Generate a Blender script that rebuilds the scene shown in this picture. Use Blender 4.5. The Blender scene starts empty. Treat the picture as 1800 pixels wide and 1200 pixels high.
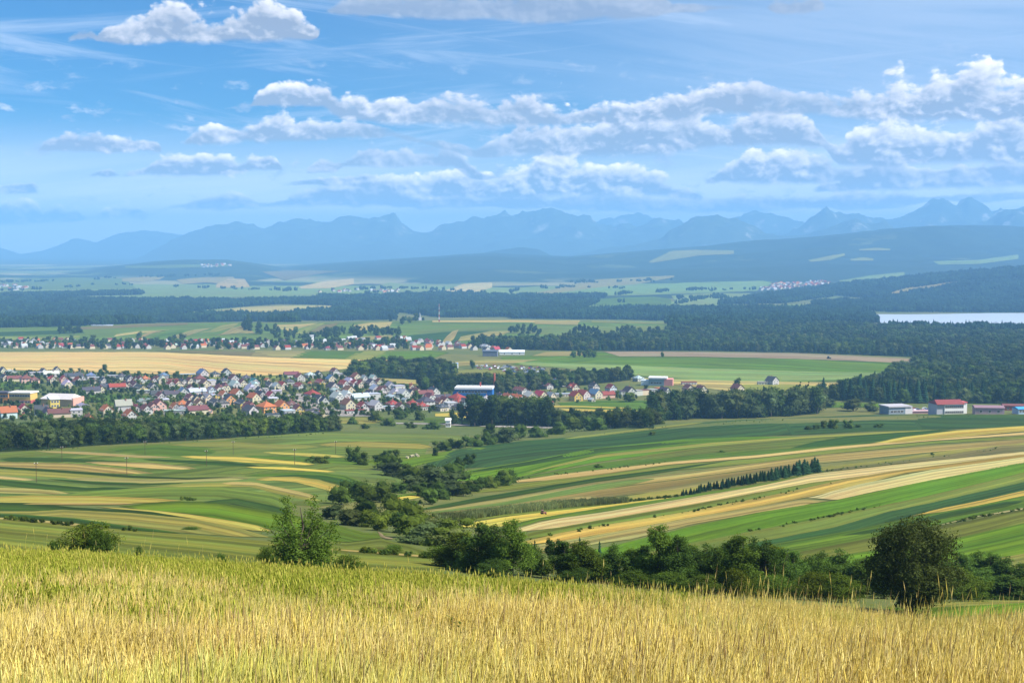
import bpy, bmesh, math, random
import numpy as np
from mathutils import Vector, Matrix

# ---------------------------------------------------------------- camera, sky, sun, exposure
S = bpy.context.scene
COL = S.collection
F_PX, YH = 2500.0, 430.0                     # focal length in photo pixels, row of the eye-level horizon
PITCH = math.atan((600.0 - YH) / F_PX)
cam_d = bpy.data.cameras.new('camera'); cam = bpy.data.objects.new('camera', cam_d); COL.objects.link(cam)
cam_d.lens = 50.0; cam_d.sensor_width = 36.0; cam_d.clip_start = 0.1; cam_d.clip_end = 120000.0
cam.location = (0, 0, 0); cam.rotation_euler = (math.pi / 2 - PITCH, 0, 0)
S.camera = cam
SUN_DIR = Vector((0.66, -0.20, 0.74)).normalized()     # towards the sun
SUN_EL = math.asin(SUN_DIR.z); SUN_AZ = math.atan2(SUN_DIR.x, SUN_DIR.y)
sun_d = bpy.data.lights.new('sun', 'SUN'); sun_d.energy = 5.0; sun_d.angle = math.radians(0.5)
sun_d.color = (1.0, 0.955, 0.88)
sun = bpy.data.objects.new('sun', sun_d); COL.objects.link(sun)
sun.rotation_euler = SUN_DIR.to_track_quat('Z', 'Y').to_euler()
S.view_settings.view_transform = 'Standard'; S.view_settings.look = 'None'
S.view_settings.exposure = 0.85; S.view_settings.gamma = 1.0; S.view_settings.use_curve_mapping = False
S.render.engine = 'CYCLES'
S.cycles.use_denoising = True
S.cycles.max_bounces = 4; S.cycles.diffuse_bounces = 2; S.cycles.glossy_bounces = 1
S.cycles.transmission_bounces = 2; S.cycles.volume_bounces = 2; S.cycles.transparent_max_bounces = 4
S.cycles.use_adaptive_sampling = True; S.cycles.adaptive_threshold = 0.012
S.cycles.caustics_reflective = False; S.cycles.caustics_refractive = False

HAZE_DENSITY = 0.000095
HAZE_COLOR = (0.26, 0.565, 0.96, 1)
SKY_STRENGTH = 0.082
SKY_TINT = (0.09, 0.41, 0.70)


class NT:
    """small helper for node trees: every call returns an output socket"""
    def __init__(self, tree):
        self.t = tree; self.n = tree.nodes; self.l = tree.links

    def put(self, sock, v):
        if hasattr(v, 'is_output') or isinstance(v, bpy.types.NodeSocket):
            self.l.new(v, sock)
        else:
            sock.default_value = v

    def m(self, op, a, b=None, c=None, clamp=False):
        n = self.n.new('ShaderNodeMath'); n.operation = op; n.use_clamp = clamp
        self.put(n.inputs[0], a)
        if b is not None: self.put(n.inputs[1], b)
        if c is not None: self.put(n.inputs[2], c)
        return n.outputs[0]

    def sm(self, v, lo, hi, a=0.0, b=1.0):
        n = self.n.new('ShaderNodeMapRange'); n.interpolation_type = 'SMOOTHSTEP'
        self.put(n.inputs[0], v); self.put(n.inputs[1], lo); self.put(n.inputs[2], hi)
        self.put(n.inputs[3], a); self.put(n.inputs[4], b)
        return n.outputs[0]

    def lin(self, v, lo, hi, a=0.0, b=1.0):
        n = self.n.new('ShaderNodeMapRange')
        self.put(n.inputs[0], v); self.put(n.inputs[1], lo); self.put(n.inputs[2], hi)
        self.put(n.inputs[3], a); self.put(n.inputs[4], b)
        return n.outputs[0]

    def xyz(self, x, y, z):
        n = self.n.new('ShaderNodeCombineXYZ')
        self.put(n.inputs[0], x); self.put(n.inputs[1], y); self.put(n.inputs[2], z)
        return n.outputs[0]

    def sep(self, v):
        n = self.n.new('ShaderNodeSeparateXYZ'); self.put(n.inputs[0], v)
        return n.outputs

    def noise(self, vec, scale, detail=4, rough=0.5, dist=0.0, dims='3D', out=0):
        n = self.n.new('ShaderNodeTexNoise'); n.noise_dimensions = dims
        self.put(n.inputs['Vector'], vec); n.inputs['Scale'].default_value = scale
        n.inputs['Detail'].default_value = detail; n.inputs['Roughness'].default_value = rough
        n.inputs['Distortion'].default_value = dist
        return n.outputs[out]

    def mix(self, f, a, b, mode='MIX'):
        n = self.n.new('ShaderNodeMix'); n.data_type = 'RGBA'; n.blend_type = mode
        self.put(n.inputs[0], f); self.put(n.inputs[6], a); self.put(n.inputs[7], b)
        return n.outputs[2]

    def vm(self, op, a, b):
        n = self.n.new('ShaderNodeVectorMath'); n.operation = op
        self.put(n.inputs[0], a); self.put(n.inputs[1], b)
        return n.outputs[0]

    def curve(self, fac, pts):
        n = self.n.new('ShaderNodeFloatCurve')
        c = n.mapping.curves[0]
        pts = sorted(pts)
        c.points[0].location = pts[0]; c.points[1].location = pts[-1]
        for p in pts[1:-1]: c.points.new(*p)
        for p in c.points: p.handle_type = 'VECTOR'
        n.mapping.update()
        self.put(n.inputs['Value'], fac)
        return n.outputs[0]


def rgb(c): return (c[0], c[1], c[2], 1.0)


# ---- world: Nishita sky with bands of cumulus and cirrus laid out by compass direction and elevation
W = bpy.data.worlds.new('World'); S.world = W; W.use_nodes = True
W.node_tree.nodes.clear()
w = NT(W.node_tree)
sky = w.n.new('ShaderNodeTexSky'); sky.sky_type = 'NISHITA'; sky.sun_disc = False
sky.sun_elevation = SUN_EL; sky.sun_rotation = SUN_AZ
sky.air_density = 1.0; sky.dust_density = 0.6; sky.ozone_density = 2.5; sky.altitude = 700
tc = w.n.new('ShaderNodeTexCoord')
dirv = w.vm('NORMALIZE', tc.outputs['Generated'], (0, 0, 0))
dx, dy, dz = w.sep(dirv)
az = w.m('ARCTAN2', dx, dy)
el = w.m('ARCSINE', dz)
CX = w.m('MULTIPLY_ADD', az, F_PX, 900.0)          # compass bearing and elevation in units of 1/2500 rad
CY = w.m('MULTIPLY_ADD', el, -F_PX, YH)


def bx(x): return 900 + F_PX * math.atan((x - 900) / F_PX)


X0, X1 = bx(-60), bx(1860)
xf = w.m('DIVIDE', w.m('PINGPONG', w.m('SUBTRACT', CX, X0), X1 - X0), X1 - X0)   # the pattern of clouds goes on round the horizon
P = w.vm('MULTIPLY', dirv, (F_PX, F_PX, F_PX))
warp = w.noise(P, 0.012, 3, 0.55, out=1)
wx, wy, wz = w.sep(w.vm('SUBTRACT', warp, (0.5, 0.5, 0.5)))
P2 = w.vm('ADD', P, w.vm('MULTIPLY', w.vm('SUBTRACT', warp, (0.5, 0.5, 0.5)), (26, 26, 26)))


def puff(vec):
    a = w.noise(vec, 0.0105, 7, 0.57)
    v = w.n.new('ShaderNodeTexVoronoi'); v.feature = 'SMOOTH_F1'; v.inputs['Scale'].default_value = 0.030
    v.inputs['Smoothness'].default_value = 0.5; v.inputs['Detail'].default_value = 2.0
    v.inputs['Roughness'].default_value = 0.55
    w.put(v.inputs['Vector'], vec)
    b = w.m('MULTIPLY_ADD', v.outputs['Distance'], -1.0, 0.50)
    return w.m('ADD', w.m('MULTIPLY', w.m('SUBTRACT', a, 0.5), 3.2), w.m('MULTIPLY', b, 0.55))


PS = w.vm('MULTIPLY', P2, (1.0, 1.0, 1.55))
n0 = puff(PS)
n1 = puff(w.vm('ADD', PS, (6.0, -2.0, 10.0)))       # the same field a little towards the sun
n2 = puff(w.vm('ADD', PS, (14.0, -5.0, 30.0)))      # and further towards it
relief = w.m('ADD', w.m('MULTIPLY', w.m('SUBTRACT', n0, n1), 0.55), w.m('MULTIPLY', w.m('SUBTRACT', n0, n2), 0.30))
CYW = w.m('MULTIPLY_ADD', wy, 10.0, CY)

# clouds of each band: (x, base row, height, brightness) knots
BANDS = [
    [  # far bank above the mountains
        (0, 386, 30, .85), (40, 386, 36, .9), (70, 386, 26, .8), (74, 386, 10, .7), (100, 386, 32, .9), (140, 385, 22, .8), (150, 384, 4, .5),
        (176, 379, 4, 1), (190, 379, 18, 1), (232, 378, 34, 1), (250, 378, 24, 1), (258, 378, 3, .6), (300, 362, 4, .4), (350, 362, 24, .5), (430, 361, 24, .5),
        (470, 360, 12, .5), (520, 360, 34, .6), (600, 357, 46, .75), (660, 357, 30, .6), (700, 360, 20, .5), (860, 360, 18, .5), (1000, 362, 16, .4), (1100, 368, 28, .45), (1200, 368, 30, .5), (1300, 368, 22, .4),
        (1490, 362, 26, .5), (1510, 362, 30, .6), (1540, 362, 20, .4), (1650, 350, 10, .3), (1860, 345, 16, .3)],
    [  # low ragged row
        (-60, 332, 8, .8), (20, 331, 13, .9), (62, 331, 12, .9), (75, 331, 0, .6), (480, 320, 0, .5), (560, 322, 12, .7), (600, 320, 14, .7), (640, 322, 20, .7), (670, 346, 38, .8), (760, 347, 52, .95), (800, 347, 60, .95), (850, 347, 46, .9), (890, 347, 58, 1.),
        (935, 346, 72, 1.), (985, 345, 76, 1.), (1015, 343, 66, .9), (1060, 340, 46, .8), (1110, 338, 48, .85), (1160, 345, 42, .8), (1210, 346, 24, .6), (1240, 346, 0, .5), (1420, 330, 0, .4), (1500, 330, 34, .5), (1600, 328, 44, .55), (1720, 326, 50, .5), (1860, 324, 54, .5)],
    [  # middle row
        (155, 306, 0, .8), (170, 306, 10, .95), (195, 306, 13, .95), (218, 306, 2, .8), (238, 305, 12, .8), (268, 305, 30, .9), (300, 305, 40, 1), (330, 305, 36, .95), (370, 305, 34, .9), (415, 304, 32, .95), (428, 300, 30, 1), (450, 296, 36, 1), (475, 295, 34, 1), (492, 294, 14, .9), (500, 294, 0, .6),
        (540, 299, 2, .6), (566, 299, 32, .75), (590, 299, 22, .7), (604, 290, 12, .5), (650, 288, 36, .55), (720, 287, 36, .5), (800, 288, 28, .5), (830, 310, 24, .8), (850, 310, 6, .6), (1000, 300, 0, .5),
        (1235, 318, 0, .6), (1262, 318, 26, .8), (1300, 318, 44, .95), (1322, 318, 60, 1.), (1350, 318, 50, .95), (1390, 318, 52, 1.), (1420, 317, 46, 1.), (1450, 316, 30, .7), (1500, 314, 24, .6), (1560, 312, 18, .5), (1860, 300, 20, .4)],
    [  # second bank
        (70, 262, 0, .6), (85, 262, 20, .7), (130, 262, 34, .7), (180, 262, 30, .65), (205, 263, 24, .8), (245, 263, 28, .95), (275, 262, 24, .9), (290, 262, 0, .6),
        (325, 247, 0, .7), (345, 247, 22, .8), (390, 247, 38, .85), (430, 247, 40, .85), (480, 246, 58, .95), (510, 245, 48, .9), (560, 243, 34, .75), (640, 236, 26, .6), (680, 232, 6, .4), (840, 268, 8, .4), (880, 270, 24, .5), (910, 272, 62, .7), (960, 274, 84, .75), (1000, 275, 92, .85), (1050, 275, 90, .9), (1100, 274, 86, .9), (1160, 270, 78, .75),
        (1220, 262, 66, .75), (1260, 256, 50, .8), (1330, 252, 52, .85), (1400, 250, 48, .9), (1430, 249, 26, .8), (1445, 249, 4, .5), (1470, 286, 20, .6), (1500, 288, 52, .85), (1525, 289, 62, .95), (1560, 289, 54, .8), (1600, 289, 70, .9), (1650, 288, 82, .95), (1700, 286, 78, .9), (1750, 284, 78, .9), (1800, 282, 68, .85), (1860, 280, 60, .8)],
    [  # first bank
        (440, 182, 0, .9), (455, 182, 18, .9), (490, 182, 34, .95), (535, 184, 46, 1.), (575, 188, 44, .95), (600, 206, 36, .9), (640, 208, 46, 1.), (690, 209, 42, .9), (730, 211, 44, .75), (790, 214, 48, .75), (860, 216, 52, .7), (910, 216, 50, .75), (950, 216, 36, .85), (984, 216, 22, .8),
        (1000, 216, 30, .9), (1040, 216, 36, 1.), (1090, 216, 36, 1.), (1130, 214, 36, .9), (1165, 212, 50, .95), (1195, 206, 40, .8), (1240, 200, 52, .9), (1265, 198, 60, 1), (1300, 196, 44, .8), (1345, 194, 38, .45), (1400, 194, 22, .45), (1440, 198, 34, .5), (1490, 204, 52, .7), (1530, 210, 62, .9), (1570, 212, 78, 1.), (1605, 213, 96, 1.1), (1650, 214, 92, 1.1), (1690, 214, 82, 1.), (1720, 215, 88, 1.05), (1755, 215, 84, 1.), (1800, 216, 90, 1.05), (1860, 216, 80, 1.)],
    [  # highest band
        (125, 66, 0, .45), (150, 66, 20, .5), (172, 64, 14, .45), (180, 68, 8, .9), (190, 70, 26, 1), (215, 71, 36, 1.), (250, 71, 52, 1.1), (280, 71, 62, 1.1), (305, 71, 66, 1.15), (345, 71, 56, 1.05), (375, 71, 54, 1.), (410, 71, 62, 1.1), (445, 71, 70, 1.15), (485, 71, 66, 1.1), (520, 70, 52, 1), (545, 68, 36, 1.), (560, 64, 16, .9), (566, 60, 0, .6),
        (575, 16, 0, .4), (600, 20, 24, .4), (700, 26, 40, .42), (850, 30, 48, .4), (960, 33, 50, .36), (1080, 32, 48, .34), (1150, 24, 40, .36), (1180, 14, 10, .4), (1340, 10, 0, .35), (1365, 22, 28, .3), (1400, 20, 30, .3), (1432, 10, 16, .3), (1445, 6, 0, .3)],
]


def fx(x): return (bx(x) - X0) / (X1 - X0)


def row_el(x, y):
    """photo pixel -> its elevation, in the units of CY"""
    cx = (x - 900) / F_PX; cy = (600 - y) / F_PX
    fy = math.cos(PITCH) + cy * math.sin(PITCH); fz = cy * math.cos(PITCH) - math.sin(PITCH)
    return YH - F_PX * math.atan2(fz, math.hypot(cx, fy))



white = w.mix(w.lin(CY, 60, 380), (0.80, 0.755, 0.73, 1), (1.60, 1.40, 1.26, 1))
lit = w.m('MULTIPLY_ADD', relief, 1.0, 0.0)
base_col = w.mix(w.lin(CY, 40, 380), (0.205, 0.23, 0.295, 1), (0.225, 0.265, 0.335, 1))
skycol = w.mix(1.0, sky.outputs[0], rgb(SKY_TINT), 'MULTIPLY')
skyrad = w.vm('MULTIPLY', skycol, (SKY_STRENGTH,) * 3)

# cirrus: long streaks, denser to the right
cirP = w.xyz(w.m('MULTIPLY_ADD', CY, 0.9, w.m('MULTIPLY', CX, 0.10)), w.m('MULTIPLY', CX, 0.045), 3.3)
cirP2 = w.xyz(w.m('MULTIPLY_ADD', CY, 1.0, w.m('MULTIPLY', CX, -0.14)), w.m('MULTIPLY', CX, 0.075), 9.1)
c1 = w.noise(cirP, 0.022, 5, 0.6, 0.4)
c2 = w.noise(cirP2, 0.020, 5, 0.62, 0.6)
cdens = w.curve(xf, [(fx(-60), .30), (fx(300), .36), (fx(600), .44), (fx(800), .55), (fx(1000), .60), (fx(1200), .66), (fx(1400), .84), (fx(1600), .95), (fx(1860), 1.)])
cvert = w.sm(CY, -250, 60, 0.75, 1.0)
ca = w.m('MULTIPLY', w.m('MULTIPLY', w.sm(w.m('MAXIMUM', c1, c2), w.m('MULTIPLY_ADD', cdens, -0.36, 0.62), 0.74), w.m('MULTIPLY_ADD', cdens, 0.30, 0.62)), cvert)
veil = w.m('MULTIPLY', w.curve(xf, [(fx(-60), .02), (fx(500), .06), (fx(1000), .30), (fx(1300), .62), (fx(1600), .72), (fx(1860), .72)]), w.sm(c2, 0.25, 0.6, 0.55, 1.0))
low_veil = w.m('MULTIPLY', w.sm(CY, 180, 370, 0.0, 0.96), w.sm(c1, 0.3, 0.6, 0.7, 1.0))
ca = w.m('MAXIMUM', ca, w.m('MAXIMUM', veil, low_veil))
col = w.mix(ca, skyrad, w.mix(w.lin(CY, 200, 400), (0.34, 0.41, 0.53, 1), (1.0, 0.98, 0.95, 1)))

# broken cumulus higher up, outside the bands, so that the sky overhead goes on like the sky in view
over = w.xyz(w.m('DIVIDE', dx, w.m('MAXIMUM', dz, 0.05)), w.m('DIVIDE', dy, w.m('MAXIMUM', dz, 0.05)), 0.7)
on = w.noise(over, 0.9, 6, 0.55)
oa = w.m('MULTIPLY', w.sm(on, 0.54, 0.66), w.sm(el, 0.22, 0.34))
col = w.mix(oa, col, w.mix(w.sm(on, 0.55, 0.72), (0.58, 0.57, 0.57, 1), (0.26, 0.29, 0.36, 1)))

# scraps of small cumulus between the banks
sc_ = w.noise(w.vm('MULTIPLY', P2, (1.0, 1.0, 2.2)), 0.017, 6, 0.55)
sa = w.m('MULTIPLY', w.sm(sc_, 0.56, 0.70, 0.0, 0.75), w.m('MULTIPLY', w.sm(CY, 60, 220), w.sm(CY, 400, 330)))
col = w.mix(sa, col, w.mix(w.m('ADD', w.sm(relief, -0.3, 0.5), 0.0, clamp=True), (0.26, 0.32, 0.43, 1), (0.62, 0.62, 0.64, 1)))
for i, band in enumerate(BANDS):
    hs = w.curve(xf, [(fx(x), min(0.99, (1.12 if x < 900 else 1.28) * (row_el(x, b) - row_el(x, b - h)) / 100.0)) for x, b, h, v in band])
    bs = w.curve(xf, [(fx(x), row_el(x, b) / 450.0) for x, b, h, v in band])
    vs = w.curve(xf, [(fx(x), min(1.0, (v + (0.22 if i < 2 else 0.0)) / 1.25)) for x, b, h, v in band])
    H = w.m('MULTIPLY', hs, 100.0)
    up = w.m('SUBTRACT', w.m('MULTIPLY', bs, 450.0), CYW)          # height over the cloud base
    br = w.m('MULTIPLY', vs, 1.25)
    amp = w.m('MULTIPLY_ADD', H, 0.62, 3.0)
    top = w.m('MULTIPLY_ADD', n0, amp, H)
    d_top = w.m('DIVIDE', w.m('SUBTRACT', top, up), w.m('MULTIPLY_ADD', H, 0.20, 4.0))
    d_bot = w.m('DIVIDE', w.m('MULTIPLY_ADD', n0, 7.0, w.m('ADD', up, 10.0)), w.m('MULTIPLY_ADD', H, 0.14, 3.0))
    dens = w.m('MULTIPLY', w.sm(d_top, 0.0, 1.0), w.sm(d_bot, 0.0, 1.0))
    dens = w.m('MULTIPLY', dens, w.sm(H, 1.0, 10.0))
    alpha = w.m('MULTIPLY', dens, w.sm(br, 0.2, 0.8, 0.72, 0.99))
    rel = w.m('DIVIDE', up, w.m('MAXIMUM', top, 6.0))
    lum = w.m('ADD', w.sm(rel, 0.28, 1.10, 0.06, 0.70), lit)
    lum = w.m('MULTIPLY', w.m('MAXIMUM', lum, 0.0), br, clamp=True)
    ccol = w.mix(lum, base_col, white)
    col = w.mix(alpha, col, ccol)
bg = w.n.new('ShaderNodeBackground'); w.put(bg.inputs[0], col); bg.inputs[1].default_value = 1.0
wo = w.n.new('ShaderNodeOutputWorld'); w.l.new(bg.outputs[0], wo.inputs[0])
W.cycles.sampling_method = 'NONE'

# ---------------------------------------------------------------- helpers
RNG = np.random.default_rng(7)
random.seed(7)


def px_dir(x, y):
    """photo pixel -> (X/Y, Z/Y) of its line of sight"""
    cx = (np.asarray(x, float) - 900) / F_PX; cy = (600 - np.asarray(y, float)) / F_PX
    den = math.cos(PITCH) + cy * math.sin(PITCH)
    return cx / den, (cy * math.cos(PITCH) - math.sin(PITCH)) / den


def hash2(ix, iy, seed):
    h = (ix.astype(np.int64) * 374761393 + iy.astype(np.int64) * 668265263 + seed * 974634777) & 0xFFFFFFFF
    h = ((h ^ (h >> 13)) * 1274126177) & 0xFFFFFFFF
    h = h ^ (h >> 16)
    return (h & 0xFFFFFF) / float(0xFFFFFF)


def vnoise(x, y, seed=0):
    x = np.asarray(x, float); y = np.asarray(y, float)
    ix = np.floor(x); iy = np.floor(y); fx_ = x - ix; fy_ = y - iy
    u = fx_ * fx_ * (3 - 2 * fx_); v = fy_ * fy_ * (3 - 2 * fy_)
    a = hash2(ix, iy, seed); b = hash2(ix + 1, iy, seed); c = hash2(ix, iy + 1, seed); d = hash2(ix + 1, iy + 1, seed)
    return (a + (b - a) * u) * (1 - v) + (c + (d - c) * u) * v


def fbm(x, y, seed=0, octs=5, gain=0.5):
    s = 0.0; a = 1.0; t = 0.0
    for o in range(octs):
        s = s + a * (vnoise(x * 2 ** o, y * 2 ** o, seed + o * 17) * 2 - 1); t += a; a *= gain
    return s / t


def ridged(x, y, seed=0, octs=5):
    s = 0.0; a = 1.0; t = 0.0
    for o in range(octs):
        s = s + a * (1 - np.abs(vnoise(x * 2 ** o, y * 2 ** o, seed + o * 17) * 2 - 1)); t += a; a *= 0.5
    return s / t


def pchip(xk, yk, x):
    xk = np.asarray(xk, float); yk = np.asarray(yk, float); h = np.diff(xk); dl = np.diff(yk) / h
    m = np.zeros_like(yk)
    m[0] = dl[0]; m[-1] = dl[-1]
    for i in range(1, len(xk) - 1):
        if dl[i - 1] * dl[i] > 0:
            w1 = 2 * h[i] + h[i - 1]; w2 = h[i] + 2 * h[i - 1]
            m[i] = (w1 + w2) / (w1 / dl[i - 1] + w2 / dl[i])
    x = np.clip(x, xk[0], xk[-1])
    i = np.clip(np.searchsorted(xk, x) - 1, 0, len(xk) - 2)
    t = (x - xk[i]) / h[i]
    return ((2 * t ** 3 - 3 * t ** 2 + 1) * yk[i] + (t ** 3 - 2 * t ** 2 + t) * h[i] * m[i]
            + (-2 * t ** 3 + 3 * t ** 2) * yk[i + 1] + (t ** 3 - t ** 2) * h[i] * m[i + 1])


def mesh_np(name, V, Fc, mats, midx=None, smooth=False, attrs=None, uv=None):
    """mesh from numpy arrays; all faces with the same number of corners"""
    me = bpy.data.meshes.new(name)
    V = np.asarray(V, np.float32); Fc = np.asarray(Fc, np.int32)
    n, k = Fc.shape
    me.vertices.add(len(V)); me.vertices.foreach_set('co', V.ravel())
    me.loops.add(n * k); me.loops.foreach_set('vertex_index', Fc.ravel())
    me.polygons.add(n); me.polygons.foreach_set('loop_start', np.arange(0, n * k, k, dtype=np.int32))
    me.update(calc_edges=True)
    for m in (mats if isinstance(mats, (list, tuple)) else [mats]): me.materials.append(m)
    if midx is not None: me.polygons.foreach_set('material_index', np.asarray(midx, np.int32))
    if smooth: me.polygons.foreach_set('use_smooth', np.ones(n, bool))
    for an, av in (attrs or {}).items():
        a = me.attributes.new(an, 'FLOAT', 'POINT'); a.data.foreach_set('value', np.asarray(av, np.float32).ravel())
    if uv is not None:
        l = me.uv_layers.new(name='UVMap'); l.data.foreach_set('uv', np.asarray(uv, np.float32)[Fc.ravel()].ravel())
    me.update()
    return me


def link(name, me, loc=(0, 0, 0), rz=0.0, sc=None, parent=None, color=None):
    o = bpy.data.objects.new(name, me); COL.objects.link(o)
    o.location = loc; o.rotation_euler = (0, 0, rz)
    if sc is not None: o.scale = sc if hasattr(sc, '__len__') else (sc, sc, sc)
    if parent is not None: o.parent = parent
    if color is not None: o.color = rgb(color)
    return o


def tag(o, label=None, cat=None, group=None, kind=None):
    if label: o['label'] = label
    if cat: o['category'] = cat
    if group: o['group'] = group
    if kind: o['kind'] = kind
    return o


def material(name):
    m = bpy.data.materials.new(name); m.use_nodes = True
    nt = NT(m.node_tree)
    b = m.node_tree.nodes['Principled BSDF']
    b.inputs['Roughness'].default_value = 0.9
    b.inputs['Specular IOR Level'].default_value = 0.1
    return m, nt, b


# ---------------------------------------------------------------- the lie of the land: one height table over bearing and distance
NU, ND = 601, 1500
US = np.linspace(-0.66, 0.66, NU); LD = np.linspace(math.log(0.4), math.log(42000.0), ND); DS = np.exp(LD)
FAR = [(5600, 522), (7200, 503), (9500, 488), (13000, 470), (42000, 446)]
COLS = [   # photo column, distance of the brow, row of the brow, then (distance, row at which the ground is seen)
    (0, 35, 963, [(100, 978), (180, 932), (260, 893), (360, 853), (450, 822), (540, 797), (700, 768), (850, 749), (1000, 732), (1150, 707), (1300, 685), (1500, 658), (1800, 627), (2050, 615), (2300, 606), (2700, 580), (3000, 570), (3300, 574), (4200, 549)]),
    (450, 32, 988, [(100, 992), (180, 938), (260, 896), (360, 855), (450, 824), (540, 800), (700, 770), (850, 750), (1000, 731), (1150, 706), (1300, 685), (1500, 658), (1800, 627), (2050, 615), (2300, 606), (2700, 580), (3000, 566), (3300, 570), (4200, 549)]),
    (900, 26, 1014, [(110, 1022), (150, 990), (210, 942), (300, 900), (400, 862), (570, 807), (720, 777), (800, 764), (900, 753), (1000, 736), (1150, 712), (1300, 690), (1500, 662), (1650, 645), (1900, 622), (2300, 602), (2700, 578), (3000, 562), (3300, 570), (4200, 549)]),
    (1350, 20, 1053, [(110, 1052), (150, 1036), (200, 1000), (260, 955), (330, 905), (430, 858), (560, 810), (700, 773), (860, 735), (950, 741), (1100, 718), (1300, 688), (1500, 664), (1700, 645), (1900, 628), (2150, 617), (2300, 612), (2700, 588), (3000, 575), (3500, 563), (4200, 549)]),
    (1800, 17, 1088, [(110, 1066), (150, 1056), (200, 1015), (260, 965), (330, 910), (430, 860), (560, 805), (700, 765), (820, 740), (900, 727), (1000, 730), (1150, 716), (1300, 695), (1500, 670), (1900, 632), (2300, 606), (2700, 588), (3000, 580), (3500, 569), (4200, 550)]),
]
H_CROP = 0.80


def build_column(x, db, yb, kn):
    u, tb = px_dir(x, yb)
    tb = -float(tb); k = H_CROP / db ** 2; s = tb - 2 * math.sqrt(H_CROP * k)
    ks = [(d, -(1.66 / d + s + k * d)) for d in (0.4, 0.6, 1, 1.7, 3, 5, 8, 12, 17, 22, 28, 36, 48, 60)]
    for d, y in kn + FAR: ks.append((d, float(px_dir(x, y)[1])))
    lk = np.log([a for a, b in ks]); tk = np.array([b for a, b in ks])
    near = LD < math.log(60.0)
    t = pchip(lk, tk, LD)
    t[near] = -(1.66 / DS[near] + s + k * DS[near])
    return float(u), t


cc = [build_column(*c) for c in COLS]
uk = [cc[0][0] * 1.9] + [c[0] for c in cc] + [cc[-1][0] * 1.9]
tk = np.array([cc[0][1]] + [c[1] for c in cc] + [cc[-1][1]])
TAB = np.zeros((NU, ND))
# monotone cubic across the bearings, distance by distance
_uk = np.array(uk); _h = np.diff(_uk)[:, None]; _dl = np.diff(tk, axis=0) / _h
_m = np.zeros_like(tk)
_m[1:-1] = np.where(_dl[:-1] * _dl[1:] > 0, 2 * _dl[:-1] * _dl[1:] / (_dl[:-1] + _dl[1:] + 1e-30), 0)
for i, u in enumerate(US):
    j = int(np.clip(np.searchsorted(_uk, u) - 1, 0, len(_uk) - 2)); uu = np.clip(u, _uk[0], _uk[-1])
    hh = _uk[j + 1] - _uk[j]; t = (uu - _uk[j]) / hh
    TAB[i] = ((2 * t ** 3 - 3 * t ** 2 + 1) * tk[j] + (t ** 3 - 2 * t ** 2 + t) * hh * _m[j]
              + (-2 * t ** 3 + 3 * t ** 2) * tk[j + 1] + (t ** 3 - t ** 2) * hh * _m[j + 1])
UU, DD = np.meshgrid(US, DS, indexing='ij')
XX = UU * DD
ZT = TAB * DD
# small undulation of the fields
und = (vnoise(XX / 160.0, DD / 160.0, 3) - 0.5) * np.clip((DD - 120) / 300, 0, 1) * np.clip((1500 - DD) / 700, 0, 1) * 3.0
ZT += und
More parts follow.
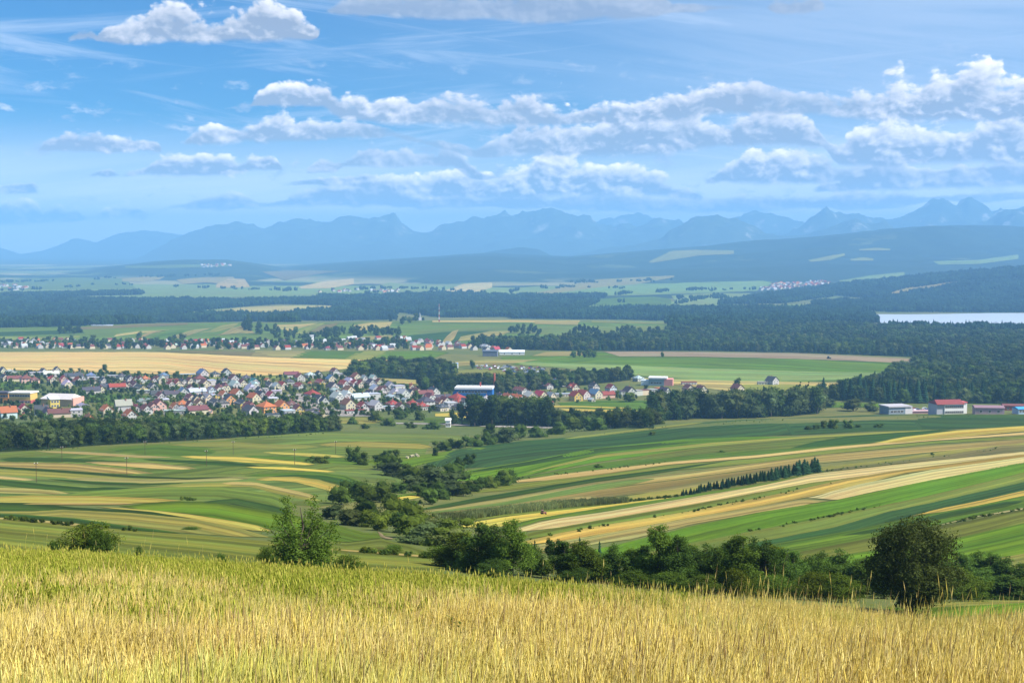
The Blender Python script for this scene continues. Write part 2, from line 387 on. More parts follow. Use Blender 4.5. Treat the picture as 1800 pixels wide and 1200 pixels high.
# the lake basin
LAKE_Z = -196.5
lake = np.clip((UU - 0.240) / 0.012, 0, 1) * np.clip((DD - 3420) / 130, 0, 1) * np.clip((4420 - DD) / 200, 0, 1)
ZT = ZT * (1 - lake) + np.minimum(ZT, -203) * lake
RIDGES = [   # rows of the skyline by column, distance, width towards / away from the viewer, roughness
    ('hill', [(1180, 545), (1260, 534), (1320, 524), (1400, 512), (1500, 497), (1600, 487), (1700, 477), (1800, 470), (1950, 462), (2300, 455)], 6300, 1500, 1500, 5),
    ('hill', [(-300, 478), (0, 476), (40, 482), (110, 482), (190, 470), (270, 459), (330, 456), (400, 457), (450, 465), (520, 478), (560, 490)], 10500, 2300, 2500, 8),
    ('hill', [(380, 490), (430, 482), (500, 471), (600, 463), (700, 457), (800, 449), (870, 446), (960, 450), (1000, 451), (1100, 443), (1200, 435), (1300, 428), (1400, 421), (1500, 411), (1600, 401), (1680, 397), (1750, 398), (1800, 401), (1950, 398), (2300, 400)], 11300, 3300, 3000, 10),
    ('hill', [(780, 455), (830, 447), (880, 439), (915, 434), (950, 438), (985, 449), (1020, 460)], 13600, 1500, 1500, 8),
    ('mt', [(980, 442), (1050, 436), (1120, 425), (1165, 418), (1175, 404), (1200, 392), (1232, 384), (1262, 380), (1290, 384), (1310, 393), (1340, 406), (1380, 412), (1420, 408), (1470, 396), (1500, 386), (1520, 388), (1560, 398), (1600, 408), (1650, 410), (1700, 400), (1735, 392), (1760, 382), (1790, 370), (1830, 362), (1900, 352), (2200, 380)], 15200, 1500, 1500, 40),
    ('mt', [(1300, 425), (1370, 408), (1410, 390), (1435, 378), (1452, 367), (1475, 371), (1490, 379), (1520, 385), (1555, 386), (1590, 380), (1615, 368), (1640, 357), (1658, 350), (1672, 355), (1685, 352), (1704, 347), (1722, 354), (1745, 363), (1780, 364), (1800, 358), (1850, 352), (1950, 362), (2200, 380)], 17600, 1500, 1500, 40),
    ('mt', [(140, 482), (210, 468), (250, 450), (300, 424), (350, 406), (385, 401), (425, 393), (475, 397), (545, 388), (560, 392), (615, 386), (640, 388), (672, 381), (690, 380), (704, 390), (725, 400), (750, 407), (790, 394), (832, 386), (850, 389), (880, 377), (895, 374), (925, 379), (960, 373), (980, 370), (1012, 372), (1030, 382), (1045, 391), (1075, 400), (1110, 396), (1160, 387), (1185, 391), (1230, 402), (1280, 404), (1360, 412), (1500, 430)], 19000, 2300, 1600, 55),
    ('mt', [(1150, 420), (1240, 398), (1285, 385), (1310, 376), (1332, 373), (1355, 377), (1400, 390), (1450, 402), (1520, 420)], 20300, 900, 1200, 40),
    ('mt', [(-300, 420), (-80, 416), (0, 435), (35, 446), (70, 441), (105, 430), (132, 418), (150, 423), (168, 427), (190, 418), (215, 410), (260, 407), (320, 412), (420, 408), (560, 412), (900, 415), (1030, 400), (1060, 388), (1080, 384), (1095, 380), (1112, 372), (1128, 371), (1145, 378), (1170, 390), (1210, 400), (1300, 412), (1400, 430)], 23500, 1500, 1500, 45),
]


def smax(a, b, k):
    h = np.clip(0.5 + 0.5 * (a - b) / k, 0, 1)
    return b + (a - b) * h + k * h * (1 - h)


ZB = -215.0
for q, (rk, pts, D0, wf, wb, rough) in enumerate(RIDGES):
    us, ts = px_dir([p[0] for p in pts], [p[1] for p in pts])
    zc = np.interp(US, us, ts) * D0
    edge = np.clip((US - us[0] + 0.02) / 0.05, 0, 1) * np.clip((us[-1] + 0.02 - US) / 0.05, 0, 1)
    if us[0] < -0.4: edge = np.clip((us[-1] + 0.02 - US) / 0.05, 0, 1)
    if us[-1] > 0.5: edge = np.clip((US - us[0] + 0.02) / 0.05, 0, 1)
    zc = ZB + (zc - ZB) * edge
    if rk == 'mt': zc = zc + fbm(US * 90, US * 0 + q, 50 + q, 4, 0.6) * 14 * edge
    s_ = np.where(DD < D0, (D0 - DD) / wf, (DD - D0) / wb)
    if rk == 'mt':
        n_ = ridged(XX / 1500.0, DD / 1500.0, 80 + q, 5)
        g = np.exp(-np.abs(s_) ** 1.25 * 1.3)
        # spurs and gullies running down from the crest
        zr = ZB + (zc[:, None] - ZB) * np.clip(g * (1 - 0.85 * (n_ - 0.55) * np.clip(np.abs(s_) * 2.2, 0, 1)), 0, 1.2)
    else:
        n_ = fbm(XX / 900.0, DD / 900.0, 80 + q, 4)
        g = np.exp(-s_ ** 2 * 1.3)
        zr = ZB + (zc[:, None] - ZB) * np.clip(g * (1 + (0.45 * n_ + 0.22 * (ridged(XX / 650.0, DD / 650.0, 90 + q, 3) - 0.6)) * np.clip(np.abs(s_) * 2, 0, 1)), 0, 1.1)
    ZT = np.where(zr > ZT - 80, smax(ZT, zr, 14.0 if rk == 'hill' else 25.0), ZT)
SLP = ZT / DD


def ground_z(X, Y):
    X = np.asarray(X, float); Y = np.maximum(np.asarray(Y, float), 0.42)
    iu = np.clip((X / Y - US[0]) / (US[1] - US[0]), 0, NU - 1.001); il = np.clip((np.log(Y) - LD[0]) / (LD[1] - LD[0]), 0, ND - 1.001)
    a = iu.astype(int); b = il.astype(int); f = iu - a; g = il - b
    return (SLP[a, b] * (1 - f) * (1 - g) + SLP[a + 1, b] * f * (1 - g) + SLP[a, b + 1] * (1 - f) * g + SLP[a + 1, b + 1] * f * g) * Y


def hit(x, y, dmin=62.0):
    """where the line of sight of photo pixels meets the ground: X, Y arrays"""
    u, t = px_dir(np.asarray(x, float).ravel(), np.asarray(y, float).ravel())
    i0 = int(np.searchsorted(DS, dmin))
    out = np.zeros(len(u))
    for s in range(0, len(u), 2000):
        us_ = u[s:s + 2000]; iu = np.clip((us_ - US[0]) / (US[1] - US[0]), 0, NU - 1.001); a = iu.astype(int); f = (iu - a)[:, None]
        row = SLP[a, i0:] * (1 - f) + SLP[a + 1, i0:] * f
        ok = row >= t[s:s + 2000, None]
        k = np.argmax(ok, axis=1); k = np.where(ok.any(axis=1), k, ND - i0 - 2)
        r0 = row[np.arange(len(us_)), np.maximum(k - 1, 0)]; r1 = row[np.arange(len(us_)), k]
        fr = np.where(k > 0, np.clip((t[s:s + 2000] - r0) / np.maximum(r1 - r0, 1e-9), 0, 1), 0)
        out[s:s + 2000] = np.exp(LD[i0] + (np.maximum(k - 1, 0) + fr) * (LD[1] - LD[0]))
    return u * out, out


# ---------------------------------------------------------------- ground, hills, mountains
def land_mesh(name, mat, d0, d1, nu, nd, usp=0.64, rock=0):
    us = np.linspace(-usp, usp, nu); ds = np.exp(np.linspace(math.log(d0), math.log(d1), nd))
    U, D = np.meshgrid(us, ds, indexing='ij')
    X = U * D; Z = ground_z(X, D)
    if rock:
        hgt = np.clip((Z + 120) / 300.0, 0, 1.6)
        Z = Z + hgt * ((ridged(X / 420.0, D / 420.0, 300, 4) - 0.62) * rock + fbm(X / 120.0, D / 120.0, 310, 3) * rock * 0.16)
    V = np.stack([X, D, Z], -1).reshape(-1, 3)
    i = np.arange(nu - 1)[:, None] * nd + np.arange(nd - 1)[None, :]
    Fc = np.stack([i, i + nd, i + nd + 1, i + 1], -1).reshape(-1, 4)
    return mesh_np(name, V, Fc, mat, smooth=True)


def pos_noise(nt, scale, detail=4, rough=0.55, stretch=(1, 1, 1)):
    g = nt.n.new('ShaderNodeNewGeometry')
    return nt.noise(nt.vm('MULTIPLY', g.outputs['Position'], stretch), scale, detail, rough)


MAT_GROUND, nt, b = material('meadow_ground')
n_big = pos_noise(nt, 0.006, 4); n_mid = pos_noise(nt, 0.05, 4, 0.6); n_fine = pos_noise(nt, 0.6, 3, 0.6, (1, 0.5, 1))
c = nt.mix(nt.sm(n_big, 0.35, 0.65), (0.075, 0.105, 0.020, 1), (0.135, 0.130, 0.030, 1))
c = nt.mix(nt.sm(n_mid, 0.40, 0.70, 0, 0.6), c, (0.050, 0.082, 0.017, 1))
c = nt.mix(nt.sm(n_fine, 0.35, 0.7, 0, 0.35), c, (0.16, 0.14, 0.045, 1))
nt.put(b.inputs['Base Color'], c)

MAT_HILL, nt, b = material('wooded_hills')
n1_ = pos_noise(nt, 0.0011, 5, 0.55, (1, 0.6, 1)); n2_ = pos_noise(nt, 0.020, 4, 0.7); n3_ = pos_noise(nt, 0.0022, 4, 0.6, (1, .5, 1))
forest = nt.mix(n2_, (0.006, 0.018, 0.009, 1), (0.034, 0.056, 0.020, 1))
n4_ = pos_noise(nt, 0.0016, 5, 0.6, (1, 0.7, 1))
forest = nt.mix(nt.sm(n4_, 0.60, 0.64, 0, 0.8), forest, (0.085, 0.105, 0.035, 1))          # clearings and cut areas
forest = nt.mix(nt.sm(pos_noise(nt, 0.004, 3), 0.4, 0.65, 0, 0.5), forest, (0.010, 0.022, 0.011, 1))
fieldc = nt.mix(nt.sm(n3_, 0.45, 0.55), (0.15, 0.20, 0.055, 1), (0.30, 0.27, 0.12, 1))
g_ = nt.n.new('ShaderNodeNewGeometry')
zz = nt.sep(g_.outputs['Position'])[2]
low = nt.sm(zz, -205, -178, 1, 0)
fm = nt.m('MULTIPLY', nt.sm(n1_, 0.47, 0.50), nt.m('MULTIPLY_ADD', low, 0.92, 0.0), clamp=True)
nt.put(b.inputs['Base Color'], nt.mix(fm, forest, fieldc))

MAT_MOUNT, nt, b = material('mountain_slopes')
g_ = nt.n.new('ShaderNodeNewGeometry')
px_, py_, zz = nt.sep(g_.outputs['Position'])
nz = nt.sep(g_.outputs['Normal'])[2]
n1_ = pos_noise(nt, 0.004, 6, 0.65); n2_ = pos_noise(nt, 0.02, 5, 0.65, (1, 1, .4))
c = nt.mix(n2_, (0.020, 0.045, 0.025, 1), (0.07, 0.09, 0.05, 1))
rockm = nt.m('MULTIPLY', nt.sm(n1_, 0.52, 0.66), nt.m('MULTIPLY', nt.sm(zz, -120, 120), nt.sm(nz, 0.93, 0.72)), clamp=True)
c = nt.mix(rockm, c, (0.42, 0.40, 0.36, 1))
nt.put(b.inputs['Base Color'], c)

tag(link('ground', land_mesh('ground', MAT_GROUND, 0.42, 5200, 300, 560)), kind='structure')
tag(link('hills', land_mesh('hills', MAT_HILL, 5200, 14300, 420, 210)), kind='structure')
tag(link('mountains', land_mesh('mountains', MAT_MOUNT, 14300, 30000, 620, 260, rock=150)), kind='structure')

# ground behind the camera: the meadow goes on up the slope
xs = np.linspace(-60, 60, 25); ys = np.linspace(-70, 0.42, 15)
Xb, Yb = np.meshgrid(xs, ys, indexing='ij')
Zb = -1.66 - 0.165 * Yb
Vb = np.stack([Xb, Yb, Zb], -1).reshape(-1, 3)
ib = np.arange(24)[:, None] * 15 + np.arange(14)[None, :]
tag(link('meadow', mesh_np('meadow', Vb, np.stack([ib, ib + 15, ib + 16, ib + 1], -1).reshape(-1, 4), MAT_GROUND, smooth=True)), kind='structure')

# the lake
MAT_WATER, nt, b = material('lake_water')
b.inputs['Base Color'].default_value = (0.40, 0.44, 0.50, 1); b.inputs['Roughness'].default_value = 0.35  # pale base colour stands in for bright cloud reflected in the water
b.inputs['Specular IOR Level'].default_value = 0.5
lx0, lx1 = 0.252, 0.60
lu = np.linspace(lx0, lx1, 40)
front = 3460 + 0 * lu; back = 4060 + 40 * np.sin(lu * 40)
Vl = np.concatenate([np.stack([lu * front, front, 0 * lu + LAKE_Z], -1), np.stack([lu * back, back, 0 * lu + LAKE_Z], -1)])
il = np.arange(39)
tag(link('lake', mesh_np('lake', Vl, np.stack([il, il + 1, il + 41, il + 40], -1), MAT_WATER)), kind='structure')

# ---------------------------------------------------------------- fields: sheets draped over the ground between two traced edges
def crop_material(name, streak, mottle, rows, fleck):
    m, nt, b = material(name)
    oi = nt.n.new('ShaderNodeObjectInfo'); uvn = nt.n.new('ShaderNodeUVMap')
    u, v, _ = nt.sep(uvn.outputs[0])
    off = nt.m('MULTIPLY', oi.outputs['Random'], 500.0)
    big = nt.noise(nt.xyz(u, v, off), 0.012, 4, 0.55)
    st = nt.noise(nt.xyz(nt.m('MULTIPLY', u, 0.02), v, off), 0.32, 4, 0.65)
    st2 = nt.noise(nt.xyz(nt.m('MULTIPLY', u, 0.04), v, off), 0.07, 3, 0.5)
    fl = nt.noise(nt.xyz(nt.m('MULTIPLY', u, 0.35), v, off), 0.55, 4, 0.65)
    f = nt.m('ADD', nt.m('MULTIPLY_ADD', st, streak, 1 - streak * .5), nt.m('MULTIPLY_ADD', big, mottle, -mottle * .5))
    f = nt.m('ADD', f, nt.m('MULTIPLY_ADD', fl, fleck, -fleck * .5))
    st3 = nt.noise(nt.xyz(nt.m('MULTIPLY', u, 0.03), v, nt.m('ADD', off, 7.0)), 0.11, 4, 0.6)
    f = nt.m('MULTIPLY', f, nt.sm(st3, 0.30, 0.70, 0.58, 1.38))
    if rows:
        f = nt.m('ADD', f, nt.m('MULTIPLY', nt.m('SINE', nt.m('MULTIPLY', v, 2 * math.pi / 1.8)), rows))
    # wheel tracks along the strip
    tl = nt.m('ABSOLUTE', nt.m('SUBTRACT', nt.m('FRACT', nt.m('ADD', nt.m('MULTIPLY', v, 0.085), nt.m('MULTIPLY', st2, 0.25))), 0.5))
    f = nt.m('MULTIPLY', f, nt.sm(tl, 0.02, 0.08, 0.80, 1.0))
    colr = nt.mix(1.0, oi.outputs['Color'], nt.xyz(f, f, f), 'MULTIPLY')
    hue = nt.mix(nt.sm(st2, 0.42, 0.58, 0, 0.75), colr, nt.mix(1.0, colr, (1.32, 1.08, 1.0, 1), 'MULTIPLY'))
    hue = nt.mix(nt.sm(big, 0.42, 0.70, 0, 0.45), hue, nt.mix(1.0, hue, (0.66, 0.95, 0.85, 1), 'MULTIPLY'))
    ea = nt.n.new('ShaderNodeAttribute'); ea.attribute_name = 'edge'       # the grassy baulk between strips
    ev = nt.m('MULTIPLY_ADD', fl, 2.2, nt.m('SUBTRACT', ea.outputs['Fac'], 1.1))
    hue = nt.mix(nt.sm(ev, 0.0, 1.3, 0.62, 0.0), hue, (0.055, 0.078, 0.016, 1))
    nt.put(b.inputs['Base Color'], hue)
    b.inputs['Specular IOR Level'].default_value = 0.03
    return m


MAT_GRASS = crop_material('grass_sward', 0.75, 0.75, 0, 0.6)
MAT_GRAIN = crop_material('ripe_grain', 0.75, 0.6, 0.0, 0.5)
MAT_ROWS = crop_material('row_crop', 0.55, 0.6, 0.10, 0.8)

# base colours of crops (as they are, not as lit)
CR = dict(
    straw=(0.285, 0.235, 0.078), pale=(0.340, 0.282, 0.118), gold=(0.270, 0.218, 0.045), yellow=(0.330, 0.270, 0.050), tan=(0.200, 0.178, 0.056),
    olive=(0.112, 0.138, 0.022), olive2=(0.158, 0.168, 0.034), moss=(0.088, 0.112, 0.018), green=(0.062, 0.110, 0.011), bright=(0.070, 0.130, 0.008),
    mid=(0.084, 0.126, 0.020), dark=(0.028, 0.060, 0.009), blue=(0.030, 0.066, 0.016), sage=(0.092, 0.130, 0.028), brown=(0.128, 0.114, 0.038),
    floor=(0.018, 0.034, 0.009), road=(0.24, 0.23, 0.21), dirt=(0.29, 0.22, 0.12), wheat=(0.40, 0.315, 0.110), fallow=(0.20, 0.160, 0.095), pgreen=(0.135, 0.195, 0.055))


def resample(pl, n):
    pl = np.asarray(pl, float)
    L = np.concatenate([[0], np.cumsum(np.hypot(np.diff(pl[:, 0]), np.diff(pl[:, 1]) * 4))])
    t = np.linspace(0, L[-1], n)
    return np.stack([np.interp(t, L, pl[:, 0]), np.interp(t, L, pl[:, 1])], -1)


def strip_grid(top, bot, n=None, m=None, taper=False):
    """world grid between two photo polylines"""
    w_ = max(abs(top[-1][0] - top[0][0]), abs(bot[-1][0] - bot[0][0]), 20)
    h_ = max(abs(np.interp(0.5, [0, 1], [top[0][1], top[-1][1]]) - np.interp(0.5, [0, 1], [bot[0][1], bot[-1][1]])), 3)
    n = n or int(np.clip(w_ / 7, 8, 150)); m = m or int(np.clip(h_ / 2, 4, 36))
    A = resample(top, n); B = resample(bot, n)
    t = np.linspace(0, 1, m)[None, :, None]
    G = A[:, None, :] * (1 - t) + B[:, None, :] * t
    if h_ < 16 and taper:                       # thin strips run out to a point
        mid = G.mean(axis=1, keepdims=True); q = np.linspace(0, 1, n)
        G = mid + (G - mid) * np.clip(np.minimum(q, 1 - q) / 0.10, 0.04, 1)[:, None, None] ** 0.7
    # uneven edges, a little
    G[:, :, 1] += 0.35 * (vnoise(G[:, :, 0] / 14.0, G[:, :, 1] * 0 + len(top), 5) - 0.5) * np.clip(h_ / 8, 0.3, 1.5)
    X, Y = hit(G[:, :, 0], G[:, :, 1])
    return X.reshape(n, m), Y.reshape(n, m)


N_FIELD = [0]


def field(name, crop, top, bot, layer=1, mat=None):
    X, Y = strip_grid(top, bot, taper=(name == 'field' and top[0][1] > 740))
    n, m = X.shape
    Z = ground_z(X, Y) + Y * (0.00012 + 0.00004 * layer)
    V = np.stack([X, Y, Z], -1)
    du = np.concatenate([[0], np.cumsum(np.linalg.norm(np.diff(V[:, m // 2], axis=0), axis=1))])
    dv = np.concatenate([np.zeros((n, 1)), np.cumsum(np.linalg.norm(np.diff(V, axis=1), axis=2), axis=1)], axis=1)
    uv = np.stack([np.repeat(du[:, None], m, 1), dv], -1).reshape(-1, 2)
    i = np.arange(n - 1)[:, None] * m + np.arange(m - 1)[None, :]
    Fc = np.stack([i, i + 1, i + m + 1, i + m], -1).reshape(-1, 4)
    if mat is None: mat = MAT_ROWS if crop in ('blue', 'dark') else MAT_GRASS if crop in ('green', 'bright', 'mid', 'moss', 'sage', 'olive', 'pgreen', 'floor') else MAT_GRAIN
    me = mesh_np(name, V.reshape(-1, 3), Fc, mat, smooth=True, uv=uv, attrs={'edge': np.minimum(dv, dv[:, -1:] - dv).reshape(-1)})
    if me.polygons[0].normal.z < 0: me.flip_normals()
    o = link(name, me, color=[max(0.0, c_ * random.uniform(.94, 1.06)) for c_ in CR[crop]])
    tag(o, kind='structure')
    return o


# ---- right-hand slope
R = [
    ('field', 'blue', [(737, 818), (750, 803), (783, 793), (850, 783), (917, 775), (983, 770), (1050, 764), (1133, 754), (1200, 745), (1300, 738), (1433, 733), (1533, 729), (1800, 729), (1960, 730)],
     [(740, 822), (817, 828), (917, 812), (1050, 787), (1200, 772), (1300, 768), (1425, 764), (1533, 758), (1633, 756), (1800, 749), (1960, 745)], 1),
    ('field', 'olive2', [(990, 770), (1050, 763), (1133, 753), (1237, 741)], [(990, 773), (1050, 767), (1133, 757), (1237, 744)], 2),
    ('field', 'bright', [(740, 822), (817, 828), (917, 812), (1050, 787), (1200, 772), (1300, 768), (1425, 766)], [(745, 838), (800, 846), (903, 840), (1050, 812), (1175, 795), (1300, 780), (1425, 768)], 2),
    ('field', 'dark', [(817, 829), (930, 811), (1050, 788), (1250, 771)], [(817, 832), (930, 818), (1050, 797), (1250, 774)], 3),
    ('field', 'olive2', [(917, 832), (1050, 800), (1250, 778), (1400, 768), (1650, 754)], [(917, 834), (1050, 805), (1250, 784), (1400, 772), (1650, 757)], 4),
    ('field', 'green', [(903, 841), (1050, 815), (1250, 790), (1450, 768), (1800, 751)], [(903, 843), (1050, 828), (1175, 815), (1342, 802), (1467, 788)], 3),
    ('field', 'moss', [(1100, 805), (1250, 784), (1420, 770), (1500, 765)], [(1100, 812), (1250, 797), (1390, 788), (1460, 780)], 4),
    ('field', 'dark', [(1390, 786), (1440, 775), (1500, 766), (1680, 754)], [(1390, 789), (1450, 784), (1529, 779), (1700, 760)], 5),
    ('field', 'yellow', [(1529, 779), (1590, 768), (1680, 757), (1800, 749), (1960, 742)], [(1529, 781), (1600, 777), (1690, 768), (1800, 758), (1960, 750)], 6),
    ('field', 'straw', [(903, 842), (1050, 826), (1175, 812), (1342, 799), (1467, 785), (1529, 780), (1800, 760), (1960, 751)], [(850, 856), (1050, 835), (1175, 817), (1342, 804), (1467, 790), (1640, 775), (1800, 765), (1960, 756)], 5),
    ('field', 'olive', [(850, 856), (1050, 835), (1175, 818), (1342, 805), (1467, 790), (1640, 776), (1800, 766), (1960, 757)], [(780, 876), (900, 861), (1050, 842), (1175, 828), (1342, 813), (1467, 797), (1640, 780), (1800, 771), (1960, 762)], 4),
    ('field', 'dark', [(717, 897), (783, 886), (850, 873), (1050, 840), (1175, 824), (1290, 808)], [(725, 900), (790, 891), (883, 876), (1050, 847), (1175, 829), (1290, 809)], 6),
    ('field', 'tan', [(725, 900), (883, 876), (1050, 847), (1217, 829), (1425, 801), (1640, 783), (1800, 771), (1960, 762)], [(735, 904), (883, 886), (1050, 860), (1196, 842), (1342, 822), (1467, 812), (1675, 791), (1800, 779), (1960, 770)], 3),
    ('field', 'sage', [(735, 903), (883, 883), (1050, 851), (1150, 838)], [(738, 905), (883, 889), (1050, 862), (1150, 846)], 5),
    ('field', 'brown', [(738, 905), (883, 888), (1050, 861), (1196, 843), (1342, 823), (1425, 812)], [(742, 912), (883, 895), (1050, 876), (1196, 860), (1342, 838), (1425, 824)], 4),
    ('field', 'tan', [(742, 908), (883, 890), (1050, 868)], [(745, 913), (883, 897), (1050, 879)], 6),
    ('field', 'olive2', [(1050, 876), (1196, 860), (1342, 838), (1438, 822), (1560, 808), (1675, 791), (1800, 779), (1960, 770)], [(1050, 886), (1196, 871), (1342, 848), (1438, 830), (1560, 815), (1675, 803), (1800, 792), (1960, 783)], 4),
    ('field', 'brown', [(1438, 827), (1560, 813), (1675, 798), (1760, 784), (1960, 775)], [(1438, 831), (1560, 817), (1675, 806), (1800, 794), (1960, 785)], 6),
    ('field', 'moss', [(745, 913), (883, 897), (1050, 879), (1105, 873)], [(760, 926), (883, 908), (1050, 892), (1105, 884)], 4),
    ('field', 'yellow', [(803, 922), (900, 907), (1050, 890), (1196, 872)], [(806, 930), (880, 926), (950, 910), (1050, 895), (1196, 876)], 5),
    ('field', 'green', [(877, 927), (950, 910), (1050, 894), (1196, 873), (1342, 850), (1438, 830)], [(890, 934), (950, 915), (1050, 902), (1217, 874), (1342, 853), (1438, 832)], 6),
    ('field', 'pale', [(895, 928), (950, 915), (1050, 902), (1217, 873), (1425, 834), (1592, 815), (1800, 794), (1960, 782)], [(880, 945), (950, 933), (1050, 916), (1217, 888), (1425, 850), (1592, 826), (1800, 800), (1960, 788)], 5),
    ('field', 'moss', [(880, 945), (950, 933), (1050, 915), (1217, 887), (1425, 849), (1520, 836)], [(880, 955), (950, 944), (1050, 926), (1217, 899), (1380, 868), (1487, 843)], 6),
    ('field', 'gold', [(880, 956), (1050, 925), (1217, 898), (1380, 866), (1487, 842), (1592, 825), (1800, 799), (1960, 787)], [(880, 968), (1050, 941), (1217, 910), (1350, 888), (1450, 868), (1592, 832), (1800, 805), (1960, 792)], 7),
    ('field', 'pale', [(1412, 875), (1470, 862), (1508, 852), (1633, 827), (1800, 804), (1960, 791)], [(1412, 877), (1467, 880), (1540, 864), (1633, 845), (1800, 814), (1960, 798)], 8),
    ('field', 'tan', [(880, 968), (1050, 941), (1217, 910), (1350, 888), (1415, 876), (1467, 879)], [(880, 985), (1050, 956), (1110, 948), (1217, 922), (1340, 900), (1467, 881)], 7),
    ('field', 'bright', [(960, 985), (1100, 954), (1229, 922), (1340, 900), (1467, 880), (1633, 845), (1800, 813), (1960, 797)], [(1000, 1000), (1150, 968), (1229, 952), (1320, 934), (1425, 915), (1633, 872), (1800, 831), (1960, 810)], 8),
    ('field', 'olive', [(1000, 1000), (1229, 951), (1320, 933), (1425, 914), (1633, 871), (1800, 830), (1960, 809)], [(1020, 1010), (1229, 972), (1342, 951), (1467, 927), (1633, 886), (1800, 849), (1960, 825)], 7),
    ('field', 'blue', [(1100, 1000), (1342, 951), (1467, 927), (1560, 900), (1633, 885), (1800, 848), (1960, 824)], [(1100, 1004), (1367, 955), (1508, 931), (1633, 901), (1720, 885), (1800, 866), (1960, 838)], 8),
    ('field', 'yellow', [(1600, 907), (1660, 893), (1720, 881), (1800, 863), (1960, 832)], [(1600, 908), (1660, 900), (1720, 889), (1800, 872), (1960, 842)], 10),
    ('field', 'green', [(1200, 990), (1367, 955), (1508, 930), (1633, 903), (1800, 872), (1960, 842)], [(1200, 1010), (1404, 972), (1529, 946), (1667, 920), (1800, 893), (1960, 866)], 7),
    ('field', 'dark', [(1480, 940), (1560, 926), (1660, 902), (1800, 876)], [(1480, 944), (1560, 934), (1660, 912), (1800, 886)], 9),
    ('field', 'pale', [(1640, 925), (1720, 907), (1800, 893), (1960, 868)], [(1640, 927), (1720, 909), (1800, 896), (1960, 872)], 10),
    ('field', 'moss', [(1380, 975), (1529, 946), (1667, 922), (1800, 896), (1960, 870)], [(1380, 990), (1560, 965), (1675, 948), (1800, 920), (1960, 894)], 8),
    ('field', 'bright', [(1330, 995), (1560, 965), (1675, 948), (1800, 919), (1960, 894)], [(1330, 1030), (1560, 1005), (1696, 985), (1800, 975), (1960, 960)], 7),
    ('field', 'olive2', [(1640, 1000), (1740, 985), (1800, 973), (1960, 955)], [(1640, 1040), (1740, 1040), (1800, 1035), (1960, 1020)], 8),
    ('field', 'olive2', [(1560, 1062), (1690, 1056), (1800, 1050), (1960, 1044)], [(1560, 1072), (1690, 1066), (1800, 1060), (1960, 1054)], 9),
    ('field', 'bright', [(1560, 1068), (1690, 1064), (1800, 1058), (1960, 1052)], [(1560, 1090), (1690, 1084), (1800, 1078), (1960, 1074)], 8),
    # ---- left-hand side, below the belt of trees
    ('field', 'mid', [(-160, 800), (0, 797), (167, 785), (333, 777), (500, 767), (600, 761), (760, 762)], [(-160, 830), (0, 826), (250, 836), (450, 832), (600, 826), (740, 818)], 1),
    ('field', 'sage', [(-160, 822), (0, 822), (250, 834), (450, 830), (600, 824), (700, 830)], [(-160, 880), (0, 880), (250, 882), (420, 884), (560, 890), (640, 880)], 1),
    ('field', 'sage', [(380, 763), (520, 758), (640, 760), (780, 764), (850, 768)], [(380, 772), (520, 772), (640, 772), (760, 778), (830, 776)], 2),
    ('field', 'olive2', [(560, 779), (640, 776), (760, 781)], [(560, 784), (660, 787), (760, 790)], 3),
    ('field', 'green', [(190, 787), (280, 782), (380, 788)], [(190, 792), (280, 802), (380, 800)], 2),
    ('field', 'straw', [(60, 792), (150, 794), (250, 801), (305, 803)], [(60, 794), (150, 799), (250, 805), (305, 805)], 3),
    ('field', 'olive2', [(300, 780), (400, 776), (470, 781), (560, 783)], [(300, 784), (400, 786), (470, 790), (560, 788)], 2),
    ('field', 'dark', [(0, 803), (120, 805), (240, 812)], [(0, 812), (120, 812), (240, 816)], 2),
    ('field', 'yellow', [(317, 801), (433, 804), (550, 814)], [(317, 804), (433, 813), (556, 819)], 4),
    ('field', 'yellow', [(462, 794), (550, 797), (606, 801)], [(462, 796), (550, 803), (606, 805)], 4),
    ('field', 'green', [(430, 800), (520, 803), (640, 806)], [(430, 804), (520, 810), (640, 818)], 3),
    ('field', 'dark', [(250, 806), (400, 812), (460, 818)], [(250, 809), (400, 819), (460, 821)], 4),
    ('field', 'straw', [(150, 811), (267, 814), (350, 822)], [(150, 814), (267, 824), (342, 826)], 4),
    ('field', 'tan', [(-160, 812), (0, 812), (133, 815), (270, 829)], [(-160, 820), (0, 821), (133, 829), (270, 835)], 3),
    ('field', 'dark', [(-160, 820), (0, 820), (117, 827), (233, 836), (333, 840), (410, 837)], [(-160, 823), (0, 823), (117, 831), (233, 840), (333, 843), (410, 839)], 5),
    ('field', 'olive2', [(-160, 826), (0, 825), (117, 832), (250, 842), (430, 838)], [(-160, 834), (0, 835), (117, 840), (250, 850), (430, 844)], 2),
    ('field', 'yellow', [(430, 820), (500, 821), (590, 828)], [(430, 822), (500, 826), (590, 831)], 5),
    ('field', 'dark', [(85, 841), (167, 847), (250, 850), (322, 848)], [(85, 843), (167, 851), (250, 853), (322, 850)], 5),
    ('field', 'straw', [(-160, 832), (0, 836), (66, 842)], [(-160, 840), (0, 842), (64, 846)], 4),
    ('field', 'tan', [(115, 838), (267, 843), (440, 836)], [(115, 844), (267, 850), (440, 844)], 3),
    ('field', 'dark', [(-160, 842), (0, 843), (83, 851), (150, 857), (240, 856)], [(-160, 850), (0, 853), (83, 862), (140, 864), (240, 859)], 4),
    ('field', 'olive2', [(150, 862), (240, 858), (320, 850), (440, 846), (520, 864), (560, 874)], [(150, 866), (260, 862), (340, 856), (440, 856), (520, 876), (570, 886)], 3),
    ('field', 'green', [(430, 834), (483, 832), (550, 829), (610, 836), (660, 856)], [(430, 838), (483, 838), (550, 838), (580, 846), (626, 860)], 5),
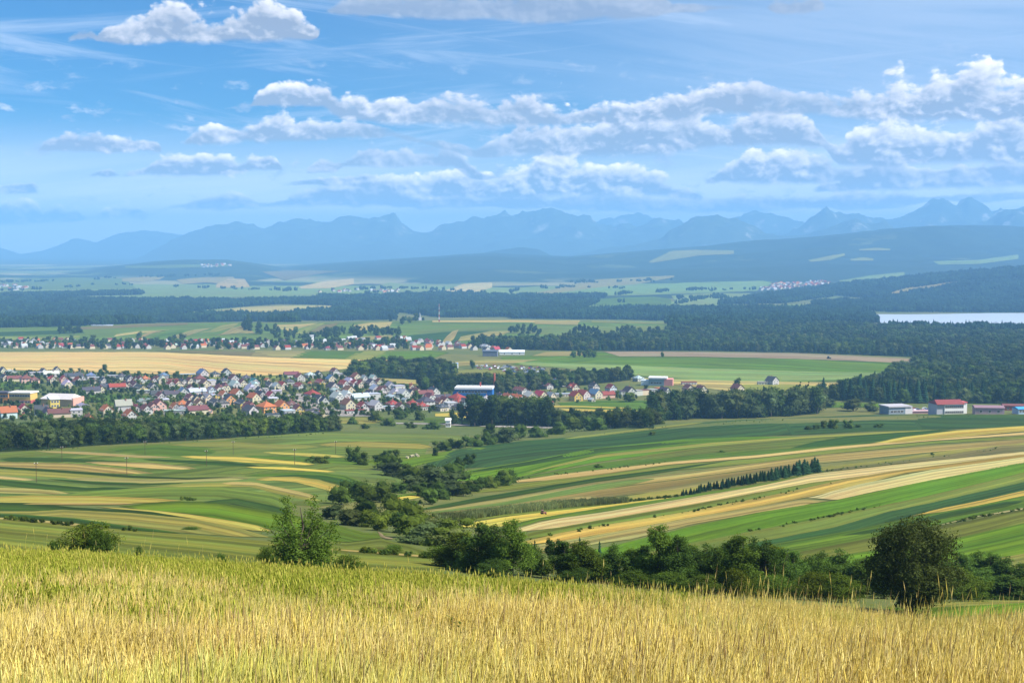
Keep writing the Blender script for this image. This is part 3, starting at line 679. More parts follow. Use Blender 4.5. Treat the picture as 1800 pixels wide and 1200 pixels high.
    ('field', 'dark', [(470, 837), (520, 834), (570, 836), (610, 844), (652, 858)], [(470, 839), (520, 838), (560, 842), (590, 850), (622, 861)], 7),
    ('field', 'gold', [(448, 841), (480, 837), (520, 838), (562, 844), (616, 860)], [(448, 846), (480, 845), (520, 848), (560, 858), (600, 869)], 6),
    ('field', 'tan', [(390, 846), (450, 848), (517, 862), (560, 872)], [(390, 853), (450, 854), (517, 870), (552, 878)], 5),
    ('field', 'sage', [(517, 828), (583, 828), (683, 835), (725, 838)], [(540, 834), (600, 840), (650, 857), (690, 860)], 4),
    ('field', 'mid', [(115, 865), (300, 856), (390, 856), (483, 868), (525, 884)], [(120, 873), (317, 877), (390, 878), (470, 892), (520, 899)], 4),
    ('field', 'tan', [(-160, 856), (0, 857), (83, 860), (125, 866)], [(-160, 866), (0, 867), (83, 869), (122, 870)], 4),
    ('field', 'gold', [(-160, 874), (0, 873), (50, 871), (167, 872), (320, 878)], [(-160, 884), (0, 884), (100, 884), (233, 885), (316, 882)], 5),
    ('field', 'straw', [(40, 885), (140, 884), (240, 884)], [(40, 887), (140, 888), (230, 887)], 6),
    ('field', 'dark', [(355, 881), (417, 876), (483, 889), (520, 900)], [(355, 884), (400, 886), (450, 895), (505, 904)], 6),
    ('field', 'bright', [(215, 888), (317, 881), (383, 883), (450, 895), (500, 903), (560, 914)], [(205, 892), (333, 903), (417, 918), (467, 928), (510, 936), (560, 940)], 5),
    ('field', 'dark', [(-160, 884), (0, 883), (50, 884), (133, 892), (267, 900), (335, 906)], [(-160, 897), (0, 897), (83, 898), (110, 896), (233, 902), (330, 911)], 5),
    ('field', 'yellow', [(170, 890), (267, 897), (333, 904), (417, 917), (480, 929)], [(170, 892), (267, 900), (333, 911), (400, 925), (470, 938)], 7),
    ('field', 'olive2', [(-160, 898), (0, 899), (60, 899), (117, 895), (233, 902), (350, 913), (420, 928), (480, 942)], [(-160, 903), (0, 904), (100, 909), (200, 923), (300, 935), (400, 942), (480, 948)], 4),
    ('field', 'dark', [(-160, 903), (0, 903), (33, 904), (133, 911), (233, 926), (325, 936)], [(-160, 909), (0, 910), (67, 915), (150, 924), (233, 933), (310, 938)], 6),
    ('field', 'straw', [(-160, 909), (0, 910), (67, 914), (133, 920), (180, 928)], [(-160, 912), (0, 913), (67, 918), (133, 925), (180, 930)], 7),
    ('field', 'olive', [(-160, 910), (0, 911), (133, 923), (233, 932), (367, 942), (467, 951), (620, 962), (780, 970)], [(-160, 1010), (0, 1012), (133, 1016), (233, 1020), (367, 1024), (467, 1028), (620, 1030), (780, 1024)], 3),
    ('field', 'green', [(560, 915), (600, 925), (640, 936), (680, 938)], [(470, 944), (560, 948), (610, 953), (668, 946)], 5),
    ('field', 'moss', [(470, 946), (560, 949), (610, 954), (668, 947), (740, 962)], [(470, 952), (560, 958), (620, 966), (700, 972), (760, 976)], 4),
    ('field', 'straw', [(586, 965), (660, 970), (790, 980)], [(586, 967), (660, 973), (790, 983)], 6),
    ('path', 'dirt', [(664, 934), (672, 938), (676, 943), (690, 946)], [(666, 938), (668, 944), (680, 948), (690, 948)], 8),
    # ---- gully floor
    ('field', 'bright', [(640, 806), (700, 806), (780, 794), (860, 784)], [(650, 818), (720, 822), (760, 812), (850, 790)], 2),
    ('field', 'yellow', [(674, 878), (710, 873), (745, 869)], [(676, 883), (710, 880), (742, 874)], 6),
    ('field', 'green', [(676, 872), (720, 868), (760, 864)], [(676, 876), (720, 873), (760, 868)], 5),
    # ---- plain with the near village
    ('wheat_field', 'wheat', [(-160, 618), (0, 619), (280, 619), (430, 626), (640, 632), (760, 634)], [(-160, 648), (0, 650), (250, 657), (450, 662), (580, 652), (640, 644), (760, 642)], 2),
    ('field', 'brown', [(270, 617), (360, 617), (450, 618)], [(330, 620), (430, 626), (480, 627)], 3),
    ('field', 'tan', [(450, 617), (500, 617), (545, 618)], [(440, 627), (500, 629), (520, 630)], 3),
    ('field', 'green', [(540, 617), (590, 617), (640, 618)], [(510, 630), (570, 631), (610, 632)], 3),
    ('field', 'olive2', [(630, 618), (660, 617), (690, 618)], [(605, 632), (630, 632), (650, 633)], 3),
    ('field', 'bright', [(680, 618), (760, 617), (790, 620)], [(640, 633), (720, 632), (760, 630)], 3),
    ('field', 'bright', [(880, 628), (1050, 619), (1200, 622), (1400, 628), (1600, 638), (1640, 640)], [(890, 640), (1000, 648), (1150, 664), (1300, 674), (1480, 670), (1600, 656)], 2),
    ('field', 'pgreen', [(900, 636), (1050, 640), (1250, 648), (1450, 654), (1560, 655)], [(920, 642), (1000, 648), (1150, 663), (1300, 672), (1480, 668)], 3),
    ('field', 'fallow', [(1060, 618), (1150, 618), (1400, 621), (1600, 631)], [(1090, 627), (1200, 627), (1400, 631), (1610, 639)], 4),
    ('field', 'tan', [(960, 619), (1000, 618), (1040, 619)], [(935, 626), (990, 626), (1020, 626)], 4),
    ('field', 'straw', [(1100, 664), (1280, 669), (1480, 673)], [(1120, 668), (1300, 690), (1490, 694)], 3),
    ('field', 'olive2', [(1290, 676), (1390, 676), (1470, 680)], [(1310, 688), (1400, 694), (1480, 696)], 4),
    ('field', 'tan', [(805, 636), (860, 632), (950, 632)], [(740, 636), (800, 644), (900, 640)], 3),
    ('field', 'olive2', [(790, 652), (850, 650), (910, 656)], [(800, 664), (850, 664), (905, 662)], 3),
    ('field', 'straw', [(660, 665), (720, 667), (785, 668)], [(665, 672), (720, 675), (780, 675)], 3),
    ('field', 'green', [(-40, 672), (20, 671), (60, 674)], [(-40, 682), (20, 683), (50, 684)], 3),
    ('field', 'green', [(135, 692), (220, 694), (290, 698)], [(140, 704), (210, 714), (250, 710)], 3),
    ('field', 'olive2', [(360, 661), (480, 660), (560, 658)], [(370, 667), (480, 668), (560, 664)], 3),
    ('field', 'green', [(980, 708), (1060, 704), (1140, 704)], [(990, 716), (1060, 720), (1140, 722)], 3),
    ('field', 'yellow', [(965, 713), (1030, 714), (1110, 717)], [(975, 716), (1030, 716), (1110, 720)], 4),
    ('field', 'yellow', [(985, 719), (1050, 720), (1120, 722)], [(1000, 724), (1060, 731), (1120, 728)], 4),
    ('field', 'yellow', [(765, 727), (830, 724)], [(765, 732), (830, 735)], 3),
    ('field', 'green', [(740, 734), (830, 736)], [(750, 744), (830, 744)], 3),
    ('field', 'olive2', [(585, 735), (640, 733), (680, 736)], [(590, 744), (640, 746), (660, 744)], 3),
    ('field', 'bright', [(1440, 706), (1500, 708), (1560, 710)], [(1440, 717), (1500, 716), (1560, 716)], 3),
    ('road', 'road', [(690, 743), (760, 744), (860, 748), (1000, 751)], [(690, 745), (760, 746), (860, 750.5), (1000, 754)], 5),
    ('road', 'road', [(560, 714), (610, 720), (660, 726)], [(540, 728), (600, 732), (650, 732)], 4),
    ('road', 'road', [(505, 694), (525, 690), (545, 696), (560, 712)], [(508, 702), (525, 708), (540, 714), (556, 720)], 3),
    # ---- fields round the second village
    ('field', 'mid', [(-160, 578), (0, 577), (200, 571), (420, 567), (600, 568), (780, 563), (1000, 563), (1180, 567)], [(-160, 600), (0, 602), (250, 606), (450, 604), (700, 606), (900, 606), (1180, 592)], 1),
    ('field', 'brown', [(120, 576), (250, 570), (330, 568)], [(140, 580), (250, 575), (330, 571)], 2),
    ('field', 'dark', [(-160, 586), (0, 584), (140, 580)], [(-160, 592), (0, 591), (150, 586)], 2),
    ('field', 'straw', [(205, 588), (245, 582), (300, 580)], [(200, 592), (240, 587), (280, 582)], 3),
    ('field', 'olive2', [(-160, 592), (10, 592), (90, 593), (140, 590)], [(-160, 597), (10, 598), (90, 598), (140, 594)], 3),
    ('field', 'tan', [(240, 594), (262, 584), (300, 581)], [(222, 602), (250, 594), (275, 583)], 4),
    ('field', 'green', [(262, 594), (290, 584), (330, 580)], [(248, 602), (275, 596), (315, 590)], 3),
    ('field', 'tan', [(300, 592), (340, 580), (372, 577)], [(285, 600), (320, 594), (350, 584)], 4),
    ('field', 'olive2', [(368, 582), (390, 572), (420, 568)], [(350, 586), (380, 584), (410, 576)], 4),
    ('field', 'tan', [(388, 588), (408, 577), (424, 573)], [(380, 590), (420, 586), (450, 586)], 5),
    ('field', 'straw', [(485, 571), (530, 570), (560, 568)], [(490, 578), (510, 583), (540, 574)], 4),
    ('field', 'olive2', [(530, 580), (550, 571), (572, 568)], [(510, 586), (530, 588), (552, 578)], 4),
    ('field', 'brown', [(548, 582), (565, 572), (596, 568)], [(535, 587), (560, 586), (585, 576)], 5),
    ('field', 'straw', [(622, 572), (650, 567), (690, 566)], [(618, 583), (650, 580), (685, 575)], 4),
    ('field', 'tan', [(595, 597), (640, 592), (690, 589)], [(600, 600), (650, 598), (690, 594)], 4),
    ('field', 'dark', [(720, 590), (780, 584), (860, 582)], [(700, 602), (760, 606), (800, 604)], 3),
    ('field', 'tan', [(785, 592), (795, 583), (806, 580)], [(775, 604), (790, 604), (798, 596)], 4),
    ('field', 'sage', [(740, 580), (900, 574), (1050, 574), (1170, 572)], [(730, 590), (900, 586), (1050, 590), (1170, 586)], 2),
    ('field', 'tan', [(810, 592), (860, 583), (900, 582)], [(805, 600), (850, 596), (885, 588)], 4),
    ('field', 'straw', [(760, 564), (900, 563), (1020, 564)], [(760, 567), (900, 567), (1015, 569)], 4),
    ('field', 'tan', [(940, 565), (980, 564), (1016, 565)], [(940, 570), (980, 571), (1016, 572)], 5),
    ('field', 'olive2', [(1040, 564), (1120, 565), (1180, 567)], [(1040, 567), (1120, 569), (1180, 570)], 4),
    ('pond', 'road', [(160, 571), (180, 570.5), (200, 571)], [(160, 573), (180, 573), (198, 573)], 4),
    ('pond', 'road', [(1775, 615), (1800, 614), (1850, 614)], [(1780, 619), (1800, 620), (1850, 620)], 4),
    # ---- the plain beyond
    ('field', 'pgreen', [(420, 503), (700, 502), (900, 506), (1100, 499), (1360, 497)], [(420, 522), (700, 518), (900, 522), (1100, 520), (1330, 512)], 1),
    ('field', 'pgreen', [(-160, 502), (100, 500), (430, 500)], [(-160, 516), (100, 514), (430, 516)], 1),
    ('field', 'straw', [(345, 552), (420, 541), (500, 538), (570, 537), (640, 541)], [(370, 554), (440, 557), (500, 554), (560, 546), (620, 542)], 4),
    ('field', 'pgreen', [(270, 552), (340, 546), (430, 541), (560, 536)], [(280, 553), (350, 551), (430, 545), (560, 538)], 3),
    ('field', 'pale', [(905, 540), (950, 536), (1000, 534)], [(915, 542), (960, 541), (1000, 538)], 4),
    ('field', 'pgreen', [(980, 536), (1100, 529), (1200, 531), (1330, 537), (1480, 534)], [(990, 540), (1100, 540), (1200, 540), (1330, 541), (1470, 538)], 3),
    ('field', 'olive2', [(1370, 577), (1400, 576), (1440, 577)], [(1350, 581), (1400, 582), (1440, 581)], 5),
    ('field', 'pgreen', [(-160, 519), (100, 516), (300, 516), (600, 517), (800, 518), (1000, 520)], [(-160, 524), (100, 523), (300, 523), (600, 523), (800, 522), (1000, 524)], 3),
    ('field', 'straw', [(60, 516), (180, 514), (250, 515)], [(60, 518), (180, 517), (250, 517)], 5),
    ('field', 'sage', [(-160, 496), (60, 490), (130, 488), (220, 490)], [(-160, 510), (60, 509), (150, 509), (240, 508)], 3),
    ('field', 'tan', [(215, 490), (250, 487), (290, 487)], [(215, 495), (250, 496), (280, 492)], 4),
    ('field', 'tan', [(310, 492), (360, 488), (410, 487)], [(320, 500), (360, 497), (420, 500)], 4),
    ('field', 'straw', [(380, 500), (400, 490), (430, 491)], [(380, 506), (410, 506), (440, 505)], 4),
    ('field', 'brown', [(460, 478), (520, 476), (600, 477)], [(470, 482), (500, 493), (560, 482)], 5),
    ('field', 'pale', [(525, 505), (570, 495), (622, 490)], [(530, 508), (580, 507), (622, 500)], 5),
    ('field', 'pgreen', [(655, 505), (685, 497), (720, 502), (765, 510)], [(655, 513), (700, 514), (740, 514), (768, 515)], 4),
    ('field', 'pale', [(780, 512), (815, 499), (865, 497)], [(790, 517), (830, 516), (865, 506)], 4),
    ('field', 'pgreen', [(820, 508), (860, 504), (900, 510)], [(820, 517), (860, 518), (910, 518)], 3),
    ('field', 'pgreen', [(500, 506), (600, 504), (660, 506)], [(500, 516), (600, 516), (660, 516)], 2),
    ('field', 'tan', [(940, 516), (1050, 492), (1120, 488), (1185, 485)], [(945, 520), (1050, 506), (1120, 500), (1185, 488)], 5),
    ('field', 'pgreen', [(900, 520), (960, 516), (1080, 502), (1220, 497), (1340, 494), (1360, 497)], [(900, 526), (1000, 524), (1100, 518), (1220, 514), (1330, 512)], 4),
    ('field', 'green', [(1000, 532), (1080, 524), (1150, 522), (1180, 526)], [(1000, 538), (1080, 538), (1150, 538), (1180, 536)], 5),
    ('field', 'pgreen', [(1180, 520), (1250, 516), (1320, 516)], [(1190, 536), (1240, 536), (1300, 530)], 5),
    ('field', 'pgreen', [(1475, 494), (1530, 485), (1590, 479)], [(1480, 498), (1540, 496), (1590, 484)], 6),
    ('field', 'tan', [(1525, 524), (1570, 508), (1620, 500), (1685, 495)], [(1535, 526), (1580, 522), (1630, 510), (1685, 503)], 6),
    ('field', 'straw', [(1720, 525), (1760, 516), (1800, 508), (1900, 495)], [(1725, 527), (1770, 524), (1800, 521), (1900, 512)], 6),
    ('field', 'pgreen', [(1725, 528), (1780, 525), (1830, 522)], [(1730, 531), (1780, 531), (1830, 530)], 6),
    ('field', 'olive2', [(1140, 461), (1180, 442), (1220, 440), (1290, 441)], [(1145, 463), (1190, 456), (1230, 450), (1290, 447)], 6),
    ('field', 'olive2', [(1420, 458), (1460, 450), (1485, 446)], [(1425, 461), (1460, 458), (1485, 450)], 6),
    ('field', 'pgreen', [(1640, 460), (1720, 458), (1790, 448)], [(1650, 466), (1720, 465), (1790, 456)], 6),
    ('field', 'olive2', [(1510, 439), (1540, 436), (1565, 438)], [(1510, 441), (1540, 441), (1565, 441)], 6),
    ('field', 'olive2', [(1495, 456), (1515, 453), (1535, 455)], [(1495, 459), (1515, 459), (1535, 459)], 6),
    ('field', 'sage', [(220, 468), (300, 466), (400, 465)], [(220, 472), (300, 472), (400, 469)], 4),
]
for nm, crop, top, bot, lay in R:
    field(nm, crop, top, bot, lay, MAT_WATER if nm == 'pond' else None)

# ---------------------------------------------------------------- trees and shrubs
def leaf_material(name, base, var=0.5, hue=(1.45, 1.15, 0.9), transl=0.22):
    m = bpy.data.materials.new(name); m.use_nodes = True
    nt = NT(m.node_tree); m.node_tree.nodes.clear()
    at = nt.n.new('ShaderNodeAttribute'); at.attribute_name = 'tone'
    oi = nt.n.new('ShaderNodeObjectInfo')
    f = nt.m('ADD', nt.m('MULTIPLY_ADD', at.outputs['Fac'], var, 1 - var * .5), nt.m('MULTIPLY_ADD', oi.outputs['Random'], 0.62, -0.31))
    stand = nt.noise(oi.outputs['Location'], 0.011, 3, 0.6)                      # stands of different age and kind
    f = nt.m('MULTIPLY', f, nt.sm(stand, 0.32, 0.68, 0.62, 1.55))
    c = nt.mix(1.0, rgb(base), nt.xyz(f, f, f), 'MULTIPLY')
    r2 = nt.m('FRACT', nt.m('MULTIPLY', oi.outputs['Random'], 17.3))
    c = nt.mix(nt.m('MULTIPLY', nt.sm(r2, 0.35, 1.0), 0.8), c, nt.mix(1.0, c, (hue[0], hue[1], hue[2], 1), 'MULTIPLY'))
    d = nt.n.new('ShaderNodeBsdfDiffuse'); nt.put(d.inputs[0], c)
    t = nt.n.new('ShaderNodeBsdfTranslucent'); nt.put(t.inputs[0], nt.mix(1.0, c, (1.3, 1.4, 0.6, 1), 'MULTIPLY'))
    mx = nt.n.new('ShaderNodeMixShader'); mx.inputs[0].default_value = transl
    nt.l.new(d.outputs[0], mx.inputs[1]); nt.l.new(t.outputs[0], mx.inputs[2])
    o = nt.n.new('ShaderNodeOutputMaterial'); nt.l.new(mx.outputs[0], o.inputs[0])
    return m


M_LEAF = leaf_material('foliage', (0.050, 0.084, 0.015))
M_LEAF_DARK = leaf_material('dark_foliage', (0.033, 0.060, 0.015))
M_LEAF_OLIVE = leaf_material('olive_foliage', (0.082, 0.106, 0.028), 0.9)
M_LEAF_GREY = leaf_material('willow_foliage', (0.060, 0.086, 0.030))
M_LEAF_LIGHT = leaf_material('light_foliage', (0.085, 0.125, 0.018))
M_NEAR = leaf_material('near_foliage', (0.100, 0.160, 0.024), 0.9, (1.5, 1.15, .9), 0.3)
M_NEAR_DARK = leaf_material('near_dark_foliage', (0.074, 0.130, 0.025), 0.9, (1.3, 1.15, .9), 0.3)
M_NEEDLE = leaf_material('needles', (0.014, 0.036, 0.017), 0.5, (1.2, 1.1, 1.0), 0.05)
M_FAR = leaf_material('far_foliage', (0.013, 0.029, 0.012), 0.7, (1.3, 1.2, 0.8), 0.05)
M_REED = leaf_material('reeds', (0.115, 0.145, 0.058), 0.8)
M_BARK, nt, b = material('bark')
nt.put(b.inputs['Base Color'], nt.mix(pos_noise(nt, 9.0, 4, 0.6, (1, 1, .3)), (0.035, 0.026, 0.018, 1), (0.13, 0.105, 0.08, 1)))


def ico(sub):
    bm = bmesh.new(); bmesh.ops.create_icosphere(bm, subdivisions=sub, radius=1.0)
    V = np.array([v.co[:] for v in bm.verts]); Fc = np.array([[v.index for v in f.verts] for f in bm.faces]); bm.free()
    return V, Fc


ICO1, ICO2 = ico(1), ico(2)


def lumpy(cs, rs, rng, base=ICO1, k=0.8, amp=0.25):
    Vs, Fs, off = [], [], 0
    for c, r in zip(cs, rs):
        V = base[0] * (1 + amp * (rng.random((len(base[0]), 1)) - 0.5) * 2) * np.asarray(r) * k + c
        Vs.append(V); Fs.append(base[1] + off); off += len(V)
    return np.concatenate(Vs), np.concatenate(Fs)


def leaves(cs, rs, n, size, rng, shell=(0.72, 1.06), upbias=0.25, clump=1, spread=0.0, aspect=1.0):
    """n small four-cornered leaves (or leaf sprays) on the shells of ellipsoid lobes"""
    cs = np.asarray(cs, float); rs = np.asarray(rs, float)
    wgt = (rs.prod(1)) ** 0.66; wgt = wgt / wgt.sum()
    nc = max(1, n // clump)
    li = rng.choice(len(cs), nc, p=wgt)
    d = rng.normal(size=(nc, 3)); d[:, 2] += upbias; d /= np.linalg.norm(d, axis=1, keepdims=True)
    p = cs[li] + d * rs[li] * rng.uniform(shell[0], shell[1], (nc, 1))
    d = np.repeat(d, clump, 0); p = np.repeat(p, clump, 0)
    tone = np.repeat(rng.random(nc), clump) * 0.6 + rng.random(nc * clump) * 0.4
    if clump > 1: p = p + rng.normal(size=p.shape) * spread
    N = d * 0.7 + rng.normal(size=d.shape) * 0.6 + np.array([0, 0, 0.35]); N /= np.linalg.norm(N, axis=1, keepdims=True)
    T = np.cross(N, rng.normal(size=N.shape)); T /= np.linalg.norm(T, axis=1, keepdims=True)
    B = np.cross(N, T)
    s = size * rng.uniform(0.6, 1.35, (len(p), 1))
    V = np.stack([p - T * s * 0.5 * aspect, p - B * s * 0.32, p + T * s * 0.5 * aspect, p + B * s * 0.32], 1).reshape(-1, 3)
    Fc = np.arange(len(V)).reshape(-1, 4)
    return V, Fc, np.repeat(tone, 4)


def tube(pts, rads, k=5):
    pts = np.asarray(pts, float); V = []; Fc = []
    for i, (p, r) in enumerate(zip(pts, rads)):
        t = pts[min(i + 1, len(pts) - 1)] - pts[max(i - 1, 0)]; t /= np.linalg.norm(t) + 1e-9
        a = np.cross(t, [0.3, 1, 0.1]); a /= np.linalg.norm(a) + 1e-9; c = np.cross(t, a)
        for j in range(k):
            an = 2 * math.pi * j / k; V.append(p + (a * math.cos(an) + c * math.sin(an)) * r)
    for i in range(len(pts) - 1):
        for j in range(k):
            Fc.append([i * k + j, i * k + (j + 1) % k, (i + 1) * k + (j + 1) % k, (i + 1) * k + j])
    return np.array(V), np.array(Fc)


def join_q(parts):
    """join (V, F, tone) quads/tris as quads (a triangle repeats no corner: it gets its own quad by edge split)"""
    Vs, Fs, Ts, off = [], [], [], 0
    for V, Fc, t in parts:
        V = np.asarray(V, float); Fc = np.asarray(Fc)
        if Fc.shape[1] == 3:
            a, b_, c = V[Fc[:, 0]], V[Fc[:, 1]], V[Fc[:, 2]]; tt = np.asarray(t)
            mid = (b_ + c) / 2
            V2 = np.stack([a, b_, mid, c], 1).reshape(-1, 3)
            t2 = np.stack([tt[Fc[:, 0]], tt[Fc[:, 1]], tt[Fc[:, 1]], tt[Fc[:, 2]]], 1).reshape(-1)
            V, Fc, t = V2, np.arange(len(V2)).reshape(-1, 4), t2
        Vs.append(V); Fs.append(Fc + off); Ts.append(np.asarray(t, float)); off += len(V)
    return np.concatenate(Vs), np.concatenate(Fs), np.concatenate(Ts)


def lobes_round(rng, n, wdt, hgt, base=0.12):
    cs, rs = [], []
    for i in range(n):
        a = rng.uniform(0, 2 * math.pi); z = rng.uniform(base + .14, 0.86)
        prof = math.sin(math.pi * min(1, (z * 0.9 + 0.08))) ** 0.6
        q = rng.uniform(0.15, 0.75) * prof * wdt / 2
        r = rng.uniform(0.20, 0.34) * wdt * (0.6 + 0.4 * prof)
        cs.append((math.cos(a) * q, math.sin(a) * q, z * hgt)); rs.append((r, r, r * rng.uniform(.65, .9)))
    cs.append((0, 0, hgt * .5)); rs.append((wdt * .34, wdt * .34, hgt * .34))
    return cs, rs


def lobes_tall(rng, n, wdt, hgt):
    """pointed upright crown: a young birch or aspen"""
    cs, rs = [], []
    for i in range(n):
        z = (i + 0.5) / n * 0.93 + 0.03 + rng.uniform(-.03, .03)
        q = (1 - z) ** 0.7 * wdt * 0.30
        a = rng.uniform(0, 2 * math.pi)
        r = max(0.07 * wdt, (1 - z) ** 0.5 * wdt * rng.uniform(0.28, 0.42))
        cs.append((math.cos(a) * q * 1.2, math.sin(a) * q * 1.2, z * hgt)); rs.append((r, r, r * 1.2))
    return cs, rs


def far_tree(name, rng, kind):
    """unit-height tree for distances over about 400 m: lumpy inner masses with leaf sprays over them"""
    if kind == 'round': cs, rs = lobes_round(rng, 9, 0.85, 1.0, 0.02); mat = M_LEAF
    elif kind == 'oval': cs, rs = lobes_round(rng, 8, 0.62, 1.0, 0.0); mat = M_LEAF_DARK
    elif kind == 'tall': cs, rs = lobes_tall(rng, 9, 0.62, 1.0); mat = M_LEAF_DARK
    elif kind == 'willow': cs, rs = lobes_round(rng, 9, 0.85, 1.0, 0.0); mat = M_LEAF_GREY
    else: cs, rs = lobes_round(rng, 8, 1.35, 1.0, -0.12); mat = M_LEAF_LIGHT if kind == 'light_shrub' else M_LEAF
    V1, F1 = lumpy(cs, rs, rng, ICO1, 0.74, 0.22)
    lv = leaves(cs, rs, 1500 if kind in ('round', 'shrub', 'light_shrub', 'willow') else 1000, 0.056 if kind in ('round', 'shrub', 'light_shrub', 'willow') else 0.065, rng, (0.72, 1.10), clump=3, spread=.02)
    V, Fc, t = join_q([(V1, F1, np.clip(rng.random(len(V1)) * .6 + .1, 0, 1)), lv])
    Vt, Ft = tube([(0, 0, -0.08), (0.01, 0, 0.2), (0, 0.01, 0.5)], [0.028, 0.022, 0.012])
    nv = len(V)
    V = np.concatenate([V, Vt]); mi = np.concatenate([np.zeros(len(Fc)), np.ones(len(Ft))]); Fc = np.concatenate([Fc, Ft + nv])
    return mesh_np(name, V, Fc, [mat, M_BARK], mi, attrs={'tone': np.concatenate([t, np.zeros(len(Vt))])})


def conifer_mesh(name, rng, layers=9, wdt=0.42, mat=None):
    Vs, Ts = [], []
    for i in range(layers):
        z = 0.10 + 0.86 * i / layers; r = (1 - z) ** 0.85 * wdt * 0.62 + 0.015
        nb = 10 if i < layers * .6 else 7
        a0 = rng.uniform(0, 6.28)
        for j in range(nb):
            a = a0 + j / nb * 2 * math.pi + rng.uniform(-.15, .15); rr = r * rng.uniform(.75, 1.15); hw = 0.42 / nb * 2 * math.pi * rr * .9
            ca, sa = math.cos(a), math.sin(a); zt = z + 0.5 / layers + .03; zd = z - rng.uniform(.0, .05)
            Vs += [(0, 0, zt), (ca * rr * .6 - sa * hw, sa * rr * .6 + ca * hw, z + .0), (ca * rr, sa * rr, zd), (ca * rr * .6 + sa * hw, sa * rr * .6 - ca * hw, z + .0)]
            Ts += [rng.random()] * 4
    V = np.array(Vs); Fc = np.arange(len(V)).reshape(-1, 4)
    # dark inner cone and stem
    Vt, Ft = tube([(0, 0, -.06), (0, 0, .1), (0, 0, .5), (0, 0, 1.0)], [0.022, .02, .012, .002])
    Vc, Fcn = tube([(0, 0, .12), (0, 0, .5), (0, 0, .97)], [wdt * .36, wdt * .21, .004], 7)
    n0_ = len(V); n1_ = n0_ + len(Vc)
    mi = np.concatenate([np.zeros(len(Fc) + len(Fcn)), np.ones(len(Ft))])
    return mesh_np(name, np.concatenate([V, Vc, Vt]), np.concatenate([Fc, Fcn + n0_, Ft + n1_]), [mat or M_NEEDLE, M_BARK], mi,
                   attrs={'tone': np.concatenate([Ts, np.full(len(Vc), .2), np.zeros(len(Vt))])})


rg = np.random.default_rng(11)
FT = {k: [far_tree(k + '_tree', rg, k) for _ in range(n)] for k, n in (('round', 4), ('oval', 3), ('tall', 3), ('willow', 3), ('shrub', 4), ('light_shrub', 2))}
CONIFERS = [conifer_mesh('conifer', rg, 9, w_) for w_ in (0.34, 0.40, 0.46)]


def far_clump(name, rng, n, conifer_share):
    """a handful of coarse trees for woods over about 2 km away"""
    parts = []
    for i in range(n):
        x, y = rng.uniform(-11, 11, 2); h = rng.uniform(11, 18); t = rng.random()
        if rng.random() < conifer_share:
            Vc, Fcn = tube([(0, 0, 0), (0, 0, h * .25), (0, 0, h * 1.15)], [h * .10, h * .19, .05], 6)
            parts.append((Vc + [x, y, 0], Fcn, np.full(len(Vc), t * .5)))
        else:
            cs = [(x + rng.uniform(-2, 2), y + rng.uniform(-2, 2), h * rng.uniform(.35, .75)) for _ in range(3)]
            rs = [(h * rng.uniform(.22, .34),) * 2 + (h * rng.uniform(.28, .4),) for _ in range(3)]
            V1, F1 = lumpy(cs, rs, rng, ICO1, 1.0, 0.22)
            parts.append((V1, F1, np.clip(t * .7 + rng.random(len(V1)) * .4, 0, 1)))
    V, Fc, t = join_q(parts)
    return mesh_np(name, V, Fc, M_FAR, attrs={'tone': t})


def scatter_stuff(name, protos, P, scale, rot, label=None, cat=None, parent_mat=None):
    """one object of kind stuff: copies of the protos on the points P by geometry nodes"""
    pc = bpy.data.collections.new(name + '_kit')
    for i, me in enumerate(protos):
        o = bpy.data.objects.new('%s_piece' % name, me); pc.objects.link(o)
    me = bpy.data.meshes.new(name)
    me.vertices.add(len(P)); me.vertices.foreach_set('co', np.asarray(P, np.float32).ravel())
    for an, av in (('sc', scale), ('rz', rot)):
        a = me.attributes.new(an, 'FLOAT', 'POINT'); a.data.foreach_set('value', np.asarray(av, np.float32))
    a = me.attributes.new('pick', 'INT', 'POINT'); a.data.foreach_set('value', RNG.integers(0, len(protos), len(P)).astype(np.int32))
    o = link(name, me)
    ng = bpy.data.node_groups.new(name, 'GeometryNodeTree')
    ng.interface.new_socket('Geometry', in_out='INPUT', socket_type='NodeSocketGeometry'); ng.interface.new_socket('Geometry', in_out='OUTPUT', socket_type='NodeSocketGeometry')
    N, L = ng.nodes, ng.links
    gi = N.new('NodeGroupInput'); go = N.new('NodeGroupOutput')
    ci = N.new('GeometryNodeCollectionInfo'); ci.inputs[0].default_value = pc; ci.inputs[1].default_value = True; ci.inputs[2].default_value = True
    ip = N.new('GeometryNodeInstanceOnPoints'); ip.inputs['Pick Instance'].default_value = True
    def attr(n_, t):
        k = N.new('GeometryNodeInputNamedAttribute'); k.data_type = t; k.inputs[0].default_value = n_; return k.outputs[0]
    cx = N.new('ShaderNodeCombineXYZ'); L.new(attr('rz', 'FLOAT'), cx.inputs[2])
    L.new(gi.outputs[0], ip.inputs['Points']); L.new(ci.outputs[0], ip.inputs['Instance']); L.new(attr('pick', 'INT'), ip.inputs['Instance Index'])
    L.new(cx.outputs[0], ip.inputs['Rotation']); L.new(attr('sc', 'FLOAT'), ip.inputs['Scale']); L.new(ip.outputs[0], go.inputs[0])
    md = o.modifiers.new('scatter', 'NODES'); md.node_group = ng
    tag(o, label, cat, kind='stuff')
    return o


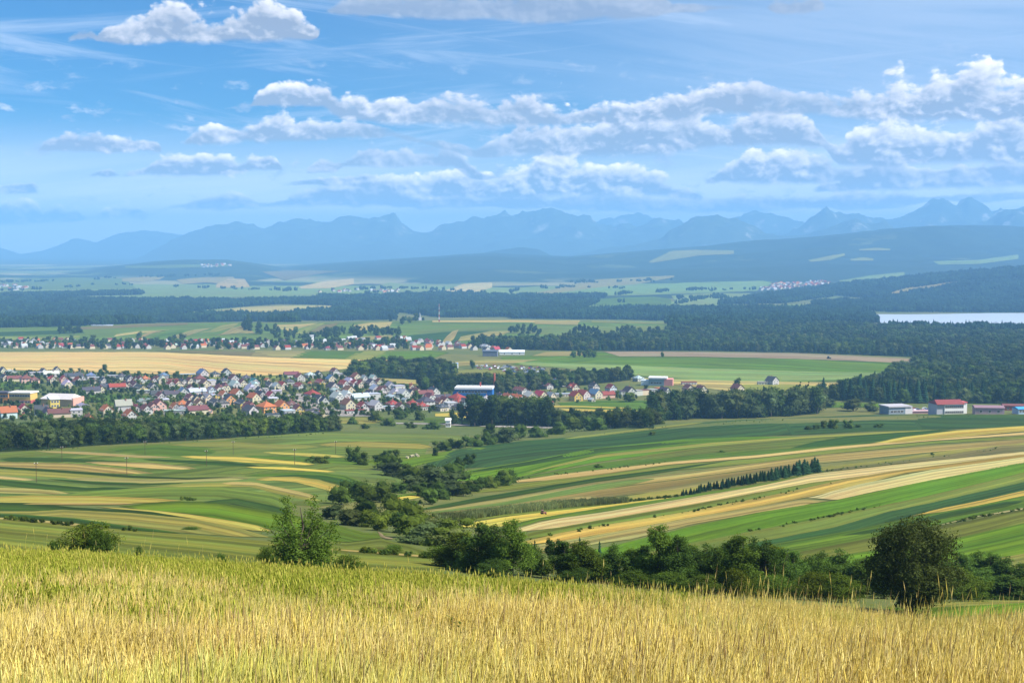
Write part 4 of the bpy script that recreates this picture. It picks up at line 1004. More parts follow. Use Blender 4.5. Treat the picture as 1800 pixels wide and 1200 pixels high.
def sample_strip(top, bot, density, rng, jitter=True):
    """points spread evenly (per square metre of ground) between two photo polylines; nearest first"""
    X, Y = strip_grid(top, bot, 60, 24)
    ax = X[1:, 1:] - X[:-1, :-1]; ay = Y[1:, 1:] - Y[:-1, :-1]; bx_ = X[:-1, 1:] - X[1:, :-1]; by_ = Y[:-1, 1:] - Y[1:, :-1]
    A = 0.5 * np.abs(ax * by_ - ay * bx_)
    n = int(A.sum() * density)
    k = rng.choice(A.size, n, p=(A / A.sum()).ravel()); i, j = np.unravel_index(k, A.shape)
    f, g = rng.random(n), rng.random(n)
    def bl(M): return M[i, j] * (1 - f) * (1 - g) + M[i + 1, j] * f * (1 - g) + M[i, j + 1] * (1 - f) * g + M[i + 1, j + 1] * f * g
    x, y = bl(X), bl(Y)
    o = np.argsort(y); x, y = x[o], y[o]
    return np.stack([x, y, ground_z(x, y)], -1)


def thin(P, dist, cap=None):
    """keep points at least dist apart"""
    cell = {}; keep = []
    for i, p in enumerate(P):
        c = (int(p[0] // dist), int(p[1] // dist)); ok = True
        for a in (-1, 0, 1):
            for b_ in (-1, 0, 1):
                for q in cell.get((c[0] + a, c[1] + b_), ()):
                    if (q[0] - p[0]) ** 2 + (q[1] - p[1]) ** 2 < dist * dist: ok = False
        if ok:
            cell.setdefault(c, []).append(p); keep.append(i)
            if cap and len(keep) >= cap: break
    return P[keep]


def tree_copies(name, label, cat, group, P, kinds, h, rng, wj=(.85, 1.15)):
    for p in P:
        k = kinds[rng.integers(len(kinds))]
        me = (CONIFERS if k == 'conifer' else FT[k]); me = me[rng.integers(len(me))]
        hh = rng.uniform(*h); ww = hh * rng.uniform(*wj)
        tag(link(name, me, p, rng.uniform(0, 6.28), (ww, ww, hh)), label, cat, group)


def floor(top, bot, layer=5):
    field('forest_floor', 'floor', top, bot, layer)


# ---- belt of trees below the near village (front ones are trees of their own)
BELTS = [
    # name, label, group, top edge, bottom edge (rows where the ground is seen), spacing, cap, kinds, heights
    ('broadleaf_tree', 'dark green broadleaf tree in the dense belt below the left half of the near village', 'belt of trees below the village',
     [(-60, 770), (60, 764), (160, 760), (300, 754), (450, 748), (590, 746)], [(-60, 797), (60, 791), (167, 783), (333, 774), (500, 764), (600, 757)], 7.5, 105, ['round', 'oval', 'round', 'willow', 'willow'], (6.0, 9.5)),
    ('broadleaf_tree', 'dark leafy tree in the wood in front of the blue factory', 'wood before the blue factory',
     [(828, 738), (880, 735), (960, 738)], [(826, 750), (890, 748), (965, 750)], 8, 32, ['oval', 'tall', 'round', 'oval'], (15, 19)),
    ('broadleaf_tree', 'middling leafy tree in the lower wood right of the tall wood before the factory', 'lower wood before the garden plots',
     [(960, 742), (1050, 741), (1150, 744)], [(960, 751), (1050, 751), (1150, 753)], 8, 28, ['round', 'willow', 'oval'], (7.5, 11)),
    ('broadleaf_tree', 'tall dense tree in the dark clump behind the long green field', 'dark clump behind the green field',
     [(1148, 733), (1220, 728), (1300, 726), (1380, 722), (1442, 720)], [(1150, 740), (1220, 736), (1300, 735), (1390, 731), (1440, 727)], 8.5, 60, ['oval', 'tall', 'willow', 'willow'], (17, 22)),
    ('broadleaf_tree', 'rounded tree in the grove behind the right half of the near village', 'grove behind the village',
     [(620, 655), (690, 646), (760, 646), (800, 655)], [(612, 664), (680, 664), (740, 668), (800, 664)], 11, 35, ['round', 'oval', 'willow'], (11, 16)),
    ('broadleaf_tree', 'bushy tree between the blue factory and the far green field', 'trees beyond the blue factory',
     [(740, 678), (850, 674), (960, 670), (1100, 660)], [(740, 690), (800, 688), (880, 692), (1000, 680), (1110, 668)], 11, 40, ['round', 'willow', 'oval'], (10, 15)),
]
rg = np.random.default_rng(21)
for nm, lb, gr, top, bot, sp, cap, kinds, hs in BELTS:
    P = thin(sample_strip(top, bot, 0.08, rg), sp)
    tree_copies(nm, lb, 'tree', gr, P[:cap], kinds, hs, rg)
    if len(P) > cap:
        pr = sum((FT[k] for k in kinds), [])
        scatter_stuff('tree_belt', pr, P[cap:], rg.uniform(hs[0], hs[1], len(P) - cap), rg.uniform(0, 6.28, len(P) - cap))
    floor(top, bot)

# ---- willow scrub along the gully and other single shrubs: (column, row of the foot, width in photo px, height/width, kind)
SHRUBS = [
    (600, 886, 46, .8, 0), (625, 876, 52, .8, 0), (655, 882, 55, .75, 0), (670, 868, 40, .8, 0), (588, 912, 44, .8, 3), (618, 922, 52, .8, 3), (648, 926, 46, .9, 1), (668, 932, 44, .9, 1),
    (690, 915, 48, .9, 0), (702, 936, 50, .9, 2), (722, 946, 60, .8, 0), (746, 956, 62, .8, 3), (772, 960, 62, .75, 0), (796, 962, 60, .75, 3), (730, 925, 52, .9, 0), (760, 940, 52, .8, 3), (800, 948, 62, .8, 0),
    (690, 893, 46, .8, 0), (715, 905, 44, .8, 0), (640, 905, 50, .8, 0), (700, 866, 34, .7, 0), (725, 862, 46, .8, 3), (746, 856, 50, .9, 0), (772, 860, 62, .8, 3), (802, 848, 50, .8, 0), (772, 876, 42, .9, 0), (756, 886, 36, .9, 0), (792, 870, 42, .8, 3),
    (830, 864, 26, 1, 0), (846, 861, 26, 1, 0), (862, 857, 28, 1., 0), (882, 853, 42, .9, 0), (897, 847, 32, .9, 0), (814, 872, 30, .9, 0), (740, 872, 40, .8, 0),
    (714, 886, 13, 1, 0), (739, 884, 8, 1, 0), (690, 836, 48, .7, 3), (720, 842, 50, .7, 0), (752, 838, 42, .7, 0), (806, 820, 26, .9, 0), (826, 816, 26, 1, 0), (680, 826, 40, .6, 0), (664, 812, 26, .6, 0),
    (622, 812, 34, 1.1, 0), (640, 817, 34, .9, 0), (680, 804, 26, .7, 0), (697, 803, 20, .8, 0), (702, 813, 11, 1, 0), (765, 801, 18, 1, 0), (775, 792, 40, .6, 0), (548, 812, 28, .55, 0), (566, 814, 36, .5, 0),
    (800, 788, 40, .6, 0), (830, 784, 42, .65, 0), (856, 781, 40, .8, 0), (886, 778, 46, .9, 3), (912, 773, 40, .8, 0), (944, 768, 44, .6, 0), (980, 763, 44, .7, 0), (1010, 758, 44, .7, 0), (1045, 756, 46, .7, 0), (1080, 752, 50, .7, 0), (1115, 748, 44, .6, 0), (1150, 746, 50, .6, 0), (860, 765, 30, .8, 0),
    (1420, 755, 20, .5, 0), (1434, 754, 20, .6, 0), (1448, 753, 18, .9, 0), (1465, 753, 24, .9, 0), (1491, 752, 22, .9, 0), (1508, 751, 16, .5, 0), (1546, 751, 20, .5, 0), (1146, 764, 18, .5, 0), (1638, 800, 10, .7, 0), (1268, 795, 20, .3, 0), (1050, 822, 24, .4, 0),
    (505, 749, 18, .6, 0), (640, 753, 24, .5, 0), (680, 748, 34, .6, 0), (720, 752, 26, .6, 0), (760, 754, 40, .5, 0), (620, 745, 24, .7, 0), (660, 742, 30, .8, 0), (700, 736, 40, .7, 0), (735, 738, 30, .8, 0), (795, 746, 22, 1.6, 0), (1105, 706, 34, .6, 0), (1085, 722, 16, .7, 0),
    (1460, 716, 30, .7, 3), (1500, 722, 44, .7, 3), (1530, 723, 30, .8, 3),
]
KINDS = [['shrub'], ['light_shrub'], ['oval'], ['willow']]
for x, y, wpx, hw, kd in SHRUBS:
    X, Y = hit(x, y); X, Y = float(X[0]), float(Y[0]); ww = wpx * (1.34 if 560 < x < 905 and 820 < y else 1.0) / F_PX * Y
    k = KINDS[kd]; me = FT[k[0]][rg.integers(len(FT[k[0]]))]
    sx = ww / (1.45 if kd < 2 else .9)
    gully = 560 < x < 905 and 835 < y
    o = link('shrub', me, (X, Y, float(ground_z(X, Y)) - 0.05 * ww), rg.uniform(0, 6.28), (sx, sx, ww * hw * (.66 if gully else .85)))
    if gully: tag(o, ['dark willow shrub in the thicket along the gully between the striped fields', 'yellow-green shrub in the gully thicket, lighter than the willows round it', 'dark upright shrub in the gully thicket, taller than wide', 'grey-green willow shrub in the gully thicket between the striped fields'][kd], 'shrub', 'willow thicket along the gully')
    elif 780 <= x <= 1160 and y < 795: tag(o, 'low shrub in the hedge along the upper left edge of the long green field', 'shrub', 'hedge along the green field')
    elif y > 755 or x < 790: tag(o, 'lone dark bush on the meadows left of the gully, between the fields and the village', 'shrub', 'bushes on the meadows')
    elif 1400 < x < 1560 and y > 745: tag(o, 'dark bush in the small row on the long blue-green field', 'shrub', 'bushes on the green field')
    else: tag(o, 'leafy bush at the edge of the fields beyond the green slope', 'shrub', 'bushes beyond the green slope')

# row of young spruces between the strips, tall to the right
for i in range(46):
    t = i / 45.0; x = 1197 + (1436 - 1197) * t + rg.uniform(-2, 2); y = 871 - (871 - 829) * t + rg.uniform(-1.5, 1.5)
    X, Y = hit(x, y); X, Y = float(X[0]), float(Y[0]); h = (11 + 17 * t + rg.uniform(-3, 3)) / F_PX * Y
    tag(link('spruce', CONIFERS[rg.integers(3)], (X, Y, float(ground_z(X, Y))), rg.uniform(0, 6.28), (h * 1.7, h * 1.7, h)), 'young dark spruce in the slanting row between straw strips, number %d from the left' % (i + 1), 'tree', 'row of spruces on the slope')

# single trees in and round the villages: (column, foot row, height px, kind, label)
LONE = [
    (1403, 696, 20, 'oval', 'lone dark tree on the straw field right of the white house'), (1446, 694, 22, 'round', 'round tree at the corner of the right-hand wood'), (1296, 683, 20, 'round', 'round tree behind the tall cream house'),
    (812, 745, 38, 'oval', 'tall grey-green tree left of the wood before the factory'), (1164, 628, 10, 'round', 'small round tree on the edge of the far green field'), (736, 678, 18, 'round', 'dark tree beside the dark-roofed house behind the village'),
    (184, 655, 16, 'round', 'rounded tree at the upper left edge of the near village'), (245, 599, 17, 'round', 'round tree standing over the left of the second village'), (306, 603, 16, 'oval', 'oval tree above the second village, left of the pair'), (320, 603, 18, 'round', 'round tree above the second village, right of the pair'),
    (435, 577, 26, 'tall', 'tall pointed tree on the hill over the second village'), (830, 648, 16, 'round', 'lone tree on the tan slope beyond the factory'), (1085, 700, 14, 'round', 'tree by the garden plots right of the red roofs'),
]
for x, y, hp, k, lb in LONE:
    X, Y = hit(x, y); X, Y = float(X[0]), float(Y[0]); h = hp / F_PX * Y
    tag(link('broadleaf_tree', FT[k][rg.integers(len(FT[k]))], (X, Y, float(ground_z(X, Y))), rg.uniform(0, 6.28), (h, h, h)), lb, 'tree')
# two small clumps on the far green field
for x in (1008, 1018, 1028, 1036, 1044):
    X, Y = hit(x, 628.5); h = 15 / F_PX * float(Y[0])
    tag(link('broadleaf_tree', FT['round'][rg.integers(4)], (X[0], Y[0], float(ground_z(X, Y)[0])), rg.uniform(0, 6.28), h), 'round tree in the small clump on the far green field', 'tree', 'clump on the far green field')
# rough scrub along the baulks between strips
MARGINS = [[(880, 958), (1050, 927), (1217, 899), (1380, 867), (1487, 843)], [(1105, 881), (1196, 872)], [(1440, 830), (1560, 815), (1675, 800), (1790, 784)], [(1640, 927), (1720, 909), (1800, 896)], [(900, 843), (1050, 827), (1175, 813)],
           [(742, 912), (783, 905)], [(320, 878), (345, 880)], [(0, 912), (133, 925), (240, 934)], [(1320, 934), (1425, 915), (1560, 886)], [(590, 967), (680, 974), (780, 983)], [(1217, 899), (1290, 884), (1350, 874)], [(0, 797), (170, 785), (330, 776), (500, 767), (600, 760)], [(1050, 766), (1200, 747), (1430, 735), (1700, 731)]]
rm_ = np.random.default_rng(55); Pm = []
for ln in MARGINS:
    q = resample(ln, 170); q = q[rm_.random(170) < np.clip(fbm(np.arange(170) / 13.0, np.full(170, float(len(Pm))), 8, 3) + .26, .03, .8)]
    x_, y_ = hit(q[:, 0] + rm_.normal(size=len(q)) * 3, q[:, 1] + rm_.normal(size=len(q)) * .7)
    Pm += list(np.stack([x_, y_, ground_z(x_, y_)], -1))
Pm = np.array(Pm)
scatter_stuff('margin_scrub', FT['shrub'] + FT['light_shrub'], Pm, rm_.uniform(.2, .75, len(Pm)), rm_.uniform(0, 6.28, len(Pm)), 'rough weeds and low scrub along the field margins', 'scrub')
# reeds along the strip in the right-hand slope
Vr, Fr, tr = [], [], []
rr_ = np.random.default_rng(5)
Pn = sample_strip([(770, 914), (883, 897), (1000, 884), (1104, 879)], [(770, 922), (883, 905), (1000, 892), (1104, 884)], 3.0, rr_)
REED = []
for q in range(3):
    vs = []; ts = []
    for i in range(26):
        x, y = rr_.uniform(-.6, .6, 2); h = rr_.uniform(.7, 1.8); a = rr_.uniform(0, 6.28); l = rr_.normal(size=2) * .25; wd = .05
        ca, sa = math.cos(a) * wd, math.sin(a) * wd
        vs += [(x - ca, y - sa, 0), (x + ca, y + sa, 0), (x + l[0] + ca * .6, y + l[1] + sa * .6, h), (x + l[0] - ca * .6, y + l[1] - sa * .6, h)]; ts += [rr_.random()] * 4
    REED.append(mesh_np('reed_tuft', vs, np.arange(len(vs)).reshape(-1, 4), M_REED, attrs={'tone': ts}))
scatter_stuff('reed_bed', REED, Pn, rr_.uniform(.45, .85, len(Pn)), rr_.uniform(0, 6.28, len(Pn)))

# ---- the woods: front trees of the right-hand wood are things, the mass behind them is stuff
rw = np.random.default_rng(31)
F1_top = [(1470, 690), (1530, 676), (1592, 652), (1620, 638), (1660, 626), (1800, 614), (1990, 610)]
F1_bot = [(1440, 700), (1500, 706), (1570, 709), (1620, 709), (1720, 709), (1800, 711), (1990, 714)]
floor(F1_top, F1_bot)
Pf = thin(sample_strip([(1450, 697), (1520, 700), (1620, 700), (1720, 701), (1830, 703)], F1_bot[:1] + F1_bot[1:4] + [(1720, 709), (1830, 711)], 0.05, rw), 8.5, 110)
for p in Pf:
    con = rw.random() < (0.75 if 1480 < 900 + p[0] / p[1] * F_PX < 1650 else 0.2)
    h = rw.uniform(15, 21) if con else rw.uniform(8, 14)
    me = CONIFERS[rw.integers(3)] if con else FT[['round', 'willow', 'oval'][rw.integers(3)]][rw.integers(3)]
    tag(link('conifer' if con else 'broadleaf_tree', me, p, rw.uniform(0, 6.28), (h * 1.05, h * 1.05, h)), 'tall dark conifer at the front of the right-hand wood' if con else 'leafy tree at the front edge of the right-hand wood behind the white block', 'tree', 'front of the right-hand wood')
PROTO_WOOD = FT['round'] + FT['oval'] + FT['tall'] + FT['willow'] + [CONIFERS[0], CONIFERS[1]]
P1 = thin(sample_strip(F1_top, F1_bot[:1] + [(1500, 700), (1570, 701), (1620, 702), (1720, 702), (1800, 704), (1990, 706)], 0.02, rw), 6.0)
scatter_stuff('woodland', PROTO_WOOD, P1, rw.uniform(7.5, 16, len(P1)), rw.uniform(0, 6.28, len(P1)), 'dark mixed wood filling the valley on the right', 'wood')
F2_top = [(850, 602), (960, 600), (1060, 596), (1180, 585), (1210, 573), (1330, 572), (1500, 575), (1650, 584), (1800, 590), (1990, 590)]
F2_bot = [(820, 611), (960, 616), (1060, 617), (1250, 617), (1400, 620), (1520, 624), (1610, 628), (1660, 624), (1800, 612), (1990, 610)]
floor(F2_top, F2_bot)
P2_ = thin(sample_strip(F2_top, F2_bot, 0.012, rw), 7.0)
scatter_stuff('woodland', PROTO_WOOD, P2_, rw.uniform(8, 17, len(P2_)), rw.uniform(0, 6.28, len(P2_)), 'long dark wood across the middle beyond the green field', 'wood')
CLUMPS = [far_clump('tree_clump', rw, 8, s_) for s_ in (0.1, 0.35, 0.6, 0.2, 0.8)]
FARW = [
    ([(-160, 566), (200, 560), (420, 556), (500, 560)], [(-160, 577), (100, 575), (250, 568), (430, 565), (520, 566)], 1.0),
    ([(-160, 530), (100, 528), (300, 530), (420, 531), (600, 528)], [(-160, 566), (100, 566), (260, 560), (275, 553), (330, 545)], 1.0),
    ([(420, 532), (700, 526), (900, 526), (1050, 530)], [(560, 536), (640, 542), (780, 558), (900, 557), (1000, 557)], 1.0),
    ([(570, 548), (620, 544), (680, 548)], [(440, 560), (560, 564), (700, 562)], 1.0),
    ([(900, 549), (1100, 545), (1300, 544), (1480, 546), (1520, 550)], [(900, 560), (1100, 562), (1300, 566), (1500, 569), (1540, 568)], 1.0),
    ([(1180, 566), (1330, 568), (1500, 575), (1650, 580), (1800, 583), (1990, 583)], [(1180, 584), (1330, 572), (1500, 575), (1650, 584), (1800, 590), (1990, 590)], 1.0),
    ([(-160, 524), (60, 519), (250, 515)], [(-160, 527), (60, 523), (250, 519)], .8),
    ([(560, 524), (760, 519), (900, 523), (1060, 520)], [(560, 528), (760, 526), (900, 527), (1060, 524)], .8),
    # wooded hill over the lake
    ([(1290, 530), (1380, 515), (1500, 499), (1600, 489), (1700, 479), (1800, 472), (1960, 464)], [(1260, 536), (1380, 533), (1470, 520), (1540, 526), (1580, 510), (1690, 494), (1960, 480)], .8),
    ([(1430, 534), (1540, 530), (1600, 516), (1690, 500), (1800, 492), (1960, 490)], [(1430, 538), (1560, 548), (1700, 549), (1800, 549), (1960, 548)], .8),
]
for top, bot, dn in FARW:
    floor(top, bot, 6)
    Pq = thin(sample_strip(top, bot, 0.0045 * dn, rw), 13.0)
    if len(Pq) > 9000: Pq = Pq[rw.permutation(len(Pq))[:9000]]
    scatter_stuff('far_wood', CLUMPS, Pq, rw.uniform(.75, 1.25, len(Pq)), rw.uniform(0, 6.28, len(Pq)), None, None)
# hedges and copses strung over the far plain
HEDG = [[(0, 512), (120, 505), (240, 500)], [(560, 512), (700, 507), (820, 512)], [(300, 505), (420, 508), (540, 512)], [(900, 512), (1010, 505), (1120, 508)], [(1050, 520), (1200, 512), (1330, 509)], [(1180, 526), (1280, 524)], [(880, 530), (1000, 530), (1100, 533)], [(130, 492), (300, 486), (420, 484)], [(620, 516), (760, 516), (900, 515)], [(1000, 498), (1100, 496), (1180, 492)], [(1195, 534), (1260, 520)], [(0, 497), (90, 494)]]
Ph = []
for ln in HEDG:
    q = resample(ln, 70); q = q[rw.random(70) < .28]
    x_, y_ = hit(q[:, 0] + rw.normal(size=len(q)) * 4, q[:, 1] + rw.normal(size=len(q)) * .8); Ph += list(np.stack([x_, y_, ground_z(x_, y_)], -1))
scatter_stuff('far_hedge', CLUMPS, np.array(Ph), rw.uniform(.6, 1.1, len(Ph)), rw.uniform(0, 6.28, len(Ph)), 'hedges and copses strung over the far plain', 'hedge')
# groves on the hill over the second village
GROVE = [([(428, 570), (450, 572), (500, 582), (530, 590)], [(425, 582), (460, 590), (510, 600), (560, 604)], 40), ([(560, 590), (590, 580), (620, 578)], [(540, 600), (590, 596), (640, 594)], 40),
         ([(640, 586), (670, 584), (700, 584)], [(630, 592), (670, 590), (705, 590)], 20), ([(676, 565), (710, 562), (745, 562)], [(676, 572), (710, 572), (745, 568)], 22), ([(1000, 588), (1030, 580), (1050, 584)], [(1000, 594), (1030, 594), (1052, 594)], 22),
         ([(900, 580), (930, 582)], [(895, 585), (955, 588)], 14), ([(1085, 582), (1110, 582), (1130, 584)], [(1080, 586), (1110, 587), (1130, 587)], 10), ([(100, 586), (145, 584)], [(100, 589), (145, 588)], 10)]
for i, (top, bot, n) in enumerate(GROVE):
    P = thin(sample_strip(top, bot, 0.01, rw), 9.0); P = P[rw.permutation(len(P))[:n]]
    scatter_stuff('grove', FT['round'] + FT['oval'] + FT['tall'], P, rw.uniform(9, 17, len(P)), rw.uniform(0, 6.28, len(P)))

# ---------------------------------------------------------------- houses
def paint(name, rough=0.85, spec=0.1, streak=0.25, metal=False):
    m, nt, b = material(name)
    oi = nt.n.new('ShaderNodeObjectInfo')
    n_ = pos_noise(nt, 0.5, 4, 0.65, (1, 1, .4))
    f = nt.m('MULTIPLY_ADD', n_, streak, 1 - streak * .55)
    nt.put(b.inputs['Base Color'], nt.mix(1.0, oi.outputs['Color'], nt.xyz(f, f, f), 'MULTIPLY'))
    b.inputs['Roughness'].default_value = rough; b.inputs['Specular IOR Level'].default_value = spec
    return m


M_WALL = paint('rendered_wall'); M_ROOF = paint('roof_tiles', 0.7, 0.25, 0.35)
M_GLASS, nt, b = material('window_glass'); b.inputs['Base Color'].default_value = (0.025, 0.030, 0.04, 1); b.inputs['Roughness'].default_value = 0.15; b.inputs['Specular IOR Level'].default_value = 0.5
M_FRAME, nt, b = material('window_frame'); b.inputs['Base Color'].default_value = (0.7, 0.69, 0.66, 1)
M_DARK, nt, b = material('dark_wood'); b.inputs['Base Color'].default_value = (0.08, 0.05, 0.035, 1)
M_BRICK = paint('chimney_brick')
M_TYRE, nt, b = material('tyre_rubber'); b.inputs['Base Color'].default_value = (0.02, 0.02, 0.02, 1)
M_PAINT = paint('vehicle_paint', 0.35, 0.5, 0.05)


def bxm(lst):
    """boxes (x0,y0,z0,x1,y1,z1) as V, F"""
    V, Fc = [], []
    for (x0, y0, z0, x1, y1, z1) in lst:
        o = len(V); V += [(x0, y0, z0), (x1, y0, z0), (x1, y1, z0), (x0, y1, z0), (x0, y0, z1), (x1, y0, z1), (x1, y1, z1), (x0, y1, z1)]
        Fc += [[o, o + 3, o + 2, o + 1], [o + 4, o + 5, o + 6, o + 7], [o, o + 1, o + 5, o + 4], [o + 1, o + 2, o + 6, o + 5], [o + 2, o + 3, o + 7, o + 6], [o + 3, o, o + 4, o + 7]]
    return V, Fc


def pyme(name, V, Fc, mats, mi=None):
    me = bpy.data.meshes.new(name); me.from_pydata([tuple(map(float, v)) for v in V], [], [list(f) for f in Fc])
    for m in (mats if isinstance(mats, (list, tuple)) else [mats]): me.materials.append(m)
    if mi is not None: me.polygons.foreach_set('material_index', mi)
    me.update(); return me


def window_mesh(w_, h_):
    V, Fc = bxm([(-w_ / 2, -.03, 0, w_ / 2, .05, h_), (-w_ / 2 - .12, -.07, -.12, w_ / 2 + .12, .05, -.001), (-w_ / 2 - .12, -.07, h_ + .001, w_ / 2 + .12, .05, h_ + .12),
                 (-w_ / 2 - .12, -.06, 0, -w_ / 2 - .002, .05, h_), (w_ / 2 + .002, -.06, 0, w_ / 2 + .12, .05, h_), (-.05, -.05, 0, .05, -.031, h_)])
    return pyme('window', V, Fc, [M_GLASS, M_FRAME], [0] * 6 + [1] * 30)


WIN = window_mesh(1.3, 1.45); WIN_BIG = window_mesh(2.2, 1.5)
DOOR = pyme('door', *bxm([(-.55, -.05, 0, .55, .05, 2.1)]), M_DARK)


def house_kit(w_, l_, he, pitch, hip=0.0, dormer=False, flat=False):
    """parts of one house type: (name, mesh, offset, turn, colour role); the gable looks to -Y"""
    K = []
    hw, hl = w_ / 2, l_ / 2; rise = hw * math.tan(math.radians(pitch)); zr = he + rise; t = 0.22; ov = 0.55
    if flat:
        V, Fc = bxm([(-hw, -hl, -1.5, hw, hl, he)]); K.append(('wall', pyme('wall', V, Fc, M_WALL), (0, 0, 0), 0, 'wall'))
        V, Fc = bxm([(-hw - .3, -hl - .3, he + .003, hw + .3, hl + .3, he + .4)]); K.append(('roof', pyme('roof', V, Fc, M_ROOF), (0, 0, 0), 0, 'roof'))
        zr = he
    else:
        zt = zr - hip * rise; xh = hw * hip                     # the gable ends in a hip at the top
        hy = hl if hip < 0.99 else hl
        if hip >= 0.99:
            V, Fc = bxm([(-hw, -hl, -1.5, hw, hl, he)])
            K.append(('wall', pyme('wall', V, Fc, M_WALL), (0, 0, 0), 0, 'wall'))
            rl = max(hl - hw, 0.15); o = ov
            ex, ey = hw + o, hl + o; zb = he - .05
            V = [(-ex, -ey, zb), (ex, -ey, zb), (ex, ey, zb), (-ex, ey, zb), (0, -rl, zr), (0, rl, zr), (-ex, -ey, zb - t), (ex, -ey, zb - t), (ex, ey, zb - t), (-ex, ey, zb - t)]
            Fc = [[0, 1, 4], [1, 2, 5, 4], [2, 3, 5], [3, 0, 4, 5], [0, 6, 7, 1], [1, 7, 8, 2], [2, 8, 9, 3], [3, 9, 6, 0], [6, 9, 8, 7]]
            K.append(('roof', pyme('roof', V, Fc, M_ROOF), (0, 0, 0), 0, 'roof'))
        else:
            V = []
            for y in (-hl, hl): V += [(-hw, y, -1.5), (hw, y, -1.5), (hw, y, he), (xh, y, zt), (-xh, y, zt), (-hw, y, he)]
            Fc = [[0, 1, 2, 3, 4, 5], [11, 10, 9, 8, 7, 6], [0, 5, 11, 6], [1, 7, 8, 2], [0, 6, 7, 1], [5, 4, 10, 11], [2, 8, 9, 3], [4, 3, 9, 10]]
            K.append(('wall', pyme('wall', V, Fc, M_WALL), (0, 0, 0), 0, 'wall'))
            # two slopes with thickness and overhang
            V, Fc = [], []
            for s in (-1, 1):
                o = len(V); e = hw + ov; ze = he - ov * math.tan(math.radians(pitch)) + .02; yy = hl + ov
                yr = yy if hip == 0 else hl - hip * 1.6
                V += [(s * e, -yy, ze), (s * e, yy, ze), (0, yr, zr + .02), (0, -yr, zr + .02), (s * e, -yy, ze + t), (s * e, yy, ze + t), (0, yr, zr + t), (0, -yr, zr + t)]
                f = [[0, 1, 2, 3], [4, 7, 6, 5], [0, 4, 5, 1], [1, 5, 6, 2], [0, 3, 7, 4]]
                Fc += [[o + q for q in (g if s < 0 else g[::-1])] for g in f]
                if hip > 0:
                    pass
            if hip > 0:
                for s in (-1, 1):
                    o = len(V); yy = s * (hl + ov); yr = s * (hl - hip * 1.6)
                    V += [(-xh - .3, yy, zt - .05), (xh + .3, yy, zt - .05), (0, yr, zr + t + .01)]
                    Fc += [[o, o + 1, o + 2] if s < 0 else [o + 2, o + 1, o]]
            K.append(('roof', pyme('roof', V, Fc, M_ROOF), (0, 0, 0), 0, 'roof'))
    if not flat:
        K.append(('chimney', pyme('chimney', *bxm([(-.4, -.35, -1.2, .4, .35, 1.0)]), M_BRICK), (hw * .22, hl * .3, zr), 0, 'chimney'))
    if dormer:
        V = [(-1.3, -1.5, 0), (1.3, -1.5, 0), (1.3, -1.5, 1.5), (0, -1.5, 2.6), (-1.3, -1.5, 1.5), (-1.3, 1.5, 0), (1.3, 1.5, 0), (1.3, 1.5, 1.5), (0, 1.5, 2.6), (-1.3, 1.5, 1.5)]
        Fc = [[0, 1, 2, 3, 4], [0, 4, 9, 5], [1, 6, 7, 2]]
        K.append(('dormer', pyme('dormer', V, Fc, M_WALL), (-hw * .72, 0, he + .5), -math.pi / 2, 'wall'))
        V = [(-1.6, -1.8, 1.35), (0, -1.8, 2.75), (1.6, -1.8, 1.35), (-1.6, 2, 1.35), (0, 2, 2.75), (1.6, 2, 1.35)]
        K.append(('dormer_roof', pyme('dormer_roof', V, [[0, 1, 4, 3], [1, 2, 5, 4]], M_ROOF), (-hw * .72, 0, he + .5), -math.pi / 2, 'roof'))
    # windows of the two sides towards the viewer
    st = [0.9] if he < 3.6 else [0.9, 3.6] if he < 6.4 else [0.9, 3.7, 6.5]
    nx = 2 if w_ < 11 else 3
    for z in st:
        for i in range(nx):
            K.append(('window', WIN, ((i - (nx - 1) / 2) * w_ / (nx + .3), -hl, z), 0, None))
    if not flat and hip < .99 and rise > 2.8: K.append(('window', WIN, (0, -hl, he + .35), 0, None))
    ny = int(max(2, round(l_ / 3.6)))
    for z in st:
        for i in range(ny):
            K.append(('window', WIN, (-hw, (i - (ny - 1) / 2) * l_ / (ny + .3), z), -math.pi / 2, None))
    K.append(('door', DOOR, (hw * .05, -hl, 0.0), 0, None))
    return K


KITS = {
    'g': house_kit(8.6, 10.5, 3.9, 44), 'n': house_kit(7.4, 9.0, 3.4, 48), 'G': house_kit(9.6, 12.5, 5.4, 42), 'd': house_kit(9.2, 11.5, 3.6, 44, dormer=True),
    'h': house_kit(9.5, 10.5, 4.0, 34, hip=1.0), 'H': house_kit(11.5, 13.5, 5.5, 33, hip=1.0), 'k': house_kit(9.6, 11.5, 4.6, 46, hip=0.45), 'l': house_kit(8.8, 17.0, 3.8, 36),
    'f': house_kit(9.0, 12.0, 5.6, 0, flat=True), 's': house_kit(5.0, 6.5, 2.6, 35), 'F': house_kit(7.0, 17.0, 3.2, 0, flat=True), 'b': house_kit(9.0, 13.0, 4.0, 20),
}
ROOFC = dict(r=((0.24, 0.045, 0.032), 'red'), o=((0.36, 0.115, 0.045), 'orange'), m=((0.145, 0.055, 0.050), 'maroon'), c=((0.30, 0.035, 0.060), 'crimson'), d=((0.060, 0.058, 0.072), 'dark grey'),
             w=((0.40, 0.42, 0.44), 'pale metal'), g=((0.26, 0.26, 0.27), 'grey'), b=((0.10, 0.18, 0.30), 'blue'), G=((0.05, 0.21, 0.20), 'teal'), n=((0.21, 0.095, 0.050), 'brown'))
